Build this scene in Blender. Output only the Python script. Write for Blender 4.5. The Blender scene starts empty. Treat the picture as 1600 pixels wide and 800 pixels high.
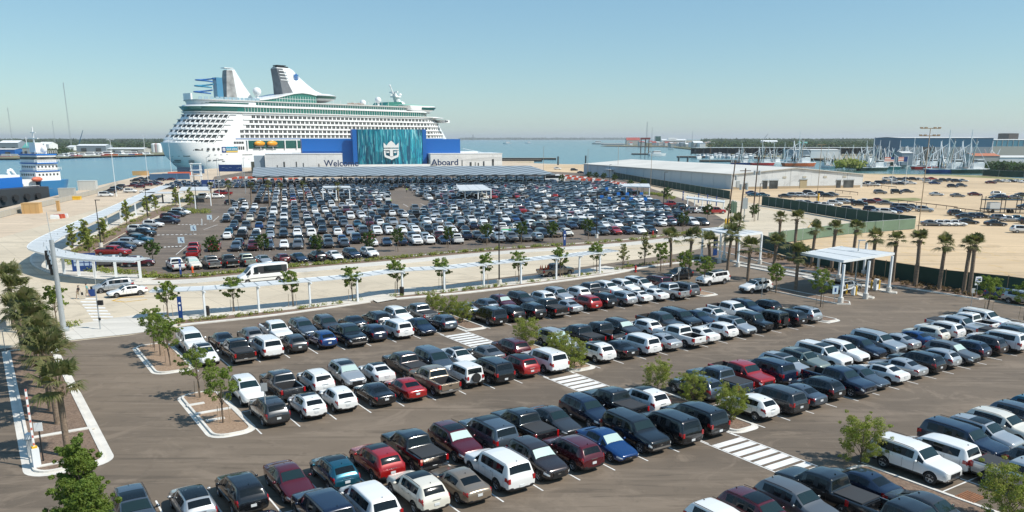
import bpy, bmesh, math, random
import numpy as np
from math import sin, cos, radians as R, pi, tan, atan2, sqrt, hypot
from mathutils import Vector, Matrix, Euler

random.seed(7)
rng = np.random.default_rng(11)
S = bpy.context.scene
COL = S.collection

# ---------------------------------------------------------------- camera
F, CY, HC = 1265.0, 533.0, 20.0          # focal length and principal row in photo pixels, eye height
PITCH = math.atan((CY - 216.0) / F)
cd = bpy.data.cameras.new('camera')
cam = bpy.data.objects.new('camera', cd); COL.objects.link(cam)
cam.location = (0, 0, HC); cam.rotation_euler = (pi/2 - PITCH, 0, 0)
cd.sensor_width = 36.0; cd.lens = F/1600*36.0
cd.shift_y = (CY - 400.0)/1600.0
cd.clip_start = 0.5; cd.clip_end = 60000
S.camera = cam

# ---------------------------------------------------------------- sky, sun, exposure
SUN_AZ, SUN_EL = R(-18.0), R(49.0)        # azimuth measured from +X towards +Y
W = bpy.data.worlds.new('World'); S.world = W; W.use_nodes = True
nt = W.node_tree; nt.nodes.clear()
sky = nt.nodes.new('ShaderNodeTexSky'); sky.sky_type = 'NISHITA'; sky.sun_disc = False
sky.sun_elevation = SUN_EL; sky.sun_rotation = pi/2 - SUN_AZ
sky.altitude = 0; sky.air_density = 1.0; sky.dust_density = 0.3; sky.ozone_density = 2.0
bg = nt.nodes.new('ShaderNodeBackground'); bg.inputs['Strength'].default_value = 0.10
wo = nt.nodes.new('ShaderNodeOutputWorld')
tint = nt.nodes.new('ShaderNodeVectorMath'); tint.operation = 'MULTIPLY'; tint.inputs[1].default_value = (0.70, 0.75, 0.60)
nt.links.new(sky.outputs[0], tint.inputs[0]); veil = nt.nodes.new('ShaderNodeVectorMath'); veil.operation = 'ADD'; veil.inputs[1].default_value = (0.6, 1.5, 2.9)   # even pale blue put into the whole sky's colour as haze
nt.links.new(tint.outputs[0], veil.inputs[0]); nt.links.new(veil.outputs[0], bg.inputs[0]); nt.links.new(bg.outputs[0], wo.inputs[0])
sd = bpy.data.lights.new('sun', 'SUN'); sd.energy = 4.6; sd.angle = R(0.5); sd.color = (1.0, 0.95, 0.87)
so = bpy.data.objects.new('sun', sd); COL.objects.link(so)
sdir = Vector((cos(SUN_EL)*cos(SUN_AZ), cos(SUN_EL)*sin(SUN_AZ), sin(SUN_EL)))
so.rotation_euler = sdir.to_track_quat('Z', 'Y').to_euler(); so.location = sdir*200
S.view_settings.view_transform = 'Standard'; S.view_settings.look = 'None'
S.view_settings.exposure = 0.15; S.view_settings.gamma = 1.0
S.view_settings.use_curve_mapping = False
try:
    S.cycles.max_bounces = 6; S.cycles.diffuse_bounces = 2; S.cycles.glossy_bounces = 3
    S.cycles.transmission_bounces = 3; S.cycles.volume_bounces = 0; S.cycles.transparent_max_bounces = 6
    S.cycles.caustics_reflective = False; S.cycles.caustics_refractive = False
except Exception: pass

# ---------------------------------------------------------------- coordinates
def at(x, y, z=0.0):
    """where the line of sight through photo pixel (x, y) meets height z"""
    u = (x-800)/F; v = (y-CY)/F
    d = sin(PITCH)+v*cos(PITCH); w = cos(PITCH)-v*sin(PITCH); h = HC-z
    return (u*h/d, w*h/d, z)
TH = R(33.3)
def lot(u, v, z=0.0):                    # near car park frame: u along the rows, v away from the camera
    return (u*cos(TH)-v*sin(TH), u*sin(TH)+v*cos(TH), z)
TM = R(15.2)
def mid(u, v, z=0.0):                    # middle car park frame
    return (u*cos(TM)-v*sin(TM), u*sin(TM)+v*cos(TM), z)

# ---------------------------------------------------------------- materials
MATS = {}
def srgb(r, g, b):
    f = lambda c: (c/255/12.92) if c/255 <= 0.04045 else ((c/255+0.055)/1.055)**2.4
    return (f(r), f(g), f(b))
def mat(name, col=(.5,.5,.5), rough=.6, metal=0.0, var=0.0, vscale=1.0, coat=0.0, spec=None, bump=0.0, bscale=20.0, emit=None):
    if name in MATS: return MATS[name]
    m = bpy.data.materials.new(name); m.use_nodes = True; MATS[name] = m
    t = m.node_tree; b = t.nodes['Principled BSDF']
    b.inputs['Base Color'].default_value = (*col, 1); b.inputs['Roughness'].default_value = rough
    b.inputs['Metallic'].default_value = metal
    if coat: b.inputs['Coat Weight'].default_value = coat; b.inputs['Coat Roughness'].default_value = .06
    if spec is not None: b.inputs['Specular IOR Level'].default_value = spec
    if var or bump:
        tc = t.nodes.new('ShaderNodeTexCoord')
    if var:
        n = t.nodes.new('ShaderNodeTexNoise'); n.inputs['Scale'].default_value = vscale; n.inputs['Detail'].default_value = 4
        t.links.new(tc.outputs['Object'], n.inputs['Vector'])
        mr = t.nodes.new('ShaderNodeMapRange'); mr.inputs[1].default_value = .3; mr.inputs[2].default_value = .7
        mr.inputs[3].default_value = 1-var; mr.inputs[4].default_value = 1+var
        t.links.new(n.outputs['Fac'], mr.inputs[0])
        mx = t.nodes.new('ShaderNodeVectorMath'); mx.operation = 'SCALE'; mx.inputs[0].default_value = col
        t.links.new(mr.outputs[0], mx.inputs['Scale']); t.links.new(mx.outputs[0], b.inputs['Base Color'])
    if bump:
        n2 = t.nodes.new('ShaderNodeTexNoise'); n2.inputs['Scale'].default_value = bscale; n2.inputs['Detail'].default_value = 3
        t.links.new(tc.outputs['Object'], n2.inputs['Vector'])
        bp = t.nodes.new('ShaderNodeBump'); bp.inputs['Strength'].default_value = bump; bp.inputs['Distance'].default_value = .05
        t.links.new(n2.outputs['Fac'], bp.inputs['Height']); t.links.new(bp.outputs[0], b.inputs['Normal'])
    if emit: b.inputs['Emission Color'].default_value = (*emit[0], 1); b.inputs['Emission Strength'].default_value = emit[1]
    return m

class NB:                                  # tiny node-tree builder
    def __init__(s, name, rough=.85):
        s.m = bpy.data.materials.new(name); s.m.use_nodes = True; MATS[name] = s.m
        s.t = s.m.node_tree; s.b = s.t.nodes['Principled BSDF']; s.b.inputs['Roughness'].default_value = rough
        s.tc = s.t.nodes.new('ShaderNodeTexCoord'); s.v = s.tc.outputs['Object']
    def N(s, typ, **kw):
        n = s.t.nodes.new(typ)
        for k, v in kw.items():
            if k.startswith('i_'): n.inputs[k[2:].replace('_', ' ')].default_value = v
            else: setattr(n, k, v)
        return n
    def L(s, a, b): s.t.links.new(a, b)
    def mapv(s, rot=0, scale=(1,1,1), loc=(0,0,0)):
        n = s.N('ShaderNodeMapping'); n.inputs['Rotation'].default_value = (0,0,rot); n.inputs['Scale'].default_value = scale
        n.inputs['Location'].default_value = loc; s.L(s.v, n.inputs[0]); return n.outputs[0]
    def noise(s, scale, vec=None, detail=5, rough=.6, dist=0):
        n = s.N('ShaderNodeTexNoise'); n.inputs['Scale'].default_value = scale; n.inputs['Detail'].default_value = detail
        n.inputs['Roughness'].default_value = rough; n.inputs['Distortion'].default_value = dist
        s.L(vec or s.v, n.inputs['Vector']); return n.outputs['Fac']
    def rng(s, f, a, b, c, d):
        n = s.N('ShaderNodeMapRange'); 
        for i, q in enumerate((a, b, c, d)): n.inputs[i+1].default_value = q
        s.L(f, n.inputs[0]); return n.outputs[0]
    def mix(s, f, a, b, typ='MIX'):
        n = s.N('ShaderNodeMix', data_type='RGBA', blend_type=typ)
        if isinstance(f, (int, float)): n.inputs[0].default_value = f
        else: s.L(f, n.inputs[0])
        for i, q in ((6, a), (7, b)):
            if isinstance(q, tuple): n.inputs[i].default_value = (*q[:3], 1)
            else: s.L(q, n.inputs[i])
        return n.outputs[2]
    def out(s, c): s.L(c, s.b.inputs['Base Color']); return s.m
    def bumpf(s, f, st=.3, d=.05):
        n = s.N('ShaderNodeBump'); n.inputs['Strength'].default_value = st; n.inputs['Distance'].default_value = d
        s.L(f, n.inputs['Height']); s.L(n.outputs[0], s.b.inputs['Normal'])
    def lines(s, rot, pitch, width, axis=0):
        v = s.mapv(rot); sx = s.N('ShaderNodeSeparateXYZ'); s.L(v, sx.inputs[0])
        a = s.N('ShaderNodeMath', operation='PINGPONG'); s.L(sx.outputs[axis], a.inputs[0]); a.inputs[1].default_value = pitch/2
        c = s.N('ShaderNodeMath', operation='LESS_THAN'); s.L(a.outputs[0], c.inputs[0]); c.inputs[1].default_value = width/2
        return c.outputs[0]

def m_asphalt(name, col, rot):
    n = NB(name, .9)
    big = n.noise(.035, detail=6, rough=.65); stre = n.noise(.25, n.mapv(-rot, (.25, 2.2, 1)), 5, .7, 1.2)
    fine = n.noise(9, detail=2)
    c = n.mix(n.rng(big, .35, .65, 0, 1), tuple(x*.78 for x in col), tuple(x*1.22 for x in col))
    c = n.mix(n.rng(n.noise(.018, n.mapv(0, (1,1,1), (40,12,0)), 4), .46, .62, 0, .55), c, tuple(x*y for x, y in zip(col, (1.75, 1.72, 1.65))))
    c = n.mix(n.rng(stre, .50, .66, 0, .7), c, tuple(x*1.75 for x in col))
    wv = n.N('ShaderNodeTexWave', wave_type='RINGS', bands_direction='Z'); wv.inputs['Scale'].default_value = .035; wv.inputs['Distortion'].default_value = 9; wv.inputs['Detail'].default_value = 3; wv.inputs['Detail Scale'].default_value = .6; n.L(n.v, wv.inputs['Vector'])
    tm_ = n.N('ShaderNodeMath', operation='MULTIPLY'); n.L(n.rng(wv.outputs['Fac'], .88, 1.0, 0, .9), tm_.inputs[0]); n.L(n.rng(n.noise(.08), .5, .6, 0, 1), tm_.inputs[1])
    c = n.mix(tm_.outputs[0], c, tuple(x*1.7 for x in col))
    c = n.mix(n.rng(n.noise(.55, detail=2), .70, .76, 0, .45), c, tuple(x*.45 for x in col))
    c = n.mix(n.rng(n.noise(.9, detail=4, rough=.7), .56, .72, 0, .5), c, tuple(x*.6 for x in col))
    c = n.mix(n.rng(n.noise(.16, detail=7, rough=.72, dist=2.2), .53, .62, 0, .65), c, tuple(x*1.75 for x in col))
    c = n.mix(n.rng(n.noise(.5, n.mapv(-rot+R(90), (.12, 1.8, 1), (9,3,0)), 4, .65, 1.5), .57, .64, 0, .55), c, tuple(x*.5 for x in col))
    c = n.mix(n.rng(fine, .3, .7, 0, .22), c, tuple(x*1.4 for x in col))
    n.bumpf(fine, .25, .02); return n.out(c)
def m_concrete(name, col, rot, pitch=5.0, jw=.07, jdark=.62, var=.14, sc=.04):
    n = NB(name, .85)
    c = n.mix(n.rng(n.noise(sc, detail=7, rough=.62), .33, .68, 0, 1), tuple(x*(1-var) for x in col), tuple(x*(1+var) for x in col))
    st = n.noise(.12, n.mapv(-rot, (.15, 1.6, 1)), 5, .7, .8)
    c = n.mix(n.rng(st, .5, .8, 0, .45), c, tuple(x*.7 for x in col))
    c = n.mix(n.rng(n.noise(2.5, detail=3), .3, .7, 0, .14), c, tuple(x*1.3 for x in col))
    c = n.mix(n.rng(n.noise(.11, detail=6, rough=.7, dist=1.5), .54, .64, 0, .45), c, tuple(x*.62 for x in col))
    rt = n.N('ShaderNodeMath', operation='MULTIPLY'); n.L(n.rng(n.noise(.35, n.mapv(-rot+.35, (.05, 1.7, 1)), 4, .6, .6), .54, .62, 0, .75), rt.inputs[0]); n.L(n.rng(n.noise(.02), .42, .58, 0, 1), rt.inputs[1]); c = n.mix(rt.outputs[0], c, tuple(x*.62 for x in col))
    if jw:
        for ax in (0, 1):
            c = n.mix(n.lines(-rot, pitch, jw, ax), c, tuple(x*jdark for x in col))
    return n.out(c)
def m_two(name, a, b, scale, lo=.4, hi=.6, rough=.9, bump=0, detail=5):
    n = NB(name, rough); f = n.noise(scale, detail=detail, rough=.65)
    c = n.mix(n.rng(f, lo, hi, 0, 1), a, b)
    if bump: n.bumpf(f, bump, .1)
    return n.out(c)
def m_leaf(name, a, b, c3=None, rough=.55, trans=.25):
    n = NB(name, rough); g = n.N('ShaderNodeNewGeometry'); 
    c = n.mix(g.outputs['Random Per Island'], a, b)
    if c3: c = n.mix(n.rng(n.noise(1.2, detail=2), .45, .65, 0, .7), c, c3)
    n.out(c); n.b.inputs['Specular IOR Level'].default_value = .25
    tr = n.N('ShaderNodeBsdfTranslucent'); ms_ = n.N('ShaderNodeMixShader'); ms_.inputs[0].default_value = trans+.12
    br = n.mix(1.0, c, (1.25, 1.3, .8), 'MULTIPLY'); n.L(br, tr.inputs[0]); n.L(n.b.outputs[0], ms_.inputs[1]); n.L(tr.outputs[0], ms_.inputs[2])
    n.L(ms_.outputs[0], n.t.nodes['Material Output'].inputs[0])
    return n.m

ASPH = m_asphalt('asphalt_brown', (.128, .099, .072), TH)
ASPHM = m_asphalt('asphalt_mid', (.125, .098, .075), TM)
ROAD = m_concrete('road_concrete', (.57, .485, .36), R(38), 4.6, .06)
APRON = m_concrete('apron_concrete', (.58, .46, .33), R(15), 8, .10, .75, .2, .02)
SAND = m_concrete('sandy_yard', (.57, .42, .255), R(50), 9, .05, .85, .2, .015)
KERB = mat('kerb_concrete', (.66, .63, .57), .8, var=.12, vscale=.8)
WALK = m_concrete('sidewalk_concrete', (.60, .565, .50), R(38), 3.0, .04)
PAINTW = mat('white_marking', (.74, .73, .70), .7, var=.12, vscale=1.5)
PAINTY = mat('yellow_marking', (.62, .38, .08), .7, var=.25, vscale=1.5)
def m_mulch(name, a, b, c3):
    n = NB(name, .95); f = n.noise(6, detail=6, rough=.75); g = n.noise(.6, detail=4)
    c = n.mix(n.rng(f, .35, .65, 0, 1), a, b); c = n.mix(n.rng(g, .45, .7, 0, .6), c, c3)
    n.bumpf(f, .8, .08); return n.out(c)
MULCH = m_mulch('bark_mulch', (.10, .065, .045), (.30, .21, .15), (.20, .13, .085))
DIRT = m_mulch('brown_gravel', (.24, .155, .095), (.40, .28, .19), (.31, .21, .14))
GRASS = m_two('verge_grass', (.16, .17, .05), (.30, .27, .12), .25)
WHITE = mat('white_paint', (.80, .81, .80), .45, var=.03, vscale=.4)
STEELW = mat('white_steel', (.76, .79, .80), .35)
GALV = mat('galvanised_steel', (.46, .49, .50), .4, .4, var=.08)
DARKM = mat('dark_metal', (.03, .032, .035), .4, .3)
BLACK = mat('black_plastic', (.012, .012, .013), .55)
WOOD = mat('pole_timber', (.13, .09, .065), .9, var=.3, vscale=1.2)
WOODL = mat('pale_timber', (.36, .27, .18), .9, var=.2, vscale=.8)
NAVY = mat('navy_sign', (.008, .045, .19), .4)
BLUE = mat('bright_blue_paint', (.01, .14, .48), .4)
ORANGE = mat('orange_plastic', (.72, .13, .04), .5)
YEL = mat('yellow_paint', (.75, .45, .03), .5)
REDP = mat('red_paint', (.50, .02, .015), .4)
GLASSD = mat('dark_glass', (.006, .009, .011), .06, spec=.45)
GLASSW = mat('windscreen_glass', (.012, .026, .028), .05, spec=.55)

# ---------------------------------------------------------------- mesh builder
class MB:
    def __init__(s): s.v = []; s.f = []; s.m = []
    def add(s, vs, fs, mi=0):
        o = len(s.v); s.v.extend([tuple(p) for p in vs])
        for f in fs: s.f.append(tuple(i+o for i in f)); s.m.append(mi)
        return s
    def box(s, c, d, rz=0, mi=0, taper=1.0):
        x, y, z = (q/2 for q in d); ca, sa = cos(rz), sin(rz); vs = []
        for k, (a, b, e) in enumerate([(-1,-1,-1),(1,-1,-1),(1,1,-1),(-1,1,-1),(-1,-1,1),(1,-1,1),(1,1,1),(-1,1,1)]):
            t = taper if e > 0 else 1
            px, py = a*x*t, b*y*t
            vs.append((c[0]+px*ca-py*sa, c[1]+px*sa+py*ca, c[2]+e*z))
        return s.add(vs, [(0,3,2,1),(4,5,6,7),(0,1,5,4),(1,2,6,5),(2,3,7,6),(3,0,4,7)], mi)
    def quad(s, a, b, c, d, mi=0): return s.add([a,b,c,d], [(0,1,2,3)], mi)
    def prism(s, pts, z0, z1, mi=0, caps=True):
        n = len(pts); area = sum(pts[i][0]*pts[(i+1)%n][1]-pts[(i+1)%n][0]*pts[i][1] for i in range(n))
        if area < 0: pts = pts[::-1]
        vs = [(p[0], p[1], z0) for p in pts]+[(p[0], p[1], z1) for p in pts]
        fs = [(i, (i+1)%n, (i+1)%n+n, i+n) for i in range(n)]
        if caps: fs += [tuple(range(n-1, -1, -1)), tuple(range(n, 2*n))]
        return s.add(vs, fs, mi)
    def tube(s, p0, p1, r0, r1=None, n=8, mi=0, caps=True):
        r1 = r0 if r1 is None else r1
        a = Vector(p0); b = Vector(p1); d = (b-a)
        if d.length < 1e-6: return s
        d.normalize(); u = d.orthogonal().normalized(); w = d.cross(u); vs = []
        for q, r in ((a, r0), (b, r1)):
            for i in range(n):
                t = 2*pi*i/n; vs.append(q+u*(cos(t)*r)+w*(sin(t)*r))
        fs = [(i, (i+1)%n, (i+1)%n+n, i+n) for i in range(n)]
        if caps: fs += [tuple(range(n-1,-1,-1)), tuple(range(n, 2*n))]
        return s.add(vs, fs, mi)
    def path(s, pts, rs, n=8, mi=0):
        for i in range(len(pts)-1): s.tube(pts[i], pts[i+1], rs[i], rs[i+1], n, mi)
        return s
    def ball(s, c, r, n=8, mi=0, sq=(1,1,1)):
        vs = []; fs = []; k = n//2
        for j in range(k+1):
            ph = pi*j/k-pi/2
            for i in range(n):
                t = 2*pi*i/n; vs.append((c[0]+r*sq[0]*cos(ph)*cos(t), c[1]+r*sq[1]*cos(ph)*sin(t), c[2]+r*sq[2]*sin(ph)))
        for j in range(k):
            for i in range(n): fs.append((j*n+i, j*n+(i+1)%n, (j+1)*n+(i+1)%n, (j+1)*n+i))
        return s.add(vs, fs, mi)
    def lathe(s, prof, c=(0,0,0), axis='z', n=16, mi=0):
        vs = []; fs = []
        for (r, h) in prof:
            for i in range(n):
                t = 2*pi*i/n; a, b = r*cos(t), r*sin(t)
                vs.append((c[0]+a, c[1]+b, c[2]+h) if axis == 'z' else (c[0]+a, c[1]+h, c[2]+b))
        for j in range(len(prof)-1):
            for i in range(n): 
                q = (j*n+i, j*n+(i+1)%n, (j+1)*n+(i+1)%n, (j+1)*n+i)
                fs.append(q if axis == 'z' else q[::-1])
        return s.add(vs, fs, mi)
    def mesh(s, name, mats, smooth=None):
        me = bpy.data.meshes.new(name); me.from_pydata(s.v, [], s.f)
        for m in (mats if isinstance(mats, (list, tuple)) else [mats]): me.materials.append(m)
        if any(s.m): me.polygons.foreach_set('material_index', s.m)
        if smooth is not None:
            me.polygons.foreach_set('use_smooth', [True]*len(s.f)); me.update()
            try: me.set_sharp_from_angle(angle=R(smooth))
            except Exception: pass
        me.update(); return me
    def build(s, name, mats, parent=None, smooth=None):
        o = bpy.data.objects.new(name, s.mesh(name, mats, smooth)); COL.objects.link(o)
        if parent: o.parent = parent
        return o

def link(name, me, parent=None):
    o = bpy.data.objects.new(name, me); COL.objects.link(o)
    if parent: o.parent = parent
    return o
def tag(o, label, cat, group=None):
    o['label'] = label; o['category'] = cat
    if group: o['group'] = group
    return o
def struct(o): o['kind'] = 'structure'; return o
def stuff(o, label=None, cat=None):
    o['kind'] = 'stuff'
    if label: o['label'] = label; o['category'] = cat
    return o
def empty(name, loc, rz=0.0, label=None, cat=None, group=None):
    o = bpy.data.objects.new(name, None); COL.objects.link(o); o.location = loc; o.rotation_euler = (0, 0, rz)
    o.empty_display_size = .2
    if label: tag(o, label, cat, group)
    return o
KIDS = {}
def sheet(name, pts, z, m, kind='structure'):
    b = MB(); n = len(pts); area = sum(pts[i][0]*pts[(i+1)%n][1]-pts[(i+1)%n][0]*pts[i][1] for i in range(n))
    if area < 0: pts = pts[::-1]
    b.add([(p[0], p[1], z) for p in pts], [tuple(range(n))]); o = b.build(name, m); o['kind'] = kind; return o
def offset_line(pts, d):                  # polyline moved sideways (left positive)
    out = []
    for i, p in enumerate(pts):
        a = pts[max(i-1, 0)]; b = pts[min(i+1, len(pts)-1)]
        dx, dy = b[0]-a[0], b[1]-a[1]; l = hypot(dx, dy) or 1
        out.append((p[0]-dy/l*d, p[1]+dx/l*d))
    return out
def smooth_poly(pts, k=6):                # Catmull-Rom through open points
    out = []
    for i in range(len(pts)-1):
        p0 = pts[max(i-1,0)]; p1 = pts[i]; p2 = pts[i+1]; p3 = pts[min(i+2, len(pts)-1)]
        for j in range(k):
            t = j/k
            out.append(tuple(.5*((2*p1[a])+(-p0[a]+p2[a])*t+(2*p0[a]-5*p1[a]+4*p2[a]-p3[a])*t*t+(-p0[a]+3*p1[a]-3*p2[a]+p3[a])*t**3) for a in (0,1)))
    out.append(tuple(pts[-1][:2])); return out
def ribbon(name, pts, d0, d1, z0, z1, m, kind='structure'):
    a = offset_line(pts, d0); b = offset_line(pts, d1); mb = MB()
    for i in range(len(pts)-1):
        q = [a[i], a[i+1], b[i+1], b[i]]
        mb.prism(q, z0, z1)
    o = mb.build(name, m)
    if kind: o['kind'] = kind
    return o
def text_obj(name, s, size, loc, rot, m, parent=None, depth=.1, align='LEFT', sx=1.0, bold=0.0):
    cu = bpy.data.curves.new(name, 'FONT'); cu.body = s; cu.size = size; cu.extrude = depth/2; cu.offset = bold; cu.align_x = align
    o = bpy.data.objects.new(name, cu); COL.objects.link(o)
    dg = bpy.context.evaluated_depsgraph_get(); me = bpy.data.meshes.new_from_object(o.evaluated_get(dg)); me.name = name
    bpy.data.objects.remove(o); me.materials.clear(); me.materials.append(m)
    o = link(name, me, parent); o.location = loc; o.rotation_euler = rot; o.scale = (sx, 1, 1); return o
# ---------------------------------------------------------------- vehicles
PAINT = {}
for k, nm, c, r in [('W','white',(.78,.78,.76),.25),('V','silver',(.46,.48,.49),.28),('G','grey',(.16,.165,.17),.28),('D','dark grey',(.055,.058,.062),.25),
                 ('K','black',(.008,.009,.011),.15),('N','dark navy',(.008,.016,.040),.18),('B','blue',(.005,.040,.150),.22),('R','red',(.33,.010,.010),.22),
                 ('M','burgundy',(.085,.006,.012),.2),('T','tan',(.30,.24,.18),.28),('C','cream',(.68,.65,.56),.25),('E','teal blue',(.012,.10,.15),.22),
                 ('O','sage green',(.26,.30,.26),.3),('U','dark brown',(.050,.040,.040),.22),('L','slate grey',(.085,.11,.14),.25)]:
    PAINT[k] = (nm, mat('paint_'+nm.replace(' ', '_'), c, r, metal=(.5 if k in 'VGDLTOUE' else .15 if k in 'NBMR' else 0), coat=.8, spec=.5))
TYRE = mat('tyre_rubber', (.018,.018,.018), .85); RIM = mat('alloy_rim', (.50,.51,.52), .35, .35); RIMK = mat('dark_rim', (.05,.05,.055), .35, .6)
HEAD = mat('headlamp_lens', (.62,.65,.66), .08, .1, spec=1.0); TAIL = mat('tail_lamp_lens', (.36,.006,.008), .15, spec=.8)
PLATE = mat('number_plate', (.66,.68,.68), .4); CHROME = mat('chrome', (.62,.63,.64), .12, .95)
TRIM = mat('black_trim', (.02,.02,.022), .5); SHADE_ = mat('windscreen_sunshade', (.42,.54,.50), .4, .2)
CLOTH = mat('tonneau_vinyl', (.035,.037,.04), .7); BEDM = mat('truck_bed_liner', (.03,.03,.032), .8)

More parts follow.
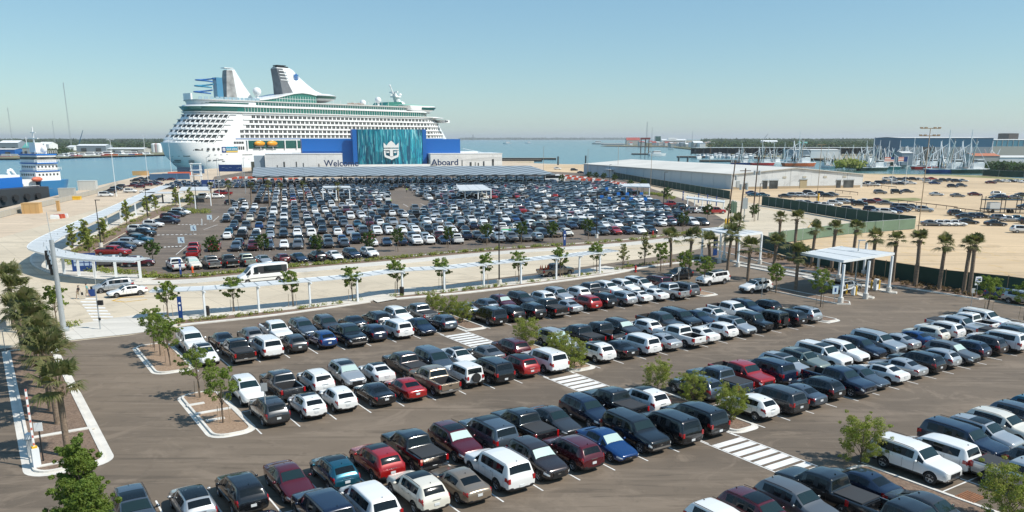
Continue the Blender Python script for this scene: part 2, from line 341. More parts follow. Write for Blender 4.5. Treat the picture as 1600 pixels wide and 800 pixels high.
# station: x from nose, underside z, belt z, half width, top z, top half width, segment kind to next
# kinds: b body, w windscreen, s side glass, p pillar, r rear glass
VT = {
 'd': dict(L=4.85, H=1.45, ax=(.95, 3.80), wr=.335, name='sedan', st=[
  (0,.34,.50,.62,.58,.52,'b'),(.10,.22,.56,.76,.66,.62,'b'),(.32,.19,.62,.87,.73,.70,'b'),(.75,.18,.70,.915,.81,.74,'b'),(1.25,.18,.79,.92,.90,.74,'b'),
  (1.45,.18,.84,.92,.94,.73,'w'),(2.12,.18,.90,.92,1.36,.60,'p'),(2.20,.18,.905,.92,1.385,.60,'s'),(2.60,.18,.91,.92,1.435,.60,'s'),(2.78,.18,.915,.92,1.445,.60,'p'),(2.86,.18,.915,.92,1.445,.60,'s'),
  (3.25,.18,.93,.92,1.42,.59,'s'),(3.48,.18,.94,.92,1.375,.58,'r'),(4.15,.19,.99,.905,1.07,.66,'b'),(4.45,.22,.98,.89,1.06,.68,'b'),(4.72,.28,.94,.84,1.02,.66,'b'),(4.82,.34,.84,.78,.92,.64,'b'),(4.85,.38,.74,.74,.80,.62,'b')]),
 'c': dict(clad=.20, L=4.4, H=1.60, ax=(.86, 3.52), wr=.35, name='compact crossover', st=[
  (0,.34,.58,.62,.68,.54,'b'),(.10,.26,.66,.77,.80,.64,'b'),(.30,.23,.72,.87,.88,.72,'b'),(.70,.22,.80,.905,.95,.76,'b'),(1.05,.22,.88,.91,1.01,.76,'b'),
  (1.22,.22,.93,.91,1.04,.75,'w'),(1.85,.22,.98,.91,1.49,.62,'p'),(1.93,.22,.98,.91,1.515,.62,'s'),(2.45,.22,1.0,.91,1.59,.63,'p'),(2.53,.22,1.0,.91,1.595,.63,'s'),
  (3.15,.22,1.03,.91,1.59,.62,'p'),(3.23,.22,1.04,.91,1.585,.62,'s'),(3.62,.22,1.09,.905,1.55,.61,'p'),(3.82,.23,1.10,.895,1.52,.60,'r'),(4.22,.26,1.06,.85,1.16,.68,'b'),(4.36,.34,.90,.80,.98,.68,'b'),(4.40,.40,.74,.76,.80,.66,'b')]),
 's': dict(clad=.19, L=4.78, H=1.72, ax=(.92, 3.76), wr=.37, name='SUV', st=[
  (0,.36,.62,.66,.74,.58,'b'),(.10,.27,.72,.81,.90,.68,'b'),(.30,.24,.80,.91,.98,.76,'b'),(.75,.23,.88,.94,1.05,.80,'b'),(1.18,.23,.97,.945,1.11,.80,'b'),
  (1.36,.23,1.02,.945,1.15,.79,'w'),(1.98,.23,1.05,.945,1.60,.66,'p'),(2.06,.23,1.05,.945,1.63,.66,'s'),(2.62,.23,1.06,.945,1.70,.67,'p'),(2.70,.23,1.06,.945,1.705,.67,'s'),
  (3.38,.23,1.08,.945,1.705,.67,'p'),(3.47,.23,1.08,.945,1.70,.67,'s'),(4.08,.24,1.12,.935,1.67,.65,'p'),(4.30,.25,1.13,.925,1.63,.64,'r'),(4.62,.27,1.10,.89,1.20,.72,'b'),(4.75,.34,.92,.84,1.0,.72,'b'),(4.78,.42,.76,.80,.84,.70,'b')]),
 'S': dict(clad=.14, L=5.25, H=1.90, ax=(.98, 4.00), wr=.40, name='large SUV', st=[
  (0,.38,.72,.76,.86,.68,'b'),(.08,.30,.84,.90,1.02,.80,'b'),(.28,.27,.92,.985,1.10,.86,'b'),(.75,.26,.98,1.01,1.17,.88,'b'),(1.30,.26,1.06,1.01,1.22,.87,'b'),
  (1.45,.26,1.12,1.01,1.26,.86,'w'),(2.00,.26,1.14,1.01,1.77,.76,'p'),(2.08,.26,1.14,1.01,1.80,.76,'s'),(2.75,.26,1.15,1.01,1.87,.77,'p'),(2.85,.26,1.15,1.01,1.875,.77,'s'),
  (3.60,.26,1.16,1.01,1.88,.77,'p'),(3.74,.26,1.17,1.01,1.88,.77,'s'),(4.72,.27,1.18,1.0,1.87,.76,'p'),(4.92,.28,1.18,.99,1.85,.75,'r'),(5.12,.29,1.17,.965,1.27,.84,'b'),(5.21,.36,1.0,.93,1.08,.84,'b'),(5.25,.44,.84,.90,.92,.82,'b')]),
 'm': dict(L=5.15, H=1.76, ax=(.98, 3.98), wr=.35, name='minivan', st=[
  (0,.32,.56,.66,.66,.56,'b'),(.10,.22,.66,.82,.80,.68,'b'),(.32,.19,.74,.93,.88,.76,'b'),(.70,.18,.84,.985,.98,.80,'b'),(1.00,.18,.94,.99,1.07,.80,'b'),
  (1.12,.18,.98,.99,1.12,.79,'w'),(1.92,.18,1.02,.99,1.64,.70,'p'),(2.0,.18,1.02,.99,1.67,.70,'s'),(2.62,.18,1.03,.99,1.74,.71,'p'),(2.70,.18,1.03,.99,1.745,.71,'s'),
  (3.62,.18,1.04,.99,1.75,.71,'p'),(3.71,.18,1.04,.99,1.75,.71,'s'),(4.62,.19,1.08,.98,1.72,.69,'p'),(4.78,.2,1.08,.97,1.69,.68,'r'),(5.02,.24,1.04,.93,1.16,.76,'b'),(5.12,.32,.88,.88,.96,.74,'b'),(5.15,.38,.72,.84,.8,.72,'b')]),
 'p': dict(L=5.85, H=1.92, ax=(1.02, 4.72), wr=.41, name='pickup truck', st=[
  (0,.42,.78,.78,.92,.72,'b'),(.08,.34,.90,.92,1.06,.84,'b'),(.25,.31,.98,.985,1.14,.88,'b'),(.80,.30,1.04,1.01,1.20,.89,'b'),(1.35,.30,1.10,1.01,1.24,.88,'b'),
  (1.50,.30,1.15,1.01,1.28,.86,'w'),(2.05,.30,1.16,1.01,1.79,.74,'p'),(2.13,.30,1.16,1.01,1.82,.74,'s'),(2.85,.30,1.17,1.01,1.89,.75,'p'),(2.95,.30,1.17,1.01,1.895,.75,'s'),
  (3.62,.30,1.18,1.01,1.88,.74,'p'),(3.74,.30,1.18,1.01,1.85,.74,'r'),(3.90,.30,1.18,1.01,1.22,.88,'b'),(3.96,.30,1.17,1.01,1.20,.93,'b'),(4.72,.30,1.17,1.01,1.20,.93,'b'),(5.70,.34,1.17,1.0,1.20,.93,'b'),(5.78,.40,1.16,.99,1.19,.92,'b')]),
 'j': dict(clad=.2, L=4.45, H=1.86, ax=(.72, 3.66), wr=.41, name='boxy off-roader', st=[
  (0,.52,.86,.66,.98,.60,'b'),(.05,.44,.92,.74,1.10,.66,'b'),(.4,.40,1.0,.84,1.16,.68,'b'),(1.20,.38,1.06,.88,1.20,.70,'b'),
  (1.30,.38,1.12,.88,1.24,.70,'w'),(1.66,.38,1.13,.88,1.76,.70,'p'),(1.74,.38,1.13,.88,1.80,.71,'s'),(2.34,.38,1.13,.88,1.84,.73,'p'),(2.44,.38,1.13,.88,1.845,.73,'s'),
  (3.06,.38,1.13,.88,1.85,.73,'p'),(3.18,.38,1.13,.88,1.85,.73,'s'),(3.98,.38,1.13,.88,1.83,.73,'p'),(4.06,.38,1.13,.88,1.81,.73,'r'),(4.14,.40,1.12,.87,1.22,.74,'b'),(4.18,.44,1.0,.86,1.08,.74,'b'),(4.20,.48,.9,.85,.95,.74,'b')]),
}
def sec(st, T):
    x, zb, zs, wl, zt, wt, kd = st
    cab = zt-zs > .28
    e = .055 if cab else .035
    zm = zb+(zs-zb)*.52
    return [(0, zb), (wl*.86, zb), (wl*.975, zb+T.get('clad', .10)), (wl*1.0, zm), (wl*.99, zs-.10*min(1,(zs-zb)/.6)), (wl*(.955 if not cab else .965), zs),
            (wt+.02, zt-e), (wt*.955, zt-.014), (wt*.5, zt+.008), (0, zt+.012)]
def body_mesh(T, lod=1):
    st = T['st']; L = T['L']; vs = []; fs = []; ms = []
    n = 18; ps = [i for i, s in enumerate(st) if s[6] == 'p']; inner = ps[1:] if T['name'] in ('sedan', 'pickup truck', 'van') else ps[1:-1]
    for s_ in st:
        h = sec(s_, T); x = L/2-s_[0]
        # nose rounds back at the sides
        ring = [(x, y, z) for y, z in h]+[(x, -y, z) for y, z in h[-2:0:-1]]
        vs += ring
    for i in range(len(st)-1):
        kd = st[i][6]
        for j in range(n):
            k = j if j < 9 else 17-j     # half index of the strip
            mi = 0
            if k == 0: mi = 2
            elif k == 1 : mi = 2
            elif k == 5: mi = 1 if kd in 'sw' else (2 if i in inner else 0)
            elif k in (7, 8): mi = 1 if kd in 'wr' else 0
            elif k == 6: mi = 0
            a, b = i*n+j, i*n+(j+1)%n
            fs.append((a, b, b+n, a+n)); ms.append(mi)
    fs.append(tuple(range(n-1, -1, -1))); ms.append(0)
    q = (len(st)-1)*n; fs.append(tuple(range(q, q+n))); ms.append(0)
    return vs, fs, ms
def interp_sec(T, x):
    st = T['st']
    for i in range(len(st)-1):
        if st[i][0] <= x <= st[i+1][0]+1e-6:
            t = (x-st[i][0])/(st[i+1][0]-st[i][0]); a = sec(st[i], T); b = sec(st[i+1], T)
            return [(p[0]+(q[0]-p[0])*t, p[1]+(q[1]-p[1])*t) for p, q in zip(a, b)]
    return sec(st[-1], T)
def surf(T, x, k, off):
    h = interp_sec(T, x); i = min(int(k), 8); t = k-i
    y = h[i][0]+(h[i+1][0]-h[i][0])*t; z = h[i][1]+(h[i+1][1]-h[i][1])*t
    dy, dz = h[i+1][0]-h[i][0], h[i+1][1]-h[i][1]; l = hypot(dy, dz) or 1
    return (T['L']/2-x, y+dz/l*off, z-dy/l*off)
def patch(mb, T, x0, x1, k0, k1, side=1, off=.006, nx=3, nk=2, mi=0):
    g = [[surf(T, x0+(x1-x0)*i/nx, k0+(k1-k0)*j/nk, off) for j in range(nk+1)] for i in range(nx+1)]
    vs = [(p[0], p[1]*side, p[2]) for r in g for p in r]; fs = []
    for i in range(nx):
        for j in range(nk):
            a = i*(nk+1)+j; f = (a, a+1, a+nk+2, a+nk+1)
            fs.append(f if side > 0 else f[::-1])
    return mb.add(vs, fs, mi)
def split_mesh(vs, fs, ms, keep, name, mats, smooth=32):
    idx = {}; nv = []; nf = []; nm = []
    for f, m in zip(fs, ms):
        if m in keep:
            g = []
            for i in f:
                if i not in idx: idx[i] = len(nv); nv.append(vs[i])
                g.append(idx[i])
            nf.append(tuple(g)); nm.append(keep.index(m))
    b = MB(); b.v = nv; b.f = nf; b.m = nm; return b.mesh(name, mats, smooth)
def boolean_wells(T, vs, fs, ms, bed=False, ls=2):
    b = MB(); b.v = vs; b.f = fs; b.m = ms
    o = b.build('tmp', [WHITE, GLASSD, TRIM, BLACK, BEDM]); cuts = []
    c = MB(); hw = max(s[3] for s in T['st'])
    for ax in T['ax']:
        for sd_ in (-1, 1):
            x = T['L']/2-ax
            c.tube((x, sd_*(hw-.27), T['wr']*1.0), (x, sd_*(hw+.2), T['wr']*1.0), T['wr']*1.17, n=20, mi=3)
    cm = c.build('tmpc', [WHITE, GLASSD, TRIM, BLACK, BEDM]); cuts.append(cm)
    if bed:
        c2 = MB(); x1 = T['L']/2-3.98; x0 = T['L']/2-5.70
        c2.box(((x0+x1)/2, 0, 1.05), (x1-x0, 1.62, .9), mi=4); cuts.append(c2.build('tmpb', [WHITE, GLASSD, TRIM, BLACK, BEDM]))
    sb = o.modifiers.new('s', 'SUBSURF'); sb.levels = 2 if ls == 2 else 1; sb.render_levels = sb.levels
    for k in cuts:
        md = o.modifiers.new('b', 'BOOLEAN'); md.operation = 'DIFFERENCE'; md.object = k; md.solver = 'EXACT'
    dg = bpy.context.evaluated_depsgraph_get(); me = bpy.data.meshes.new_from_object(o.evaluated_get(dg))
    V = [tuple(v.co) for v in me.vertices]; Fs = [tuple(p.vertices) for p in me.polygons]; M = [p.material_index for p in me.polygons]
    for k in cuts+[o]: bpy.data.objects.remove(k)
    return V, Fs, M
def wheel_meshes(r, w=.22, dark=False):
    t = MB(); t.lathe([(r*.62,-w/2),(r*.93,-w/2),(r,-w*.36),(r,w*.36),(r*.93,w/2),(r*.62,w/2)], axis='y', n=20)
    q = MB(); q.lathe([(r*.63,w*.47),(r*.60,w*.36),(r*.16,w*.40),(.001,w*.42)], axis='y', n=20)
    for k in range(5):                     # gaps between the spokes
        a = 2*pi*k/5
        pts = [(r*.22*cos(a+.30), r*.22*sin(a+.30)), (r*.55*cos(a+.16), r*.55*sin(a+.16)), (r*.56*cos(a+.62), r*.56*sin(a+.62)), (r*.55*cos(a+1.08), r*.55*sin(a+1.08)), (r*.22*cos(a+.94), r*.22*sin(a+.94))]
        q.add([(p[0], w*.425, p[1]) for p in pts], [(4,3,2,1,0)], 1)
    return t.mesh('tyre', TYRE, 35), q.mesh('rim', [RIMK if dark else RIM, BLACK], 35)
VPROTO = {}; LOWV = {}
def paint_slot(o, m):
    s_ = o.material_slots[0]; s_.link = 'OBJECT'; s_.material = m
def make_vehicle(key):
    """key = type letter (+ 'o' open bed / 't' covered bed / 'b' black roof / 's' sunroof)"""
    ty = key[0]; T = VT[ty]; L = T['L']; hw = max(s[3] for s in T['st']); H = T['H']
    vs, fs, ms = body_mesh(T)
    V, Fs, M = boolean_wells(T, vs, fs, ms, bed=(ty == 'p' and 't' not in key))
    root = bpy.data.objects.new('parked_'+{'d':'car','c':'car','s':'car','S':'car','m':'minivan','p':'pickup','j':'car'}[ty], None)
    COL.objects.link(root); P_ = {'W': PAINT['W'][1]}
    body = link('body', split_mesh(V, Fs, M, [0,2,3,4], 'body', [PAINT['W'][1], TRIM, BLACK, BEDM]), root)
    gl = link('windows', split_mesh(V, Fs, M, [1], 'windows', [GLASSD], 25), root)
    # windscreen liner: paler glass laid on the windscreen
    st = T['st']; wi = [i for i, s in enumerate(st) if s[6] == 'w'][0]; ri = [i for i, s in enumerate(st) if s[6] == 'r'][0]
    x0, x1 = st[wi][0], st[wi+1][0]
    w = MB()
    for sd_ in (1, -1): patch(w, T, x0+.05, x1-.03, 7.06, 9, sd_, .012, 4, 3)
    link('windscreen', w.mesh('windscreen', [GLASSW], 40), root)
    # black frames round the side glass and door seams, sills
    sm = MB(); pts = [s[0] for s in st if s[6] == 'p']
    for x in pts[:4]:
        for sd_ in (1, -1): patch(sm, T, x+.03, x+.045, 2.2, 5.0, sd_, .003, 1, 5)
    for sd_ in (1, -1):
        patch(sm, T, st[1][0]+.12, L-.25, 2.0, 2.35, sd_, .004, 14, 1)
        patch(sm, T, x0+.1, x0+.115, 6.2, 8.99, sd_, .002, 1, 4)
    link('trim', sm.mesh('trim', [TRIM], 40), root)
    # lamps
    kh = (3.35, 4.9) if ty != 'j' else (3.6, 4.4)
    for sd_ in (1, -1):
        h = MB(); patch(h, T, .012, .36 if ty not in 'pSj' else .20, kh[0]+.3, kh[1], sd_, .006, 4, 3); link('headlight', h.mesh('headlight', [HEAD], 40), root)
        t = MB()
        if ty == 'p': patch(t, T, 5.60, 5.775, 3.2, 4.95, sd_, .008, 2, 3); t.box((-L/2+.045, sd_*.90, .98), (.06, .15, .36))
        elif ty in 'Smj': patch(t, T, L-.35 if ty != 'j' else 3.98, L-.06 if ty != 'j' else 4.19, 3.6, 4.95, sd_, .008, 3, 3); t.box((-L/2+(.03 if ty != 'j' else .24), sd_*(hw-.17), .98), (.05, .16, .30))
        else:
            patch(t, T, L-.42, L-.02, 3.75, 4.97, sd_, .008, 4, 3); patch(t, T, L-.16, L-.06, 4.9, 5.5, sd_, .006, 2, 2)
        link('tail_light', t.mesh('tail_light', [TAIL], 40), root)
    # grille, bumper intake, plates
    g = MB(); z0 = st[0][1]; z1 = st[0][4]; wf = st[0][3]
    g.box((L/2+.006, 0, z1-.14), (.03, wf*1.25, .16 if ty in 'dcm' else .24)); g.box((L/2-.01, 0, z0+.07), (.06, wf*1.5, .12))
    link('grille', g.mesh('grille', [BLACK]), root)
    c = MB()
    if ty in 'pS': c.box((L/2+.02, 0, z0+.17), (.06, wf*2.0, .12)); 
    if ty == 'p': c.box((-L/2+.02, 0, .56), (.16, 1.9, .16))
    if ty in 'dcsm': c.box((-L/2-.002, 0, .98 if ty != 'd' else .80), (.02, .5, .03)); 
    c.box((L/2+.024, 0, z1-.13), (.01, .2, .05))
    link('bumper' if ty in 'pS' else 'badge_strip', c.mesh('brightwork', [CHROME]), root)
    xr = -L/2 if ty != 'j' else -L/2+.23
    link('number_plate', MB().box((xr-.008, -0.0, .58 if ty in 'pjS' else .72), (.03, .31, .15)).mesh('number_plate', [PLATE]), root)
    # mirrors
    xm = L/2-(x0+.42)
    for sd_ in (1, -1):
        m_ = MB(); m_.ball((xm, sd_*(hw+.13), st[wi][2]+.10), .12, 8, 0, (.6, 1.0, .75)); m_.box((xm, sd_*(hw+.02), st[wi][2]+.04), (.08, .16, .05), mi=1)
        mo = link('mirror', m_.mesh('mirror', [PAINT['W'][1], BLACK], 50), root)
    # roof furniture
    xa, xb = st[wi+1][0], st[ri][0]; zt = H
    if ty in 'sS' or (ty == 'c' and 's' in key):
        for sd_ in (1, -1):
            r_ = MB()
            pr = [surf(T, xa+.25+(xb-xa-.45)*i/6, 6.6, .05) for i in range(7)]
            r_.path([(p[0], p[1]*sd_, p[2]) for p in pr], [.018]*7, 5)
            link('roof_rail', r_.mesh('roof_rail', [CHROME if 'r' in key else TRIM]), root)
    if 's' in key[1:] or 'b' in key[1:]:
        r_ = MB(); full = 'b' in key
        for sd_ in (1, -1): patch(r_, T, xa+.12, xb-.10 if full else xa+1.15, 6.9 if full else 7.15, 9, sd_, .008, 5, 3)
        link('roof_panel' if full else 'sunroof', r_.mesh('sunroof', [GLASSD], 40), root)
    a = MB(); p = surf(T, xb-.25, 8.9, 0) if ty != 'p' else surf(T, xb-.3, 8.9, 0)
    a.ball((p[0], 0, p[2]+.02), .045, 6, 0, (1.3, .35, .8)); link('antenna', a.mesh('antenna', [BLACK], 50), root)
    if ty == 'p':
        if 't' in key: link('bed_cover', MB().box((L/2-4.84, 0, 1.225), (1.72, 1.66, .05)).mesh('bed_cover', [CLOTH]), root)
        tg = MB(); tg.box((-L/2+.028, 0, .90), (.05, 1.55, .46)); tgo = link('tailgate', tg.mesh('tailgate', [PAINT['W'][1]]), root)
        link('handle', MB().box((-L/2-.005, 0, 1.0), (.03, .22, .08)).mesh('handle', [TRIM]), tgo)
    if ty == 'j':
        sp = MB(); sp.lathe([(.001,-.1),(.38,-.1),(.40,0),(.36,.1),(.001,.1)], n=18)
        o = link('spare_wheel', sp.mesh('spare_wheel', [TYRE], 40), root); o.rotation_euler = (0, pi/2, 0); o.location = (-L/2+.12, 0, .98)
    # door handles
    dh = MB()
    for x in pts[1:3]:
        for sd_ in (1, -1): patch(dh, T, x-.22, x-.04, 4.1, 4.35, sd_, .03, 1, 1)
    link('door_handle', dh.mesh('door_handle', [CHROME if ty in 'pS' else TRIM]), root)
    ty_m, rim_m = WHEELS[ty]
    for ax in T['ax']:
        for sd_ in (1, -1):
            w_ = link('wheel', ty_m, root); w_.location = (L/2-ax, sd_*(hw-.125), T['wr'])
            if sd_ < 0: w_.rotation_euler = (0, 0, pi)
            link('rim', rim_m, w_)
    root.location = (0, 0, -500)
    return root
WHEELS = {k: wheel_meshes(VT[k]['wr'], .24 if k in 'pSj' else .21, k in 'j') for k in VT}
def subdiv(vs, fs, ms, lv=1):
    b = MB(); b.v = list(vs); b.f = list(fs); b.m = list(ms); o = b.build('tmp', [WHITE]*6); m = o.modifiers.new('s', 'SUBSURF'); m.levels = lv
    dg = bpy.context.evaluated_depsgraph_get(); me = bpy.data.meshes.new_from_object(o.evaluated_get(dg)); bpy.data.objects.remove(o)
    return [tuple(v.co) for v in me.vertices], [tuple(p.vertices) for p in me.polygons], [p.material_index for p in me.polygons]
def low_vehicle(ty, sub=False):
    """one light mesh per type for cars too far away to show their parts"""
    T = VT[ty]; vs, fs, ms = body_mesh(T)
    if sub: vs, fs, ms = subdiv(vs, fs, ms)
    b = MB(); b.v = list(vs); b.f = list(fs); b.m = [m if m < 2 else 2 for m in ms]
    L = T['L']; hw = max(s[3] for s in T['st'])
    for ax in T['ax']:
        for sd_ in (1, -1):
            b.tube((L/2-ax, sd_*(hw-.2), T['wr']), (L/2-ax, sd_*(hw+.015), T['wr']), T['wr'], n=10, mi=2)
            b.tube((L/2-ax, sd_*(hw+.0), T['wr']), (L/2-ax, sd_*(hw+.025), T['wr']), T['wr']*.58, n=8, mi=5)
    for sd_ in (1, -1):
        patch(b, T, .02, .34, 3.7, 4.9, sd_, .008, 2, 2, 3); patch(b, T, L-.38, L-.02 if ty != 'j' else 4.1, 3.7, 4.95, sd_, .01, 2, 2, 4)
    if ty == 'p': b.box((L/2-4.84, 0, 1.225), (1.72, 1.66, .03), mi=2)
    b.box((L/2+.006, 0, T['st'][0][4]-.14), (.03, 1.0, .18), mi=2)
    return b
LOWMATS = [PAINT['W'][1], GLASSD, TRIM, HEAD, TAIL, RIM]
def get_low(ty):
    if ty not in LOWV:
        b = low_vehicle(ty); LOWV[ty] = (b, low_vehicle(ty, True).mesh('car_'+ty, LOWMATS, 32))
    return LOWV[ty]
TNAME = {'d':'sedan','c':'small crossover','s':'SUV','S':'large SUV','m':'minivan','p':'pickup','j':'off-roader'}
CAT = {'d':'car','c':'car','s':'car','S':'car','m':'minivan','p':'pickup truck','j':'car'}
PAINTED = ('body', 'mirror', 'tailgate')
def place_vehicle(code, loc, rz, full=True):
    """code = colour letter, type letter, options"""
    col, ty, opt = code[0], code[1], code[2:]
    pm = PAINT[col][1]
    if full:
        key = ty+''.join(c for c in 'tbsr' if c in opt)
        if key not in VPROTO: VPROTO[key] = (make_vehicle(key), [0])
        src, used = VPROTO[key]
        if used[0] == 0: 
            KIDS[src.name] = [(c, [g for g in bpy.data.objects if g.parent == c]) for c in bpy.data.objects if c.parent == src]
        r = copy_tree(src, loc, rz); used[0] += 1
        for c in LASTKIDS(r): 
            if c.name.split('.')[0] in PAINTED: paint_slot(c, pm)
            if c.name.split('.')[0] == 'windscreen' and 'x' in opt: paint_slot(c, SHADE_)
        return r
    me = get_low(ty)[1]
    o = link({'p':'parked_pickup','m':'parked_minivan'}.get(ty, 'parked_car'), me); o.location = loc; o.rotation_euler = (0, 0, rz); paint_slot(o, pm)
    return o
_made = []
def LASTKIDS(r): return _made
def copy_tree(src, loc=None, rz=None, label=None, group=None):
    kids = KIDS.get(src.name)
    if kids is None:
        kids = KIDS[src.name] = [(c, [g for g in bpy.data.objects if g.parent == c]) for c in bpy.data.objects if c.parent == src]
    r = src.copy(); COL.objects.link(r); _made.clear()
    if loc is not None: r.location = loc
    if rz is not None: r.rotation_euler = (0, 0, rz)
    if label: r['label'] = label
    if group: r['group'] = group
    for c, gs in kids:
        d = c.copy(); COL.objects.link(d); d.parent = r; _made.append(d)
        for g in gs: e = g.copy(); COL.objects.link(e); e.parent = d; _made.append(e)
    return r
VEH = []                                   # (x, y, heading, code, row phrase, order in row, label or None)
def add_vehicle(x, y, rz, code, row, order, label=None, group=None): VEH.append([x, y, rz, code, row, order, label, group])
# ---------------------------------------------------------------- ground and water
def A2(*p): return [at(x, y)[:2] for x, y in p]
def m_water():
    n = NB('sea_water', .18)
    f = n.noise(.12, n.mapv(R(20), (1, 2.5, 1)), 6, .6); g = n.noise(.004, n.mapv(0, (1, 3, 1)), 5, .6)
    sx = n.N('ShaderNodeSeparateXYZ'); n.L(n.v, sx.inputs[0])
    side = n.rng(sx.outputs[0], -500, 300, 0, 1)
    c = n.mix(side, (.025, .16, .25), (.065, .17, .18))
    c = n.mix(n.rng(g, .4, .65, 0, .5), c, (.09, .19, .20))
    n.bumpf(f, .35, .6); n.b.inputs['Specular IOR Level'].default_value = .35
    return n.out(c)
WATER = m_water()
sheet('sea_water', [(-30000,-200),(30000,-200),(30000,30000),(-30000,30000)], -2.6, WATER)
Q0, Q1, Q2 = at(-260, 395), at(0, 326), at(239, 270)
quay = [(-400, -60), (-260, 60), Q0[:2], Q1[:2], Q2[:2], (-206, 545), (-205, 560), (-45, 748), (20, 752), at(780, 253)[:2], at(860, 256)[:2], at(960, 257.5)[:2], at(1080, 262)[:2],
        at(1250, 268)[:2], at(1348, 271)[:2], at(1534, 274)[:2], at(1620, 281)[:2], at(1800, 283)[:2], (900, 420), (900, -60)]
b = MB(); b.prism(quay, -4, 0); o = b.build('ground', APRON); struct(o)
road = A2((-500,560),(-300,440),(40,345),(170,318),(300,300),(400,283),(360,285))
def bed(name, pts, z, m): return sheet(name, pts, z, m)
sheet('road', A2((-700,640),(-300,430),(0,372),(140,330),(225,306),(300,300),(380,300),(400,320),(400,420),(900,362),(1100,345),(1020,300),(1000,292),(1080,302),(1140,312),(1200,323),(1290,338),(1355,349),(1400,357),(1330,365),(1200,383),(1230,420),(1100,440),(104,560)), .004, ROAD)
# sandy yard on the right
yard = [at(960,257.8)[:2], at(1080,262)[:2], at(1250,268)[:2], at(1348,271)[:2], at(1534,274)[:2], at(1620,281)[:2], (880, 425), (880,-50), at(1900,520)[:2], at(1600,462)[:2], at(1475,450)[:2], at(1200,403)[:2], at(1200,381)[:2], at(1325,366)[:2], at(1429,358)[:2], at(1355,347)[:2], at(1140,311)[:2], at(960,283)[:2], at(850,268)[:2], at(850,257)[:2]]
sheet('yard_ground', yard, .004, SAND)
near_n = [(104,534),(200,524),(262,514),(430,487),(570,466),(640,452),(860,424),(1055,397),(1120,383),(1215,383)]
asph = A2((-420,580),(-200,560),(0,545),*near_n,(1215,417),(1395,447),(1532,467),(1700,500))+[(150,40),(80,0),(-80,0),(-140,60)]
sheet('car_park_asphalt', asph, .008, ASPH)
sheet('driveway_asphalt', A2((415,263),(480,262),(520,268),(395,285),(330,285),(335,276)), .008, ASPHM)
MIDP = A2((232,429),(150,428),(120,415),(140,395),(200,362),(260,335),(290,320),(318,305),(395,283),(860,268),(940,272),(1010,292),(1080,315),(1135,345),(1120,356),(1085,361),(960,375.5),(760,389.5),(600,403),(460,414),(290,430))
sheet('middle_car_park_asphalt', MIDP, .012, ASPHM)

def closed_offset(pts, d):
    n = len(pts); area = sum(pts[i][0]*pts[(i+1)%n][1]-pts[(i+1)%n][0]*pts[i][1] for i in range(n)); sg = 1 if area > 0 else -1
    out = []
    for i in range(n):
        a, p, c = pts[i-1], pts[i], pts[(i+1)%n]
        e1 = (p[0]-a[0], p[1]-a[1]); e2 = (c[0]-p[0], c[1]-p[1]); l1 = hypot(*e1) or 1; l2 = hypot(*e2) or 1
        n1 = (-e1[1]/l1, e1[0]/l1); n2 = (-e2[1]/l2, e2[0]/l2)
        m_ = (n1[0]+n2[0], n1[1]+n2[1]); k = m_[0]*n1[0]+m_[1]*n1[1] or 1
        out.append((p[0]+sg*d*m_[0]/max(k,.5), p[1]+sg*d*m_[1]/max(k,.5)))
    return out
def round_rect(u0, u1, v0, v1, r, fr=lot, k=5):
    pts = []
    for (cu, cv, a0) in ((u1-r, v1-r, 0), (u0+r, v1-r, 90), (u0+r, v0+r, 180), (u1-r, v0+r, 270)):
        for i in range(k+1):
            a = R(a0+90*i/k); pts.append(fr(cu+r*cos(a), cv+r*sin(a))[:2])
    return pts
def island(pts, fill, gut=.32, kw=.16, name='planting_bed', kerbname='kerb'):
    n = len(pts); p1 = closed_offset(pts, gut); p2 = closed_offset(pts, gut+kw); mb = MB()
    for i in range(n):
        j = (i+1)%n
        mb.quad((*pts[i],.018), (*pts[j],.018), (*p1[j],.018), (*p1[i],.018))
        mb.quad((*p1[i],.018), (*p1[j],.018), (*p1[j],.15), (*p1[i],.15))
        mb.quad((*p1[i],.15), (*p1[j],.15), (*p2[j],.15), (*p2[i],.15))
        mb.quad((*p2[j],.05), (*p2[i],.05), (*p2[i],.15), (*p2[j],.15))
    struct(mb.build(kerbname, KERB)); sheet(name, p2, .10, fill)
CV = {'B': 78.2, 'D': 59.5, 'E': 41.1, 'G': 22.7}
island(round_rect(11.0, 14.7, 73.3, 85.4, 1.3), DIRT); island(round_rect(11.3, 14.7, 54.6, 66.4, 1.3), DIRT)
mb = MB(); a = lot(11.8, 60.6); mb.box((lot(13.0, 60.6, .15)[0], lot(13.0,60.6)[1], .10), (2.6, .42, .12), TH); struct(mb.build('kerb', KERB))
for k, c in CV.items():
    island(round_rect(42.05, 44.95, c-5.4, c+5.2, .9), MULCH if k != 'D' else DIRT)
island(round_rect(77.5, 80.6, 78.2-5.6, 84.0, .9), DIRT); island(round_rect(77.6, 80.4, 59.5-5.4, 64.8, .9), MULCH)
# west planter with palms
wp = [lot(0.3,90.2)[:2]]+[lot(1.9+1.6*cos(R(a)), 55.5+1.6*sin(R(a)))[:2] for a in range(180, 271, 15)]+[lot(3.9+1.5*cos(R(a)), 55.4+1.5*sin(R(a)))[:2] for a in range(270, 361, 15)]+[lot(5.2,70)[:2], lot(4.9,90.6)[:2]]
island(wp, MULCH, .5, .2)
mb = MB()
p = lot(2.9, 61.6); mb.box((p[0], p[1], .115), (4.3, .42, .10), TH); p = lot(1.9, 55.6); mb.box((p[0], p[1], .117), (1.6, .3, .10), TH); struct(mb.build('kerb', KERB))

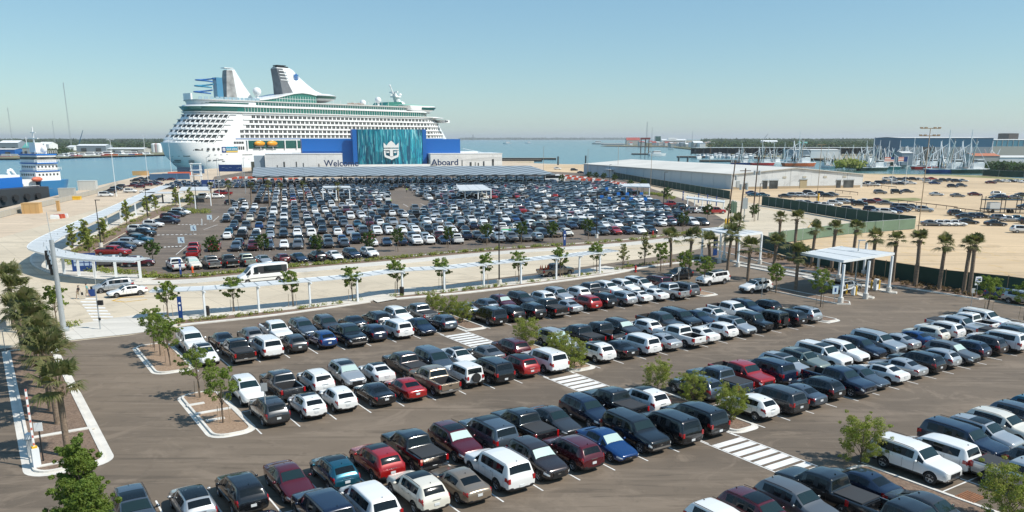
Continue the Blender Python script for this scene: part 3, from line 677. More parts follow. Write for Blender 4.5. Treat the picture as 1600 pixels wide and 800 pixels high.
# markings: stall lines, crosswalks
mb = MB()
def stripe(u, v0, v1, w=.10, fr=lot, z=.014, off=0):
    mb.add([fr(u-w/2, v0, z), fr(u+w/2, v0, z), fr(u+w/2, v1, z), fr(u-w/2, v1, z)], [(0,1,2,3)])
S1 = [42.0-2.74*(j+1) for j in range(10)][::-1]     # left edges of stalls, west block
S2 = [44.95+2.74*j for j in range(24)]
for k, c in CV.items():
    west = S1+[42.0] if k in 'BD' else ([S1[0]-2.74*j for j in (4,3,2,1)]+S1+[42.0])
    for u in west: stripe(u, c-5.5, c+5.5)
    east = S2[:13] if k in 'BD' else S2[:20]
    for u in east: stripe(u, c-5.5, c+5.5)
    mb.add([lot(west[0], c-.05, .0142), lot(42.0, c-.05, .0142), lot(42.0, c+.05, .0142), lot(west[0], c+.05, .0142)], [(0,1,2,3)])
    mb.add([lot(44.95, c-.05, .0142), lot(east[-1], c-.05, .0142), lot(east[-1], c+.05, .0142), lot(44.95, c+.05, .0142)], [(0,1,2,3)])
struct(mb.build('parking_line', PAINTW))
mb = MB()
for c, nxt in ((78.2, 59.5), (59.5, 41.1), (41.1, 22.7)):
    v1 = c-5.7; v0 = nxt+5.7; n = 8; p = (v1-v0)/n
    for i in range(n):
        v = v0+p*(i+.5); mb.add([lot(39.2, v-.30, .0144), lot(42.0, v-.30, .0144), lot(42.0, v+.30, .0144), lot(39.2, v+.30, .0144)], [(0,1,2,3)])
    for u in (39.1, 42.1): mb.add([lot(u-.05, v0-.6, .0148), lot(u+.05, v0-.6, .0148), lot(u+.05, v1+.8, .0148), lot(u-.05, v1+.8, .0148)], [(0,1,2,3)])
for i in range(11):                       # crossing on the concrete road
    y = 466+i*4.7; xa, xb = 122+i*2.6+i*.6, 152+i*4.0
    a, b2 = at(xa, y), at(xb, y); a2, b3 = at(xa+1, y+2.0), at(xb+1, y+2.0)
    mb.add([(a[0],a[1],.012), (a2[0],a2[1],.012), (b3[0],b3[1],.012), (b2[0],b2[1],.012)], [(0,1,2,3)])
struct(mb.build('crosswalk', PAINTW))
mb = MB()
def dash(x0, y0, x1, y1, w=.5, n=7, z=.018, fill=.55):
    a, b2 = Vector(at(x0, y0)), Vector(at(x1, y1)); d = (b2-a)/n; s_ = Vector((-d.y, d.x, 0)).normalized()*w/2
    for i in range(n):
        p = a+d*i; q = a+d*(i+fill); mb.add([(*(p-s_).xy, z), (*(q-s_).xy, z), (*(q+s_).xy, z), (*(p+s_).xy, z)], [(0,1,2,3)])
dash(250,386.5,286,384.5,.9,6); dash(231,367.5,310,366,.8,11); dash(278,351,325,350.5,.8,8)
dash(275,398,292,384,.12,1,fill=1); dash(318,359,340,351,.12,1,fill=1); dash(333,346,342,338,.12,1,fill=1); dash(310,366,324,366,.12,1,fill=1)
# stripes between the lanes of the middle car park
for i in range(34):
    u = -9.5+2.74*i*1.0
    for k in range(6):
        v0 = 153.9+18.3*k; p = mid(u, v0+5.5); 
        if p[1] > 128+.72*(p[0]+48)+20 and -80 < p[0] < 52: stripe(u, v0, v0+11, .14, mid, .018)
struct(mb.build('parking_line', PAINTW))
mb = MB()
def yline(pts, w=.35, z=.014):
    pts = [at(*p)[:2] for p in pts]; a = offset_line(pts, w/2); b2 = offset_line(pts, -w/2)
    for i in range(len(pts)-1): mb.add([(*b2[i], z), (*b2[i+1], z), (*a[i+1], z), (*a[i], z)], [(0,1,2,3)])
yline([(176,470),(190,465),(225,463.5)]); yline([(176,470),(195,472),(230,468)]); yline([(1180,323),(1235,334),(1272,345),(1262,356)], .2); yline([(960,390),(1060,384),(1110,380)], .15)
random.seed(3)
for i in range(75):                        # faded stall ticks in the yard
    x = random.uniform(1240, 1600); y = random.uniform(372, 425)+ (x-1400)*.05
    a = Vector(at(x, y)); d = Vector((cos(R(115)), sin(R(115)), 0))*random.uniform(1.0, 2.4); s_ = Vector((-d.y, d.x, 0)).normalized()*.09
    mb.add([tuple(a-s_+Vector((0,0,.012))), tuple(a+s_+Vector((0,0,.012))), tuple(a+d+s_+Vector((0,0,.012))), tuple(a+d-s_+Vector((0,0,.012)))], [(0,3,2,1)])
struct(mb.build('yellow_marking', PAINTY))

# strips along the road
def pl(*p): return smooth_poly([at(x, y)[:2] for x, y in p], 4)
WALKLINE = pl((258,502),(321,494.5),(405,487),(485,479),(559,471),(629,460.5),(694.5,456),(756,449),(814,442.5),(869,436),(905,431.5),(937,427),(975,421))
ribbon('covered_walk_pavement', WALKLINE, -1.0, 3.6, -.1, .12, WALK)
ribbon('kerb', WALKLINE, 3.6, 3.85, -.1, .14, KERB)
bedl = pl((262,507),(330,500.5),(430,489.5),(570,470))
ribbon('planting_bed', bedl, -.9, 1.3, -.1, .10, MULCH); ribbon('kerb', bedl, -1.5, -.9, -.1, .13, KERB)
bedr = pl((612,464),(694,457),(756,450.5),(860,437.5),(937,427),(1000,415),(1060,408),(1100,404))
ribbon('planting_bed', bedr, -1.4, .8, -.1, .10, MULCH); ribbon('kerb', bedr, -2.2, -1.4, -.1, .13, KERB)
cross_w = A2((575,466),(606,460),(622,468),(590,474)); sheet('sidewalk', cross_w, .128, WALK)
sheet('sidewalk', A2((100,511),(180,497),(262,487),(262,515),(200,523),(104,533)), .06, WALK)
NK = pl((232,432),(300,431.5),(460,416),(600,404.5),(760,390.5),(960,377),(1085,362.5),(1125,357))
ribbon('planting_bed', NK, -3.2, -.2, -.1, .09, MULCH); ribbon('kerb', NK, -.2, .1, -.1, .14, KERB); ribbon('sidewalk', NK, -7.0, -3.2, -.1, .10, WALK)
# rounded nose of the walkway round the west end of the middle car park
nose = pl((225,441),(165,438),(110,432),(78,426),(55,415),(50,404),(62,392),(110,368),(175,341),(235,318),(262,305))
ribbon('sidewalk', nose, -5.5, 0, -.1, .14, WALK); ribbon('kerb', nose, 0, .3, -.1, .15, KERB)
nb = pl((232,433),(165,431),(110,424),(92,412),(95,400),(150,371),(205,345),(262,321))
ribbon('planting_bed', nb, -4.0, 0, -.1, .12, MULCH)
# right hand mulch strip by the fence
ms_ = A2((1197,394),(1257,408),(1340,426),(1475,449.5),(1600,463),(1530,468.5),(1470,459),(1395,448),(1310,432),(1215,417),(1160,402),(1120,392),(1120,384),(1180,392)); island(ms_, MULCH, .1, .2)
# booth lanes: long narrow kerbed islands
for (x0, y0, x1, y1, w) in ((1120,404,1300,437,1.1),(1150,414,1250,433,1.3),(1180,447,1318,474,2.6),(1255,432,1360,466,1.3),(1345,446,1396,458,1.4)):
    a, b2 = Vector(at(x0, y0)), Vector(at(x1, y1)); d = (b2-a).normalized(); s_ = Vector((-d.y, d.x, 0))*w/2
    q = [(a-s_).xy[:], (b2-s_).xy[:], (b2+d*w*.4).xy[:], (b2+s_).xy[:], (a+s_).xy[:]]
    island([tuple(t) for t in q], WALK if w < 2 else MULCH, .05, .15)
sheet('grass_verge', A2((1348,311),(1430,309),(1440,311),(1438,313.5),(1400,315),(1350,314.5)), .02, GRASS)
sheet('grass_verge', A2((1350,272),(1480,275),(1620,282.5),(1620,281.4),(1534,274.4),(1348,271.3)), .02, GRASS)
sheet('grass_verge', A2((1540,309),(1600,305),(1640,304),(1640,309),(1560,312)), .02, GRASS)
# ---------------------------------------------------------------- vegetation prototypes
BARK = mat('tree_bark', (.16, .12, .085), .9, var=.25, vscale=4); PALMB = mat('palm_bark', (.21, .155, .11), .9, var=.35, vscale=5, bump=.6, bscale=9)
LEAF = m_leaf('tree_leaf', (.11, .17, .025), (.20, .27, .045), (.23, .27, .06))
LEAFD = m_leaf('dark_leaf', (.045,.085,.02), (.09,.135,.03)); LEAFY = m_leaf('shrub_leaf', (.17, .22, .035), (.31, .35, .07), (.28, .25, .09))
LEAFF = m_leaf('far_leaf', (.035, .07, .03), (.08, .12, .045)); PALML = m_leaf('palm_leaf', (.075, .10, .03), (.17, .18, .07), (.24, .20, .10)); LEAFC = m_leaf('cream_leaf', (.16, .18, .06), (.30, .28, .12))
LEAFB = m_leaf('bright_leaf', (.09,.15,.022), (.17,.24,.045), (.20,.25,.05))
def leaf_cloud(n, blobs, size, seed, up=.35, asp=.55):
    r = np.random.default_rng(seed); w = np.array([b[3] if len(b) > 3 else b[1]**2 for b in blobs]); w = w/w.sum()
    k = r.choice(len(blobs), n, p=w); c = np.array([b[0] for b in blobs])[k]; rad = np.array([b[1] for b in blobs])[k]; sq = np.array([b[2] for b in blobs])[k]
    d = r.normal(size=(n,3)); d /= np.linalg.norm(d, axis=1)[:,None]
    p = c+d*(rad*(r.uniform(.25,1,n)**.5))[:,None]*np.stack([np.ones(n), np.ones(n), sq], 1)
    nn = d+r.normal(size=(n,3))*.7; nn[:,2] += up; nn /= np.linalg.norm(nn, axis=1)[:,None]
    t = np.cross(nn, r.normal(size=(n,3))); t /= np.linalg.norm(t, axis=1)[:,None]; bt = np.cross(nn, t)
    s_ = size*r.uniform(.6, 1.35, n)[:,None]
    q = np.stack([p-t*s_, p-bt*s_*asp, p+t*s_, p+bt*s_*asp], 1)
    return q.reshape(-1, 3)
def leaf_mesh(name, q, m):
    n = len(q)//4; me = bpy.data.meshes.new(name); me.vertices.add(len(q)); me.vertices.foreach_set('co', q.astype(np.float32).ravel())
    me.loops.add(len(q)); me.loops.foreach_set('vertex_index', np.arange(len(q), dtype=np.int32)); me.polygons.add(n)
    me.polygons.foreach_set('loop_start', np.arange(0, len(q), 4, dtype=np.int32)); me.materials.append(m); me.update(); me.validate(); return me
def proto_tree(name, seed, h, cr, clear, n, size, leafm, stakes=True, shape='vase', cat='tree'):
    r = random.Random(seed); root = bpy.data.objects.new(name, None); COL.objects.link(root); root.location = (0,0,-500)
    tb = MB(); lean = (r.uniform(-.12,.12), r.uniform(-.12,.12)); tb.path([(0,0,0),(lean[0]*.5,lean[1]*.5,clear*.6),(lean[0],lean[1],clear),(lean[0]*1.4,lean[1],clear+(h-clear)*.6)], [.075*h/4,.06*h/4,.05*h/4,.02], 7)
    blobs = []; nb_ = {'vase': 26, 'airy': 20, 'cone': 90, 'bush': 60}[shape]; H_ = h-clear
    for i in range(nb_):
        f = ((i+.5)/nb_)**.8; a = i*2.399+r.uniform(-.5,.5)
        env = {'vase': .45+.75*sin(pi*min(1,f*.95+.05))**.8, 'airy': 1.1-.85*f, 'cone': 1.15-.95*f**1.3, 'bush': .8+.35*sin(pi*(f*.8+.1))}[shape]
        rr = cr*env*r.uniform(.25, 1.0)**.6*.85; z = clear+H_*(f*.95)+r.uniform(-.06,.06)*H_
        p = (lean[0]+rr*cos(a), lean[1]+rr*sin(a), z); q = cr*r.uniform(.16,.30)*(1 if shape != 'cone' else .85); blobs.append((p, q, r.uniform(.55,1.0)))
        if i % 3 == 0 or shape == 'airy': tb.path([(lean[0], lean[1], clear*r.uniform(.7,1.0)+max(0,f-.4)*H_*.5), (lean[0]+rr*.5*cos(a), lean[1]+rr*.5*sin(a), clear+(z-clear)*.6), p], [.028*h/4,.018*h/4,.006], 4)
        if r.random() < .55:               # stray sprays beyond the outline
            blobs.append(((p[0]+q*1.4*cos(a), p[1]+q*1.4*sin(a), z+q*r.uniform(.1,1.2)), q*.45, .7, q*q*.35))
    blobs.append(((lean[0],lean[1],clear+H_*.5), cr*.42, 1.2, cr*cr*.10))
    link('trunk', tb.mesh('trunk', BARK, 50), root)
    link('crown', leaf_mesh('crown', leaf_cloud(n, blobs, size, seed), leafm), root)
    if stakes:
        for a in (.5, 2.6, 4.7): link('stake', MB().tube((.55*cos(a), .55*sin(a), 0), (.5*cos(a), .5*sin(a), 1.5), .025, n=5).mesh('stake', WOODL), root)
    return root
def proto_palm(seed, h, leaves=26, L=1.25, tr=.17, pk=1.0):
    r = random.Random(seed); root = bpy.data.objects.new('palm_tree', None); COL.objects.link(root); root.location = (0,0,-500)
    lx, ly = r.uniform(-.25,.25), r.uniform(-.25,.25); tb = MB(); pts = []; rs = []
    for i in range(9):
        t = i/8; pts.append((lx*t*t, ly*t*t, h*t)); rs.append(tr*(1.12-.12*t+(.12 if i == 8 else 0)+r.uniform(-.01,.01)))
    tb.path(pts, rs, 10)
    for i in range(40):                    # old leaf boots under the crown
        a = r.uniform(0, 2*pi); z = h*r.uniform(.86, 1.0); tb.tube((lx+tr*.9*cos(a), ly+tr*.9*sin(a), z), (lx+tr*1.75*cos(a), ly+tr*1.75*sin(a), z+.22), .04, .02, 4)
    link('trunk', tb.mesh('trunk', PALMB, 60), root)
    V = []; Fq = []
    top = Vector((lx, ly, h))
    for i in range(leaves):
        a = i*2.399+r.uniform(-.3,.3); el = r.uniform(-.65, 1.15) if i > 5 else r.uniform(.9, 1.4); pl_ = r.uniform(.45, .95)*pk
        d = Vector((cos(a)*cos(el), sin(a)*cos(el), sin(el))); hub = top+Vector((0,0,.15))+d*pl_
        side = d.cross(Vector((0,0,1))); side = side.normalized() if side.length > .05 else Vector((1,0,0)); up = side.cross(d).normalized()
        o = len(V); w = side*.018; V += [top+w, top-w, hub-w, hub+w]; Fq.append((o, o+1, o+2, o+3))
        nb_ = 18; ll = L*r.uniform(.75, 1.1)
        for k in range(nb_):
            t = (k/(nb_-1)-.5)*2; ang = t*1.45; dd = (d*cos(ang)+side*sin(ang)).normalized(); dd = (dd+up*.18*(1-abs(t))).normalized()
            l = ll*(1-.28*abs(t))*r.uniform(.9,1.05); m1 = hub+dd*l*.55; tip = hub+dd*l*.92-Vector((0,0,1))*l*r.uniform(.12,.42)
            pw = (dd.cross(up)).normalized()*.045*L
            o = len(V); V += [hub, m1-pw, tip, m1+pw]; Fq.append((o, o+1, o+2, o+3))
    me = bpy.data.meshes.new('crown'); me.from_pydata([tuple(v) for v in V], [], Fq); me.materials.append(PALML); link('crown', me, root)
    return root
TP = {}
def tree_proto(kind, i):
    k = (kind, i)
    if k not in TP:
        if kind == 'street': TP[k] = proto_tree('street_tree', 10+i, 4.2, 1.2, 1.8, 2600, .10, LEAF, True)
        elif kind == 'yellow': TP[k] = proto_tree('street_tree', 30+i, 4.2, 1.0, 1.0, 480, .15, LEAFC, False, 'airy')
        elif kind == 'island': TP[k] = proto_tree('young_tree', 50+i, 4.5, 1.3, 1.9, 4200, .07, LEAF, True)
        elif kind == 'bush': TP[k] = proto_tree('island_shrub', 70+i, 2.8, 1.2, .3, 11000, .045, LEAFY, False, 'bush')
        elif kind == 'mid': TP[k] = proto_tree('car_park_tree', 90+i, 4.6, 1.3, 1.9, 800, .2, LEAFD, True)
        elif kind == 'poplar': TP[k] = proto_tree('slender_tree', 110+i, 5.4, 1.7, .8, 1100, .2, LEAFY, False, 'airy')
        elif kind == 'big': TP[k] = proto_tree('leafy_tree', 130+i, 6.0, 1.7, .8, 24000, .062, LEAFB, False, 'cone')
        elif kind == 'palm': TP[k] = proto_palm(150+i, (4.6, 5.2, 4.2, 5.6)[i], 21, 1.5, .20, 1.3)
        elif kind == 'rpalm': TP[k] = proto_palm(170+i, (6.0, 6.6, 5.6)[i], 19, 1.3, .23)
        elif kind == 'fpalm': TP[k] = proto_palm(190+i, (5.5, 6.2)[i], 15, 1.15, .2)
    return TP[k]
def plant(kind, i, loc, label, group=None, sc=1.0, cat='tree'):
    r = copy_tree(tree_proto(kind, i), loc, random.uniform(0, 6.28), label, group); r['category'] = cat; r.scale = (sc, sc, sc*random.uniform(.95, 1.05)); return r

random.seed(5)
# trees and shrubs of the near car park
for n_, (u, v, w_) in enumerate([(12.9,83.6,'farthest'),(12.8,80.0,'middle'),(12.9,75.8,'nearest')]):
    plant('island', n_, lot(u, v, .1), f'young staked tree on the far west gravel island, {w_} of its three', 'young trees on the west islands', .86)
for n_, (u, v, w_) in enumerate([(12.9,64.6,'behind'),(12.9,57.6,'in front of')]):
    plant('island', n_+1, lot(u, v, .1), f'young staked tree on near west gravel island, {w_} the kerb bar', 'young trees on the west islands', .9)
for n_, (x, y, sc, t) in enumerate([(676,487,0.86,'feathery shrub at the far end of the rear island beside the crossing'),(700,497,0.90,'feathery shrub in the middle of the rear island between parked trucks'),(722,503,0.86,'bright green shrub at the near end of the rear mulch island'),
      (822,540,1.0,'lone pale shrub at the tip of the second island, by a silver SUV'),(872,562,0.90,'yellow green shrub between the silver SUV and white SUV on second island'),(897,575,0.95,'larger ragged shrub at the near end of second island'),
      (1028,608,0.86,'rounded shrub at the far tip of the third island'),(1082,627,0.86,'shrub beside the slate pickup on the third island'),(1140,655,0.90,'shrub at the near end of third island above wide crossing'),
      (1345,722,1.1,'bushy green shrub on the front island beside the white SUV'),(1578,818,1.1,'large shrub cut by the lower right corner of the photo')]):
    plant('bush', n_ % 4, at(x, y, .1), t, 'shrubs on the car park islands', sc, 'shrub')
plant('big', 0, (-20.6, 35.6, 0), 'dense green tree rising at the lower left edge beside the gate', None, 1.0)
plant('big', 1, (-18.9, 33.2, 0), 'second green treetop at the lower left, in front of the gate tree', None, .85)
WPALM = [(107,712),(90,662),(80,641),(78,622),(72,606),(66,592),(60,580),(52,566),(44,556),(88,646),(36,548)]
for n_, (x, y) in enumerate(WPALM):
    plant('palm', n_ % 4, at(x, y, .1), ['nearest palm of the west planter, beside the tree by the gate','second palm of the west planter, thick bare trunk beside the gate arm','third palm of the west planter, trunk just behind the second'][n_] if n_ < 3 else f'palm in the crowded clump of the west planter, {["","","","fourth","fifth","sixth","seventh","eighth","ninth","tenth","eleventh"][n_]} from the near end',
          'palms in the west planter', .95)
plant('palm', 1, at(22, 512), 'tall palm standing in the pale pavement at the left edge', None, 1.05); plant('palm', 2, at(36, 520), 'palm behind the small road sign at the left edge', None, 1.0)
plant('street', 1, at(90, 513), 'small street tree beside the tall traffic signal pole', None, 1.05)
bx = [(263,497),(366,487),(458,479),(551,470),(621,458),(691,451),(757,445),(811,440),(875,433),(932,425)]
for n_, (x, y) in enumerate(bx):
    plant('street', n_ % 4, at(x, y, .1), f'staked young tree beside the covered walkway, {["first","second","third","fourth","fifth","sixth","seventh","eighth","ninth","tenth"][n_]} from the west end', 'young trees along the covered walkway')
for n_, (x, y, t) in enumerate([(973,421,'pale yellowish young tree at the east end of the walkway cover'),(1007,414,'larger pale yellow tree between two palms on the verge')]): plant('yellow', n_, at(x, y, .1), t, None, 1.0 if n_ == 0 else 1.2)
plant('street', 2, at(1032,424,.1), 'leafy young tree by the red hydrant and first palm'); plant('street', 0, at(1070,436,.1), 'young tree in front of the black SUV near the booth lanes')
plant('street', 3, at(1100,446), 'young tree on the small island beside the white SUV', None, 1.0); plant('street', 1, at(1212,458,.1), 'young tree between the white crossover and the toll lane', None, .95)
plant('island', 0, at(1282,480,.1), 'round green tree on the island under the right booth canopy'); plant('island', 2, at(1541,492,.1), 'green tree by the white sign at the right fence', None, 1.05); plant('island', 1, at(1600,500,.1), 'green tree cut by the right edge beside the silver car')
for n_, (x, y) in enumerate([(1048,417),(1077,430),(1108,424),(1136,430),(1168,440),(1207,437),(1243,452),(1150,404)]):
    plant('palm', n_ % 4, at(x, y, .1), ['palm left of the far booth, first of its line','second palm left of the far booth','palm standing before the far booth canopy post','palm between the far booth and the white SUV','palm at the near corner of the far booth','palm midway between the two booth canopies','palm by the lamp post left of the right booth','palm behind the far booth canopy'][n_], 'palms among the booth lanes', 1.0)
for n_, (x, y) in enumerate([(1216,395),(1240,406),(1268,414),(1299,421),(1330,427),(1361,434),(1394,441),(1430,447),(1467,452),(1505,457),(1514,460)]):
    plant('rpalm', n_ % 3, at(x, y, .1), f'palm on the mulch strip along the dark fence, {["first","second","third","fourth","fifth","sixth","seventh","eighth","ninth","tenth","eleventh"][n_]} from the left', 'palms along the dark fence', 1.0)
# middle car park trees
for n_, (x, y) in enumerate([(240,420),(333,415),(412,410),(497,411),(576,406),(622,399),(700,394),(760,389),(815,387),(864,385),(919,380),(1067,367),(1105,352),(1141,350),(1178,352)]):
    plant('mid', n_ % 3, at(x, y-6), f'small dark tree on middle park front verge, {["first","second","third","fourth","fifth","sixth","seventh","eighth","ninth","tenth","eleventh","last"][n_]} from left' if n_ < 12 else ['young tree by the yellow bollards near the utility poles','slender young tree right of the red pickup','bushy tree between the leaning utility poles'][n_-12], 'verge trees of the middle car park', .9)
for n_, (x, y, s_) in enumerate([(115,392,.85),(135,385,.9),(163,377,.85),(198,352,1.0),(230,335,.9),(243,330,.8),(275,322,1.0),(298,324,1.05),(140,398,.8)]):
    plant('poplar', n_ % 3, at(x, y, .1), f'light green slender tree on the curved planting bed, {["first","second","third","fourth","fifth","sixth","seventh","eighth","ninth"][n_]} planted', 'slender trees on the curved bed', s_)
for n_, (x, y) in enumerate([(331,321),(359,321),(393,322),(421,322),(441,321),(476,323),(530,322)]):
    plant('fpalm', n_ % 2, at(x, y), f'thin palm on the pale path across the middle car park, {["first","second","third","fourth","fifth","sixth","seventh"][n_]} from left', 'palms across the middle car park', 1.0)
for n_, (x, y, s_) in enumerate([(878,290,1.1),(920,283,1),(931,284,1),(943,285,1),(960,288,1),(1041,318,1.1),(985,300,1),(1005,300,1)]):
    plant('mid', n_ % 3, at(x, y), f'young tree on the verge by the red barriers, {"first second third fourth fifth sixth seventh last".split()[n_]} from left', 'trees by the red barriers', s_)
# ground cover along the beds
def tufts(name, pts, n, size, m, label, spread=.9, h=.35, d=0):
    r = random.Random(len(pts)+n); blobs = []
    for i in range(n):
        t = r.uniform(0, len(pts)-1.001); k = int(t); f = t-k; p = pts[k]; q = pts[k+1]
        blobs.append(((p[0]+(q[0]-p[0])*f+r.uniform(-spread,spread), p[1]+(q[1]-p[1])*f+r.uniform(-spread,spread), .15+h*.5), h*r.uniform(.8,1.5), .8))
    o = link(name, leaf_mesh(name, leaf_cloud(n*26, blobs, size, n, .8), m)); stuff(o, label, 'ground cover'); return o
tufts('ground_cover', offset_line(bedl, .2), 60, .10, LEAFY, 'low green plants along the walkway bed', .35, .28)
tufts('ground_cover', offset_line(bedr, -.2), 110, .10, LEAFY, 'low green plants along the eastern walkway bed', .4, .26)
tufts('ground_cover', offset_line(NK, -1.2), 420, .14, LEAFY, 'low plants along the middle car park verge', .55, .36)
tufts('ground_cover', offset_line(nb, -2), 160, .16, LEAFY, 'shrubs of the curved planting bed', .9, .5)
tufts('ground_cover', pl((262,330),(300,332),(320,333)), 60, .2, LEAFY, 'low hedge beside the far white canopy', 2.2, .7)
tufts('ground_cover', pl((1190,398),(1300,424),(1420,444),(1530,464)), 240, .12, m_leaf('dry_leaf', (.15,.10,.06), (.24,.17,.09)), 'dry brown tufts on the fence strip', 1.4, .2)
tufts('ground_cover', pl((1010,303),(1035,306),(1050,312)), 60, .2, LEAFY, 'low plants on the verge by the blue bays', 1.5, .5)
tufts('ground_cover', pl((88,512),(100,513),(118,510)), 14, .12, LEAFY, 'small bushes at the foot of the signal pole', .5, .5)
# ---------------------------------------------------------------- vehicles: near car park, stall by stall (read from the photo)
# colour + type + options, then f = nose to the camera side, b = tail to the camera side, x = silver sunshade
def row(name, half, first_u, s_, c):
    for i, tk in enumerate(s_.split()):
        if tk == '__': continue
        u = first_u+2.74*(i+.5)+random.uniform(-.13, .13); face = -1 if tk.endswith('f') else 1
        tl = VT[tk[1]]['L']; v = c+(2.72 if half == 'n' else -2.72)+random.uniform(-.18, .18)+(0 if tl < 5.5 else (.1 if half == 'n' else -.1))
        x, y, _ = lot(u, v); add_vehicle(x, y, TH+(pi/2 if face > 0 else -pi/2)+random.uniform(-.02, .02), tk[:-1].replace('_',''), name, i)
random.seed(21)
u1 = S1[0]; u2 = S2[0]
row('rear line of the rearmost row', 'n', u1, 'WSf Kdb Gcb Wpf Lsf Dsf Kdb Ksb Wsf Gptb', 78.2)
row('front line of the rearmost row', 's', u1, 'Wcsf Kptb WSb Dcb Bcb Kptf Ncb Wmb Ndf Lcb', 78.2)
row('rear line of the rear right row', 'n', u2, 'Vdb Lcb Mcxf Dsf Wsb Vsf Wsb Gptb Wsf Wsf Wmsf MSb', 78.2)
row('front line of the rear right row', 's', u2, 'KSb Ksb Ksb Kptb Vdb Rsb Ksb Vsb Wdsb Wdb Vpb Gmb', 78.2)
row('rear line of the middle left row', 'n', u1, 'Wsf Dpb Wsb Vsrsxf Wdsb Uptb Lmf Wdsf Gdb Msb', 59.5)
row('front line of the middle left row', 's', u1, 'Dssb Wcsb Wcb Kdb Rdb Tpb Wjb KSb Rsbb WSb', 59.5)
row('rear line of the middle right row', 'n', u2, 'Vsxf Kptb Kpb Dsxf Wcb Dpf KSf Ndf Wdsf Wpf Nsf Kcb', 59.5)
row('front line of the middle right row', 's', u2, 'Wssb Kdb Wmb Vdb Wpb Wdb Wcb Vssf Kjf Kjb Ksb Vsb', 59.5)
row('rear line of the long near row', 'n', u1-2.74*4, 'Lssf Vcbb Ksb Mdf Ecsb Rssb Kptb Mssxf LSsb Kptb Ddf Nsf Kptb Wssb', 41.1)
row('front line of the long near row', 's', u1-2.74*4, '__ __ Ndb NSb Wmb Csssb Tdb WSrb Usxf Msrb Bdxf KSf KSb KSb', 41.1)
row('rear line of the right near row', 'n', u2, 'Lsb Lptb Rpf NSb Vssf Osrsf WSsf Wsf Nsf VSf Vdb Bdb Ccb Wsb Vptf Wpb WSf', 41.1)
row('front line of the right near row', 's', u2, 'Wcb Dmb Ldb Kcb Npf Ldf Wdsb Vdb Ksb Vcb Gsxf Ncb Usb WSb Kptf Wsf', 41.1)
row('rear line of the bottom row', 'n', u1+2.74*5, 'Wsf Mssf Gsf Kptb Ndb', 22.7)
row('front line of the bottom row', 's', u1+2.74*8, 'Kpf Ddf', 23.5)
row('rear line of the bottom right row', 'n', u2, 'WSf Wmb NSf Vssf Csrf Lsf Esf Wsf Vsf', 22.7)
row('front line of the bottom right row', 's', u2, '__ Vptf Dsf', 22.9)
SPEC = [ # x, y (ground contact pixel), heading, code, label
 (1059,437,TH+pi,'Ksb','black SUV turning out behind the dark red SUV by the booth lanes'),
 (1113,444,TH+pi,'WSb','large white SUV leaving on the aisle beside the palms'),
 (1180,456,TH+pi-.1,'Wsb','white crossover queueing towards the far booth, mirror by the lamp sign'),
 (1322,456,TH,'Vsb','silver SUV stopped under the right booth canopy'),
 (1567,469,-pi/2+TH,'Bcb','blue hatchback parked alone by the dark fence at right edge'),
 (1599,476,-pi/2+TH,'Vsf','silver SUV half cut off at right edge beside the fence'),
 (176,455,TH+pi+.06,'Vmb','silver minivan standing at the kerb behind the white sedan'),
 (199,462,TH+pi+.10,'Wdb','white sedan waiting at the crossing on the concrete road'),
 (868,431,R(34),'Tpb','beige pickup with orange cones in its bed driving on the concrete road')]
for x, y, a, c, t in SPEC: add_vehicle(*at(x, y)[:2], a, c, None, 0, t)
# quay side rows and rows on the left of the middle park (pixel, heading, code)
FL = 'vehicles on the quay apron'
for i, (x, y, c) in enumerate([(166,307,'Wm'),(172,302,'Ds'),(182,298,'Ks'),(187,294,'Ds'),(204,301,'Ws'),(229,302,'Ws'),(236,312,'KS'),(207,292,'Md'),(213,289,'Nd'),(218,294,'Mc'),(224,289,'Nd'),(230,291,'Ms'),(228,285,'Dd'),(235,287,'Md'),(240,290,'Nc'),(212,284,'Ks'),(222,281,'Nd'),(232,281,'Ns'),(243,286,'Vd'),(250,283,'Ns'),(246,289,'Ms'),(266,282,'Md'),(240,278,'Nd'),(211,314,'Ws')]):
    add_vehicle(*at(x, y)[:2], R(10)+pi*(i % 2), c, 'quay apron', i)
ML = 'left edge of the middle car park'
for i, (x, y, c) in enumerate([(164,413,'Gm'),(218,413,'Ms'),(178,397,'Rp'),(192,389,'Ns'),(205,382,'Vs'),(212,376,'Tp'),(216,378,'Ep'),(222,367,'Kp'),(217,360,'Ws'),(228,358,'Dd'),(240,352,'Ws'),(262,347,'Np'),(266,340,'Ms'),(276,336,'Ks'),(283,332,'Wm')]):
    add_vehicle(*at(x, y+3)[:2], R(-6) if i > 1 else R(20+180*(i == 0)), c, ML, i)
for i, c in enumerate('Wptb Csxf Gpb Kptb Optb Vdf Mcb Ndf Ksb Wdf Nsf Wsf'.split()):
    x = 275+i*27.5; y = 421-i*1.78; add_vehicle(*at(x, y)[:2], TH+(pi/2 if c[-1] == 'b' else -pi/2), c[:-1], 'front verge line of the middle car park', i)
for (x, y, c, a) in [(304,388,'Rp',TM-pi/2+pi),(303,396,'Rp',TM-pi/2+pi),(336,385,'Rp',TM-pi/2)]: add_vehicle(*at(x, y+6)[:2], a, c, 'red pair beside the accessible bays', x)
for i, (x, y, c, a) in enumerate([(1047,323,'Rp',-.1),(1062,327,'Dp',0),(1072,330,'Ks',.1),(1085,333,'Gs',0),(1098,333,'Wp',0),(1117,334,'Rp',0),(363,320,'Ks',.2),(378,318,'Ds',2),(345,302,'Md',0),(350,305,'Rp',3),(340,310,'Ws',.4),(322,309,'Ws',.4),(315,311,'Wp',.4)]):
    add_vehicle(*at(x, y)[:2], R(10)+a, c, 'east edge of the middle car park' if x > 900 else 'far left of the middle car park', i)
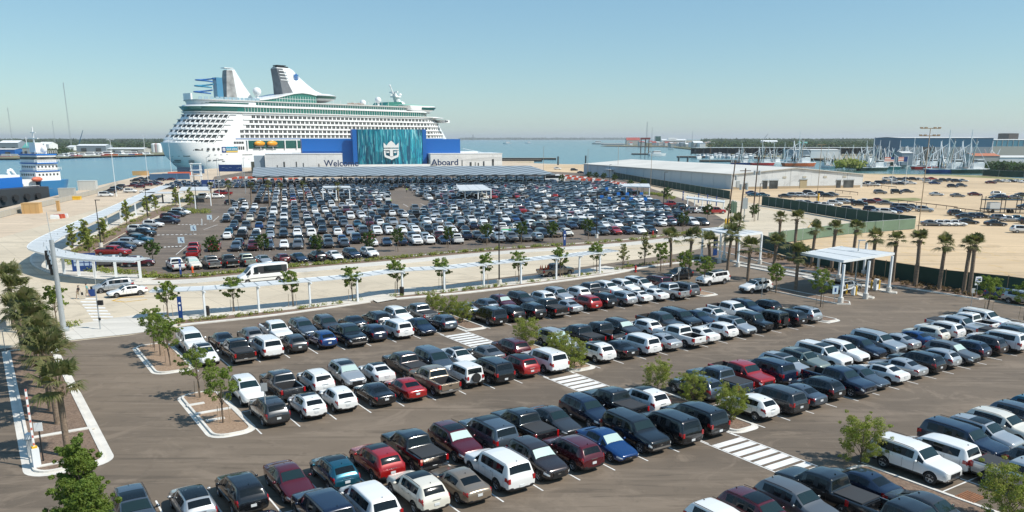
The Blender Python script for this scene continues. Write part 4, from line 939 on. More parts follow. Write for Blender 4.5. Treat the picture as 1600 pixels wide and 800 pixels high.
# right hand lots
RL = [(1227,306,8),(1240,305,8),(1252,305,8),(1263,303,8),(1268,307,8),(1281,304,8),(1290,306,8)]
seq = 'Dd Vs Ws Ks Ws Ns Kd Gd Ws Nd Vd Wd Ws Vs Dd Nd Ks Wd Md Rd Gd Ds Kd Ns Vd Ws Bd Nc Lc Gs'.split()
k = 0
def yardcar(x, y, a, c=None):
    global k
    add_vehicle(*at(x, y)[:2], R(a)+pi*(k % 2 == 0)*0, c or seq[k % len(seq)], 'right hand yard', k); k += 1
for x, y in [(1227,309),(1240,308),(1252,308),(1264,304),(1270,309),(1283,306),(1292,308),(1300,306),(1253,321),(1262,320),(1278,322),(1290,323),(1304,321),(1316,318),(1322,317),(1332,318),(1343,322),(1352,317),(1362,318),(1372,316),(1384,320),(1326,331),(1341,334),(1362,331),(1375,334),(1386,335),(1396,333),(1410,331),(1403,326),(1415,327),(1425,326),(1444,331)]: yardcar(x, y, -28)
for x, y in [(1350,291),(1358,289),(1366,291),(1374,288),(1383,286),(1391,288),(1399,286),(1407,289),(1415,286),(1423,288),(1386,282),(1396,281),(1406,282),(1416,281),(1427,282),(1436,282),(1446,282),(1456,281),(1464,285),(1474,284),(1484,283),(1494,285),(1504,284),(1450,286),(1460,288),(1488,293),(1502,292)]: yardcar(x, y, -20)
for x, y, c in [(1375,303,'Gs'),(1400,303,'Kj'),(1417,301,'Dd'),(1463,306,'Vd'),(1496,308,'Gd'),(1523,306,'Md'),(1559,306,'Ws'),(1586,311,'Gd'),(1597,307,'Dd'),(1495,337,'Ds'),(1508,342,'Kd'),(1520,341,'Nd'),(1532,341,'Kd'),(1455,353,'Gd'),(1470,353,'Wd'),(1481,353,'Wd'),(1493,353,'Wd'),(1512,350,'Kd'),(1555,353,'Kd'),(1563,345,'Gs'),(1577,346,'Vd'),(1590,345,'Ed'),(1597,364,'Ws'),(1608,350,'Ks'),(1548,287,'Md'),(1560,285,'Gd'),(1570,285,'Wd'),(1580,285,'Nd'),(1590,285,'Wd'),(1600,286,'Wd'),(1178,307,'Ed'),(1192,307,'Ed'),(1175,304,'Bd')]: yardcar(x, y, -10, c)
for x, y in [(871,265),(897,267),(920,263),(927,263),(934,264),(950,268),(960,268),(908,271),(920,274),(932,275),(945,276),(955,275),(965,277),(975,276),(895,293),(968,296),(976,298),(985,300)]: yardcar(x, y, 8)
# the crowded rows of the middle car park, filled between its measured edges
def inpoly(x, y, P):
    c = False; n = len(P)
    for i in range(n):
        a, b2 = P[i], P[i-1]
        if (a[1] > y) != (b2[1] > y) and x < (b2[0]-a[0])*(y-a[1])/(b2[1]-a[1])+a[0]: c = not c
    return c
FILL = A2((362,398),(350,352),(360,322.5),(397,318),(395,287),(430,279),(858,275),(935,283),(975,296),(1030,322),(1102,351),(1100,357),(1000,366),(900,368),(800,383),(740,382),(640,392),(560,396),(470,400))
GAP = A2((606,302),(622,292),(646,301),(676,322),(655,329),(632,332),(614,322))
HALL = A2((352,398),(345,320),(399,320),(398,300),(372,300))
rv = random.Random(99)
ckeys = 'W'*24+'K'*20+'V'*11+'D'*10+'N'*9+'L'*8+'G'*5+'M'*5+'R'*3+'T'*2+'C'*2+'B'*2+'E'*2+'U'*1
tkeys = 's'*36+'d'*20+'c'*18+'S'*10+'p'*12+'m'*7
secs = [153.9+18.3*k for k in range(6)]+[268.5+17.0*k for k in range(5)]
secs2 = [356.0, 373.0, 390.0]
for si, v0 in enumerate(secs+secs2):
    for hf in (0, 1):
        for i in range(70):
            u = -9.5+2.74*i-40+1.37; v = v0+2.75+5.5*hf
            x, y, _ = mid(u, v)
            ok = inpoly(x, y, FILL) and not inpoly(x, y, GAP)
            if si >= 11: ok = at(430,268)[0]-30 < x < 20
            if not ok or rv.random() < .06: continue
            face = rv.choice((-1, 1, -1))
            c = rv.choice(ckeys)+rv.choice(tkeys)
            if si >= 10: c = rv.choice('KNDKG')+c[1]  # rows by and under the solar roof: dark paints stand in for its shade
            add_vehicle(x+rv.uniform(-.15,.15), y+rv.uniform(-.25,.25), TM+face*pi/2+rv.uniform(-.03,.03), c, f'M{si}{hf}', i)
# ---- nearest 300 stand as objects of their own, the rest is one object
VEH.sort(key=lambda q: hypot(q[0], q[1]-0))
# those inside or near the frame only
near, far = VEH[:298], VEH[298:]
ROWW = {}
def desc(v): return PAINT[v[3][0]][0]+' '+TNAME[v[3][1]]
rows = {}
for v in VEH: rows.setdefault(v[4], []).append(v)
for r_ in rows.values(): r_.sort(key=lambda q: q[5])
midnames = ['first','second','third','fourth','fifth','sixth','seventh']
used = set(); dup = 0
for v in near:
    lab = v[6]
    if not lab:
        R_ = rows[v[4]]; i = R_.index(v); l = desc(R_[i-1]) if i else None; r_ = desc(R_[i+1]) if i+1 < len(R_) else None
        face = 'sunshade' if 'x' in v[3][2:] else ''
        me = desc(v)+(' with sunshade' if face else '')
        rn = v[4]
        if rn.startswith('M'): rn = f'{midnames[int(rn[1:-1])]} lane of middle park'
        if l and r_: lab = f'{me} between {l} and {r_}, {rn}'
        elif l: lab = f'{me} at the right end beside {l}, {rn}'
        elif r_: lab = f'{me} at the left end beside {r_}, {rn}'
        else: lab = f'{me}, {rn}'
        w = lab.split()
        if len(w) > 16:
            lab = lab.replace(' line of the ', ' '); w = lab.split()
        if len(w) > 16: lab = lab.replace('the ', ''); w = lab.split()
        if len(w) > 16: lab = ' '.join(w[:16])
        if lab in used: 
            pos = i+1; rest = lab.split(', ')[-1]; lab = f'{me}, number {pos} from the left, beside {l or r_}, {rest}'
            w = lab.split(); lab = ' '.join(w[:16])
            if lab in used: lab = ' '.join(f'{me} number {pos} from left, {rn}, {"rear" if v[4][-1] == "1" else "front"} half'.split()[:16])
    used.add(lab)
    d = hypot(v[0], v[1])
    o = place_vehicle(v[3], (v[0], v[1], .012 if v[1] > 0 else 0), v[2], d < 150 or v[6] is not None)
    o['label'] = lab; o['category'] = CAT[v[3][1]]
    o['group'] = v[7] or ('cars parked in the near car park' if (v[4] and 'row' in v[4]) else 'cars parked in the middle car park' if v[4] else 'cars on the roads')
if far:
    vs = []; fidx = []; fm = []; base = 0; ks = sorted(set(v[3][0] for v in far)); mats_ = [PAINT[k_][1] for k_ in ks]+LOWMATS[1:]
    pn = {}
    for ty in VT:
        b = get_low(ty)[0]; pn[ty] = (np.array(b.v), b.f, b.m)
    for v in far:
        P, fs_, m_ = pn[v[3][1]]; c_, s_ = cos(v[2]), sin(v[2]); x = P[:,0]*c_-P[:,1]*s_+v[0]; y = P[:,0]*s_+P[:,1]*c_+v[1]
        vs.append(np.stack([x, y, P[:,2]+.01], 1)); fidx += [tuple(i+base for i in f) for f in fs_]; fm += [ks.index(v[3][0]) if q == 0 else len(ks)-1+q for q in m_]; base += len(P)
    me = bpy.data.meshes.new('distant_cars'); me.from_pydata(np.concatenate(vs).tolist(), [], fidx)
    for m_ in mats_: me.materials.append(m_)
    me.polygons.foreach_set('material_index', fm); me.polygons.foreach_set('use_smooth', [True]*len(fidx)); me.update(); me.set_sharp_from_angle(angle=R(32))
    stuff(link('distant_cars', me), 'hundreds of parked cars filling the far lanes and yards', 'cars')
print('vehicles', len(VEH))
# ---------------------------------------------------------------- covered walkway, canopies, lamps, signs
ROOFW = mat('white_metal_roof', (.60,.62,.62), .5, .0, var=.05, vscale=.6)
def ribbed(name, col, pitch, rot, dark=.75, rough=.35, metal=.3, w=.12):
    n = NB(name, rough); n.b.inputs['Metallic'].default_value = metal
    c = n.mix(n.rng(n.noise(.3), .3, .7, 0, .25), col, tuple(x*.8 for x in col)); c = n.mix(n.lines(-rot, pitch, w), c, tuple(x*dark for x in col)); return n.out(c)
wk = empty('covered_walkway', (*WALKLINE[0], 0), 0, 'long white cantilevered walkway cover running beside the concrete road', 'canopy')
o0 = Vector((*WALKLINE[0], 0))
rl = pl((240,498),(321,494.5),(405,487),(485,479),(559,471),(629,460.5),(694.5,456),(756,449),(814,442.5),(869,436),(905,431.5),(937,427),(960,424))
rl = offset_line(rl, .2)
rel = [(p[0]-o0.x, p[1]-o0.y) for p in rl]
o = ribbon('roof', rel, -1.0, 1.5, 3.15, 3.25, ROOFW, None); o.parent = wk
o = ribbon('fascia', rel, 1.5, 1.56, 3.1, 3.3, STEELW, None); o.parent = wk
for x, y in [(321,495),(405,487),(485,479),(559,471),(629,461),(694.5,456.5),(756,449.5),(814,443.5),(869,436.5),(905,431.5),(937,427)]:
    p = Vector(at(x, y, .1))-o0; m_ = MB(); m_.box((p.x, p.y, 1.55), (.2,.2,3.0), R(38)); m_.box((p.x-.3, p.y+.4, 3.07), (.16, 2.4, .14), R(38)); m_.build('post', STEELW, wk)
def bin_(x, y, t): 
    b = MB(); b.lathe([(.26,0),(.30,.1),(.30,.95),(.32,1.0),(.2,1.12),(.001,1.16)], n=12); o = b.build('waste_bin', BLACK, None, 40); o.location = at(x, y, .1); tag(o, t, 'bin', 'bins under the walkway')
bin_(324,493,'dark waste bin by the second walkway post from the west'); bin_(628,461,'dark waste bin by the walkway post near the footpath opening')
def seams(pts, d0, d1, z, parent, every=2):
    a = offset_line(pts, d0); b2 = offset_line(pts, d1); n = 0
    for i in range(0, len(pts), every): MB().box(((a[i][0]+b2[i][0])/2, (a[i][1]+b2[i][1])/2, z), (.09, abs(d1-d0)*.98, .05), atan2(pts[min(i+1,len(pts)-1)][1]-pts[max(i-1,0)][1], pts[min(i+1,len(pts)-1)][0]-pts[max(i-1,0)][0])).build('roof_seam', GALV, parent)
seams(rel, -1.0, 1.5, 3.27, wk, 1)
# blue totems
def totem(x, y, h, t, w=.5, z=.1):
    r = empty('totem_sign', at(x, y, z), R(20), t, 'sign', 'blue totem signs'); MB().box((0,0,h/2), (w,.14,h)).build('panel', NAVY, r)
    a = MB(); a.tube((0,-.075,h*.72),(0,-.09,h*.72),w*.28,n=12); a.box((0,-.08,h*.5),(w*.3,.02,h*.18)); a.build('emblem', WHITE, r)
totem(283,500,2.7,'blue totem sign under the walkway west end',.45); totem(283,433,2.7,'slim blue totem on the verge behind the white pickup',.3); totem(882,384,2.9,'blue totem with white arrow on the middle car park verge',.5)
totem(373,292,2.9,'dark blue totem behind the far left cars',.8); totem(1067,313,3,'blue totem left of the far east shelter',.4); totem(1091,317,3,'blue totem on the far east shelter, second',.3); totem(1105,319,3,'blue totem on the far east shelter, third',.3); totem(1119,322,3,'blue totem on the far east shelter, last',.3)
totem(1117,399,3.2,'tall dark blue sign standing inside the far booth canopy',.8)
# hydrants
def hydrant(x, y, t, c=REDP):
    b = MB(); b.lathe([(.16,0),(.16,.06),(.10,.08),(.10,.55),(.13,.58),(.12,.68),(.05,.76),(.001,.78)], n=10); b.tube((-.17,0,.45),(.17,0,.45),.05,n=6); b.tube((0,-.17,.45),(0,0,.45),.06,n=6)
    o = b.build('fire_hydrant', c, None, 40); o.location = at(x, y, .1); o.scale = (1.3,1.3,1.3); tag(o, t, 'hydrant', 'red fire hydrants')
hydrant(993,425,'red hydrant on the mulch bed before the booth palms'); hydrant(1020,368,'red hydrant on the verge of the middle car park'); hydrant(301,426,'orange red hydrant beside the white pickup and blue totem', ORANGE)
# flat canopies on posts
def canopy(name, cs, z, posts, t, th=.32, m=None, baser=.34, group='white flat canopies', peak=0):
    c0 = Vector((sum(c[0] for c in cs)/len(cs), sum(c[1] for c in cs)/len(cs), 0)); r = empty(name, c0, 0, t, 'canopy', group)
    P = [(c[0]-c0.x, c[1]-c0.y) for c in cs]; MB().prism(P, z-th*.6, z).build('roof', m or ROOFW, r)
    for i in range(len(P)):
        a, b2 = P[i], P[(i+1)%len(P)]; d = Vector((b2[0]-a[0], b2[1]-a[1], 0)); mb_ = MB(); mb_.box(((a[0]+b2[0])/2, (a[1]+b2[1])/2, z-th/2+.03), (d.length+.12, .12, th), atan2(d.y, d.x)); mb_.build('fascia', STEELW, r)
    if peak == 0 and len(P) == 4:
        for t_ in (2, 4):
            a, b2 = Vector((*P[0],0)).lerp(Vector((*P[1],0)), t_/6), Vector((*P[3],0)).lerp(Vector((*P[2],0)), t_/6); d = b2-a; MB().box(((a.x+b2.x)/2, (a.y+b2.y)/2, z+.02), (d.length, .05, .04), atan2(d.y, d.x)).build('roof_seam', GALV, r)
    for p in posts:
        q = Vector((p[0]-c0.x, p[1]-c0.y, 0)); b = MB(); b.box((q.x, q.y, z/2), (.26,.26,z-.2), TH); po = b.build('post', STEELW, r)
        if baser: MB().lathe([(baser,0),(baser,.75),(.001,.76)], (q.x, q.y, 0), n=14).build('concrete_base', KERB, po, 40)
    return r
ca = canopy('booth_canopy', [at(1318,407,5)[:2], at(1397,395,5)[:2], at(1312,385,5)[:2], at(1252,395,5)[:2]], 5.0, [at(*p)[:2] for p in [(1313,474),(1352,467),(1388,457),(1276,444),(1310,437),(1349,430)]], 'white flat toll canopy on six posts at right with a car beneath')
cb = canopy('booth_canopy', [at(1155,367.5,5)[:2], at(1191,362.5,5)[:2], at(1132,354.5,5)[:2], at(1096,357.5,5)[:2]], 5.0, [at(*p)[:2] for p in [(1096,406),(1124,411),(1131,405),(1152.5,417),(1187,412.5)]], 'white flat toll canopy farther back, nearer the leaning utility poles')
canopy('white_canopy', [at(718,297,4)[:2], at(768,296,4)[:2], at(754,288.5,4)[:2], at(713,289,4)[:2]], 4.0, [at(*p)[:2] for p in [(727,316),(747,316),(753,310),(760,313),(767,313),(714,304)]], 'white frame canopy in the crowded middle car park', .3, None, 0)
canopy('white_canopy', [at(506,293,4)[:2], at(548,293,4)[:2], at(546,290.5,4)[:2], at(504,290.5,4)[:2]], 4.0, [at(*p)[:2] for p in [(526,316),(547,318),(505,312)]], 'slim white frame canopy left of the crowded lanes', .3, None, 0)
canopy('white_canopy', [at(280,297,4)[:2], at(331,297,4)[:2], at(329,292,4)[:2], at(284,292,4)[:2]], 4.0, [at(*p)[:2] for p in [(282,328),(306,327),(330,322)]], 'white shelter beside the slender tree, far left of middle park', .3, None, 0)
canopy('white_canopy', [at(975,291,4)[:2], at(1016,292,4)[:2], at(1014,287,4)[:2], at(968,287,4)[:2]], 4.0, [at(*p)[:2] for p in [(978,310),(996,309),(1003,306),(1014,312)]], 'white shelter by the blue bay signs at right', .3, None, 0)
canopy('white_canopy', [at(1072,309,3.2)[:2], at(1132,316,3.2)[:2], at(1132,313.5,3.2)[:2], at(1073,306.5,3.2)[:2]], 3.2, [at(*p)[:2] for p in [(1074,321),(1085,322),(1097,324),(1109,326),(1130,330)]], 'long low white shelter behind the red pickup at right', .25, None, 0)
# white overhang and blue bay signs
for i, (x, y) in enumerate([(940,311),(952,314),(966,306),(973,315),(980,306),(986,315),(1002,306),(1008,315),(948,297)]):
    r = empty('bay_sign', at(x, y+5), R(15), f'small blue bay sign by the far white shelter, {"first second third fourth fifth sixth seventh eighth last".split()[i]} from left', 'sign', 'blue bay signs'); MB().tube((0,0,0),(0,0,1.2),.04,n=5).build('post', GALV, r); MB().box((0,0,1.6), (1.2,.08,1.3)).build('panel', BLUE, r)
# curved cover over the west end
nr = empty('curved_walkway_cover', at(60,400), 0, 'curved pale metal walkway cover wrapping round the west end', 'canopy'); o0 = Vector(at(60,400))
cr = [at(x, y, 3.5)[:2] for x, y in [(226,404.5),(190,403.5),(150,402),(110,397),(80,390),(68,384),(80,373),(110,358),(150,340),(190,322),(235,301),(262,290)]]
cr = [(p[0]-o0.x, p[1]-o0.y) for p in smooth_poly(cr, 5)]
o = ribbon('roof', cr, -1.2, 2.2, 3.38, 3.50, ROOFW, None); o.parent = nr
o = ribbon('fascia', cr, 2.2, 2.28, 3.3, 3.56, STEELW, None); o.parent = nr
seams(cr, -1.2, 2.2, 3.52, nr, 1)
for x, y in [(101,429),(124,432),(149,435),(182,434.5),(220,436),(75,421),(106,384),(135,372),(168,357),(190,349),(213,338),(240,326)]:
    p = Vector(at(x, y))-o0; MB().box((p.x, p.y, 1.7), (.36,.36,3.4), R(20)).build('post', STEELW, nr)
for k_ in range(22):
    p = cr[14+k_]; MB().box((p[0], p[1], 3.7), (.08,.08,.3)).build('roof_rib', GALV, nr) if k_ % 2 == 0 else None
r = empty('notice_board', at(133,425), R(15), 'navy notice board with white panels under the curved cover', 'sign'); MB().box((0,0,1.5), (3.4,.15,2.8)).build('board', NAVY, r)
a = MB(); [a.box((-1.1+.75*(i%4), -.09, 2.3-.55*(i//4)), (.6,.03,.42)) for i in range(12)]; a.build('notice', mat('notice_paper', (.35,.45,.6), .6), r)
r = empty('far_shelter', at(255,318), R(15), 'low white shelter with dark opening at the far end of the curved walk', 'canopy'); MB().prism([(-6,-2.5),(5,-2.5),(6.5,2.5),(-4,2.5)], 3.1, 3.5).build('roof', ROOFW, r)
for x in (-4.5, 0, 4.5): MB().box((x,0,1.55), (.4,.4,3.1)).build('post', DARKM, r)
# lamp standards
def lamp(x, y, h, t, m=DARKM, head='single', base=True, tilt=0, group='dark lamp standards'):
    r = empty('lamp_post', at(x, y), 0, t, 'lamp post', group); MB().tube((0,0,0),(0,0,h),.11,.07,8).build('pole', m, r, 40)
    if base: MB().lathe([(.36,0),(.36,.8),(.001,.81)], n=14).build('concrete_base', KERB, r, 40)
    if head == 'single': a = MB(); a.box((.35,0,h), (.9,.35,.12)); a.build('lamp_head', m, r)
    elif head == 'double':
        for s_ in (-1, 1): a = MB(); a.box((.9*s_,0,h+.05), (.9,.4,.14)); a.tube((0,0,h-.1),(.9*s_,0,h+.02),.05,n=6); a.build('lamp_head', m, r)
    elif head == 'cross':
        for z in (h, h-1.5):
            a = MB(); a.box((0,0,z), (4.2,.15,.15)); a.build('crossbar', m, r)
            for s_ in (-2,-1,1,2): MB().box((.95*s_,0,z+.15), (.5,.4,.25)).build('floodlight', m, r)
lamp(780,446,9.9,'tall black lamp standard beside the walkway in the middle of the photo'); lamp(932,372,9.6,'black lamp standard on the verge right of centre')
lamp(578,398,9.6,'black lamp standard before the white sedan on the middle verge'); lamp(158,386,8.8,'black lamp standard rising from the curved bed'); lamp(232,346,9.2,'black lamp standard farther along the curved bed')
lamp(308,328,10,'thin dark lamp standard behind the white shelter',DARKM,'single',False); lamp(1036,352-20,11,'black lamp standard before the warehouse fence'); lamp(952,290,9,'black lamp standard by the warehouse porch',DARKM,'single',False); lamp(1184,344,9,'dark lamp standard right of the utility poles',DARKM,'single',False)
for i, (x, y, h, hd) in enumerate([(182,307,19.5,'double'),(232,288,21,'double'),(268,270,22,'double')]): lamp(x, y, h, f'tall white quay floodlight mast, {["nearest","second","farthest"][i]} of three', STEELW, hd, True, 0, 'white quay masts')
for i, (x, y, h) in enumerate([(343,306,13),(384,303,13),(327,300,13),(849,268,15),(918,275,14)]): lamp(x, y, h, f'slim grey mast behind the middle car park, {["tall pair left","tall pair right","beside blue banner","by the beige shed","by the parked cars"][i]}', GALV if i < 3 else WOODL, 'single', False, 0, 'slim grey masts')
for i, (x, y, h) in enumerate([(1276,315,18),(965,277,16),(1016,300,15),(1108,270,16)]): lamp(x, y, h, f'pale timber floodlight pole, {["before the warehouse front","left of warehouse porch","over warehouse roof left","over warehouse roof centre"][i]}', WOODL, 'double', False, 0, 'pale timber poles')
lamp(1434,365,22,'tallest pale timber floodlight pole in the yard at right', WOODL, 'cross', False, 0, 'pale timber poles')
MB_ = MB(); MB_.tube((0,0,0),(0,0,2.6),.28,.28,8); o = MB_.build('yellow_bollard', YEL); o.location = at(1276,315); o.location.x += .5; tag(o, 'yellow guard at the foot of the pole before the warehouse', 'bollard')
lamp(1335,449,6.5,'grey lamp post between the palms left of the right booth',GALV,'single',True)
# traffic signal with mast arm
r = empty('traffic_signal', at(100,518), 0, 'tall grey traffic signal pole with long mast arm and signal heads', 'traffic light')
MB().tube((0,0,0),(0,0,9.8),.30,.22,12).build('pole', GALV, r, 40); MB().lathe([(.55,0),(.55,.35),(.35,.5)], n=12).build('base', GALV, r, 40); MB().tube((0,0,9.8),(-.3,.3,12.6),.03,n=5).build('antenna', GALV, r)
av = Vector(at(73,389,6.3))-Vector(at(100,518)); av.z = 0
for z in (5.9, 6.5): MB().tube((0,0,z), (av.x, av.y, z+.1), .11, .06, 8).build('mast_arm', GALV, r, 40)
for f_ in (.35, .55, .75, .97):
    h_ = MB(); h_.box((av.x*f_, av.y*f_, 5.6), (.5,.4,1.15)); ho = h_.build('signal_head', BLACK, r)
    for q in range(3): MB().box((av.x*f_+.1, av.y*f_+.25, 5.95-.35*q), (.3,.3,.05)).build('visor', DARKM, ho)
r = empty('pedestrian_signal', at(157,515), 0, 'pedestrian signal post with black head beside the road crossing', 'traffic light'); MB().tube((0,0,0),(0,0,4.6),.07,n=8).build('pole', GALV, r, 40); MB().box((.35,0,2.95), (.5,.3,.5)).build('signal_head', BLACK, r); MB().box((.1,-.1,1.2), (.2,.15,.3)).build('push_button', DARKM, r)
# signs
def sign(x, y, h, w, hh, t, m=WHITE, rz=R(15), pm_=GALV, glyph=None, gm=None, name='road_sign'):
    r = empty(name, at(x, y, .1), rz, t, 'sign'); MB().tube((0,0,0),(0,0,h),.04,n=6).build('post', pm_, r); MB().box((0,-.05,h-hh/2), (w,.03,hh)).build('panel', m, r)
    if glyph:
        a = MB()
        for (gx, gz, gw, gh) in glyph: a.box((gx*w, -.075, h-hh/2+gz*hh), (gw*w,.012,gh*hh))
        a.build('lettering', gm or NAVY, r)
    return r
L3 = [(0,.25,.7,.1),(0,.02,.8,.1),(0,-.22,.6,.1)]
sign(8,547,3.0,.95,.75,'grey back of a road sign on a post at the left edge',GALV); sign(1525,463,2.6,1.0,1.1,'white notice sign with blue lines before the dark fence',WHITE,glyph=L3)
sign(1303,474,2.2,.8,1.0,'white sign with navy symbol under the right booth canopy',mat('pale_blue_panel',(.55,.68,.76),.5),glyph=[(0,.0,.3,.5)]); sign(1190,465,2.6,.5,.5,'small grey sign on a post before the white crossover',GALV); sign(1060,447,2.6,.45,.5,'small grey sign on a post by the black SUV',GALV)
sign(1517,478,2.2,.5,.6,'small round topped sign post at the right fence island',GALV); sign(417,663,3.1,.45,.6,'thin sign post on the near west gravel island',GALV); sign(150,447,3.4,.2,.3,'thin pole sign under curved cover',GALV)
for i, (x, y) in enumerate([(284,390),(303,370),(328,352)]):
    sign(x, y-4, 1.9, 1.15, 1.15, f'pale blue wheelchair sign on post at accessible bays, {["nearest","middle","farthest"][i]}', mat('pale_blue_panel'), glyph=[(0,.22,.16,.16),(-.02,0,.12,.3),(.1,-.15,.3,.1),(.22,-.28,.1,.2)], gm=NAVY)
a = text_obj('lettering', '1', 2.2, at(312,352,.3), (pi/2,0,0), WHITE); a['label'] = 'white standing number one marker between the accessible bay signs'; a['category'] = 'sign'; a.name = 'bay_marker'
# barrier gate lower left
r = empty('barrier_gate', at(58,729,.1), TH+R(8), 'raised white and red barrier arm on a grey box at the lower left', 'barrier')
MB().box((0,0,.62), (.42,.42,1.25)).build('cabinet', STEELW, r); MB().box((0,0,1.3), (.3,.3,.12)).build('warning_cap', YEL, r)
arm = MB(); arm.box((0,0,3.1), (.12,.07,3.9)); ao = arm.build('arm', WHITE, r); s_ = MB(); [s_.box((0,-.038,1.5+.5*i), (.10,.01,.16)) for i in range(8)]; s_.build('red_stripe', mat('faded_red', (.55,.16,.12), .6), ao)
r = empty('ticket_machine', at(49,712,.1), TH, 'small grey ticket machine behind the raised barrier', 'machine'); MB().box((0,0,.6), (.35,.3,1.2)).build('cabinet', GALV, r); MB().lathe([(.25,0),(.2,.3),(.001,.42)], (0,0,1.2), n=10).build('hood', STEELW, r, 40)
r = empty('gate_sign', at(68,720,.1), TH-R(20), 'white rectangular sign on a dark post beside the raised barrier', 'sign'); MB().tube((0,0,0),(0,0,2.55),.05,n=6).build('post', DARKM, r); MB().box((0,-.06,2.3), (.5,.04,.55)).build('panel', WHITE, r)
# manhole / utility lids
for (u, v, t) in ((12.2,63.0,'pale rectangular utility lid in the gravel beyond the kerb bar'),(12.6,58.6,'pale rectangular utility lid in the gravel nearer the camera')):
    o = MB().box((0,0,.12), (1.3,.45,.05)).build('lid_slab', KERB); o.location = lot(u, v); o.rotation_euler.z = TH; o.name = 'manhole_cover'; tag(o, t, 'cover', 'pale utility covers')
g_ = MB(); [g_.box((0,-.5+.14*i,.03), (1.5,.06,.04)) for i in range(8)]; o = g_.build('drain_grate', mat('rusty_iron', (.26,.11,.05), .8, var=.3, vscale=3)); o.location = at(1515,777,.02); o.rotation_euler.z = TH; tag(o, 'rusty drain grate in the asphalt beside the front island', 'drain')
# booth furniture: bollards, gates, kiosks
for i, (x, y) in enumerate([(1337,461),(1361,452),(1373,452),(1322,459),(1210,421)]):
    o = MB().tube((0,0,0),(0,0,1.15),.12,n=10).ball((0,0,1.15),.12,8).build('yellow_bollard', YEL, None, 40); o.location = at(x, y, .1); tag(o, f'yellow bollard at the right booth lanes, {["beside the gate arm","left of the pay kiosk","right of the pay kiosk","behind the silver SUV nose","far one beside the lane kerb"][i]}', 'bollard', 'yellow bollards')
for i, (x, y) in enumerate([(1133.5,352),(1138,352)]):
    o = MB().tube((0,0,0),(0,0,1.6),.22,n=10).build('yellow_bollard', YEL, None, 40); o.location = at(x, y); tag(o, f'yellow bollard at the foot of the leaning utility pole, {["left","right"][i]} one', 'bollard', 'yellow bollards by the utility pole')
r = empty('pay_kiosk', at(1368,453,.1), TH, 'white pay kiosk with dark screen between two yellow bollards', 'machine'); MB().box((0,0,.75), (.5,.45,1.5)).build('cabinet', WHITE, r); MB().box((0,-.24,1.1), (.36,.03,.5)).build('screen', BLACK, r)
r = empty('barrier_gate', at(1333,461,.1), TH+R(10), 'white horizontal barrier arm closing the lane before the silver SUV', 'barrier'); MB().box((0,0,.55), (.4,.4,1.1)).build('cabinet', WHITE, r); MB().box((-1.9,0,1.0), (3.4,.07,.12)).build('arm', WHITE, r)
# delivery van (long passenger van)
def van(loc, rz):
    T = dict(name='van', L=7.0, H=2.75, ax=(1.1,5.45), wr=.36, st=[(0,.36,.80,.72,.95,.6,'b'),(.08,.28,.95,.90,1.10,.76,'b'),(.30,.25,1.05,.98,1.22,.84,'b'),(.95,.24,1.25,1.0,1.45,.84,'w'),(1.75,.24,1.35,1.0,2.42,.80,'p'),(1.9,.24,1.36,1.0,2.52,.80,'b'),
      (1.95,.24,1.36,1.0,2.56,.80,'s'),(2.75,.24,1.38,1.0,2.72,.80,'p'),(2.9,.24,1.38,1.0,2.74,.80,'s'),(6.6,.24,1.40,1.0,2.74,.80,'p'),(6.85,.26,1.40,.99,2.70,.79,'b'),(6.98,.3,1.38,.97,2.62,.77,'b'),(7.0,.4,1.3,.95,2.5,.75,'b')])
    vs, fs, ms = body_mesh(T); V, Fs, M = boolean_wells(T, vs, fs, ms); r = empty('passenger_van', loc, rz, 'long white passenger van driving past the middle car park verge', 'van')
    link('body', split_mesh(V, Fs, M, [0,2,3,4], 'body', [PAINT['W'][1], TRIM, BLACK, BEDM]), r); link('windows', split_mesh(V, Fs, M, [1], 'windows', [GLASSD], 25), r)
    w = MB(); [patch(w, T, 1.05, 1.7, 7.2, 9, s_, .012, 4, 3) for s_ in (1,-1)]; link('windscreen', w.mesh('windscreen', [GLASSW], 40), r)
    q = MB()
    for s_ in (1,-1):
        for x0, x1 in ((1.95, 2.7), (2.9, 6.75)): patch(q, T, x0, x1, 5.0, 5.18, s_, .006, 3, 1)
        patch(q, T, .6, 6.7, 2.9, 3.1, s_, .006, 6, 1)
    link('side_trim', q.mesh('side_trim', [TRIM], 40), r)
    for s_ in (1,-1):
        h = MB(); patch(h, T, .02, .5, 3.6, 4.9, s_, .008, 4, 3); link('headlight', h.mesh('headlight', [HEAD], 40), r); h = MB(); patch(h, T, 6.9, 6.99, 3.6, 5.4, s_, .012, 2, 3); link('tail_light', h.mesh('tail_light', [TAIL], 40), r)
        MB().box((3.5-1.35, s_*1.15, 1.55), (.12,.2,.4)).build('mirror', BLACK, r)
    MB().box((3.51,0,.8), (.05,1.3,.35)).build('grille', BLACK, r)
    ty_m, rim_m = WHEELS['s']
    for ax in T['ax']:
        for s_ in (-1,1):
            w_ = link('wheel', ty_m, r); w_.location = (3.5-ax, s_*.88, .37); w_.rotation_euler.z = 0 if s_ > 0 else pi; link('rim', rim_m, w_)
van(at(411,441), R(33)+pi)
# orange cones in the pickup bed
for i in range(5):
    p = Vector(at(868,431)); d = Vector((cos(R(34)), sin(R(34)), 0)); q = p-d*(1.2+.38*i)+Vector((-d.y, d.x, 0))*random.uniform(-.4,.4)
    b = MB(); b.box((0,0,.02), (.36,.36,.04)); b.lathe([(.14,.03),(.03,.7),(.001,.71)], n=8); o = b.build('traffic_cone', ORANGE, None, 40); o.location = (q.x, q.y, 1.12); tag(o, 'orange cone loaded in the bed of the beige pickup', 'cone', 'orange cones in the pickup bed')
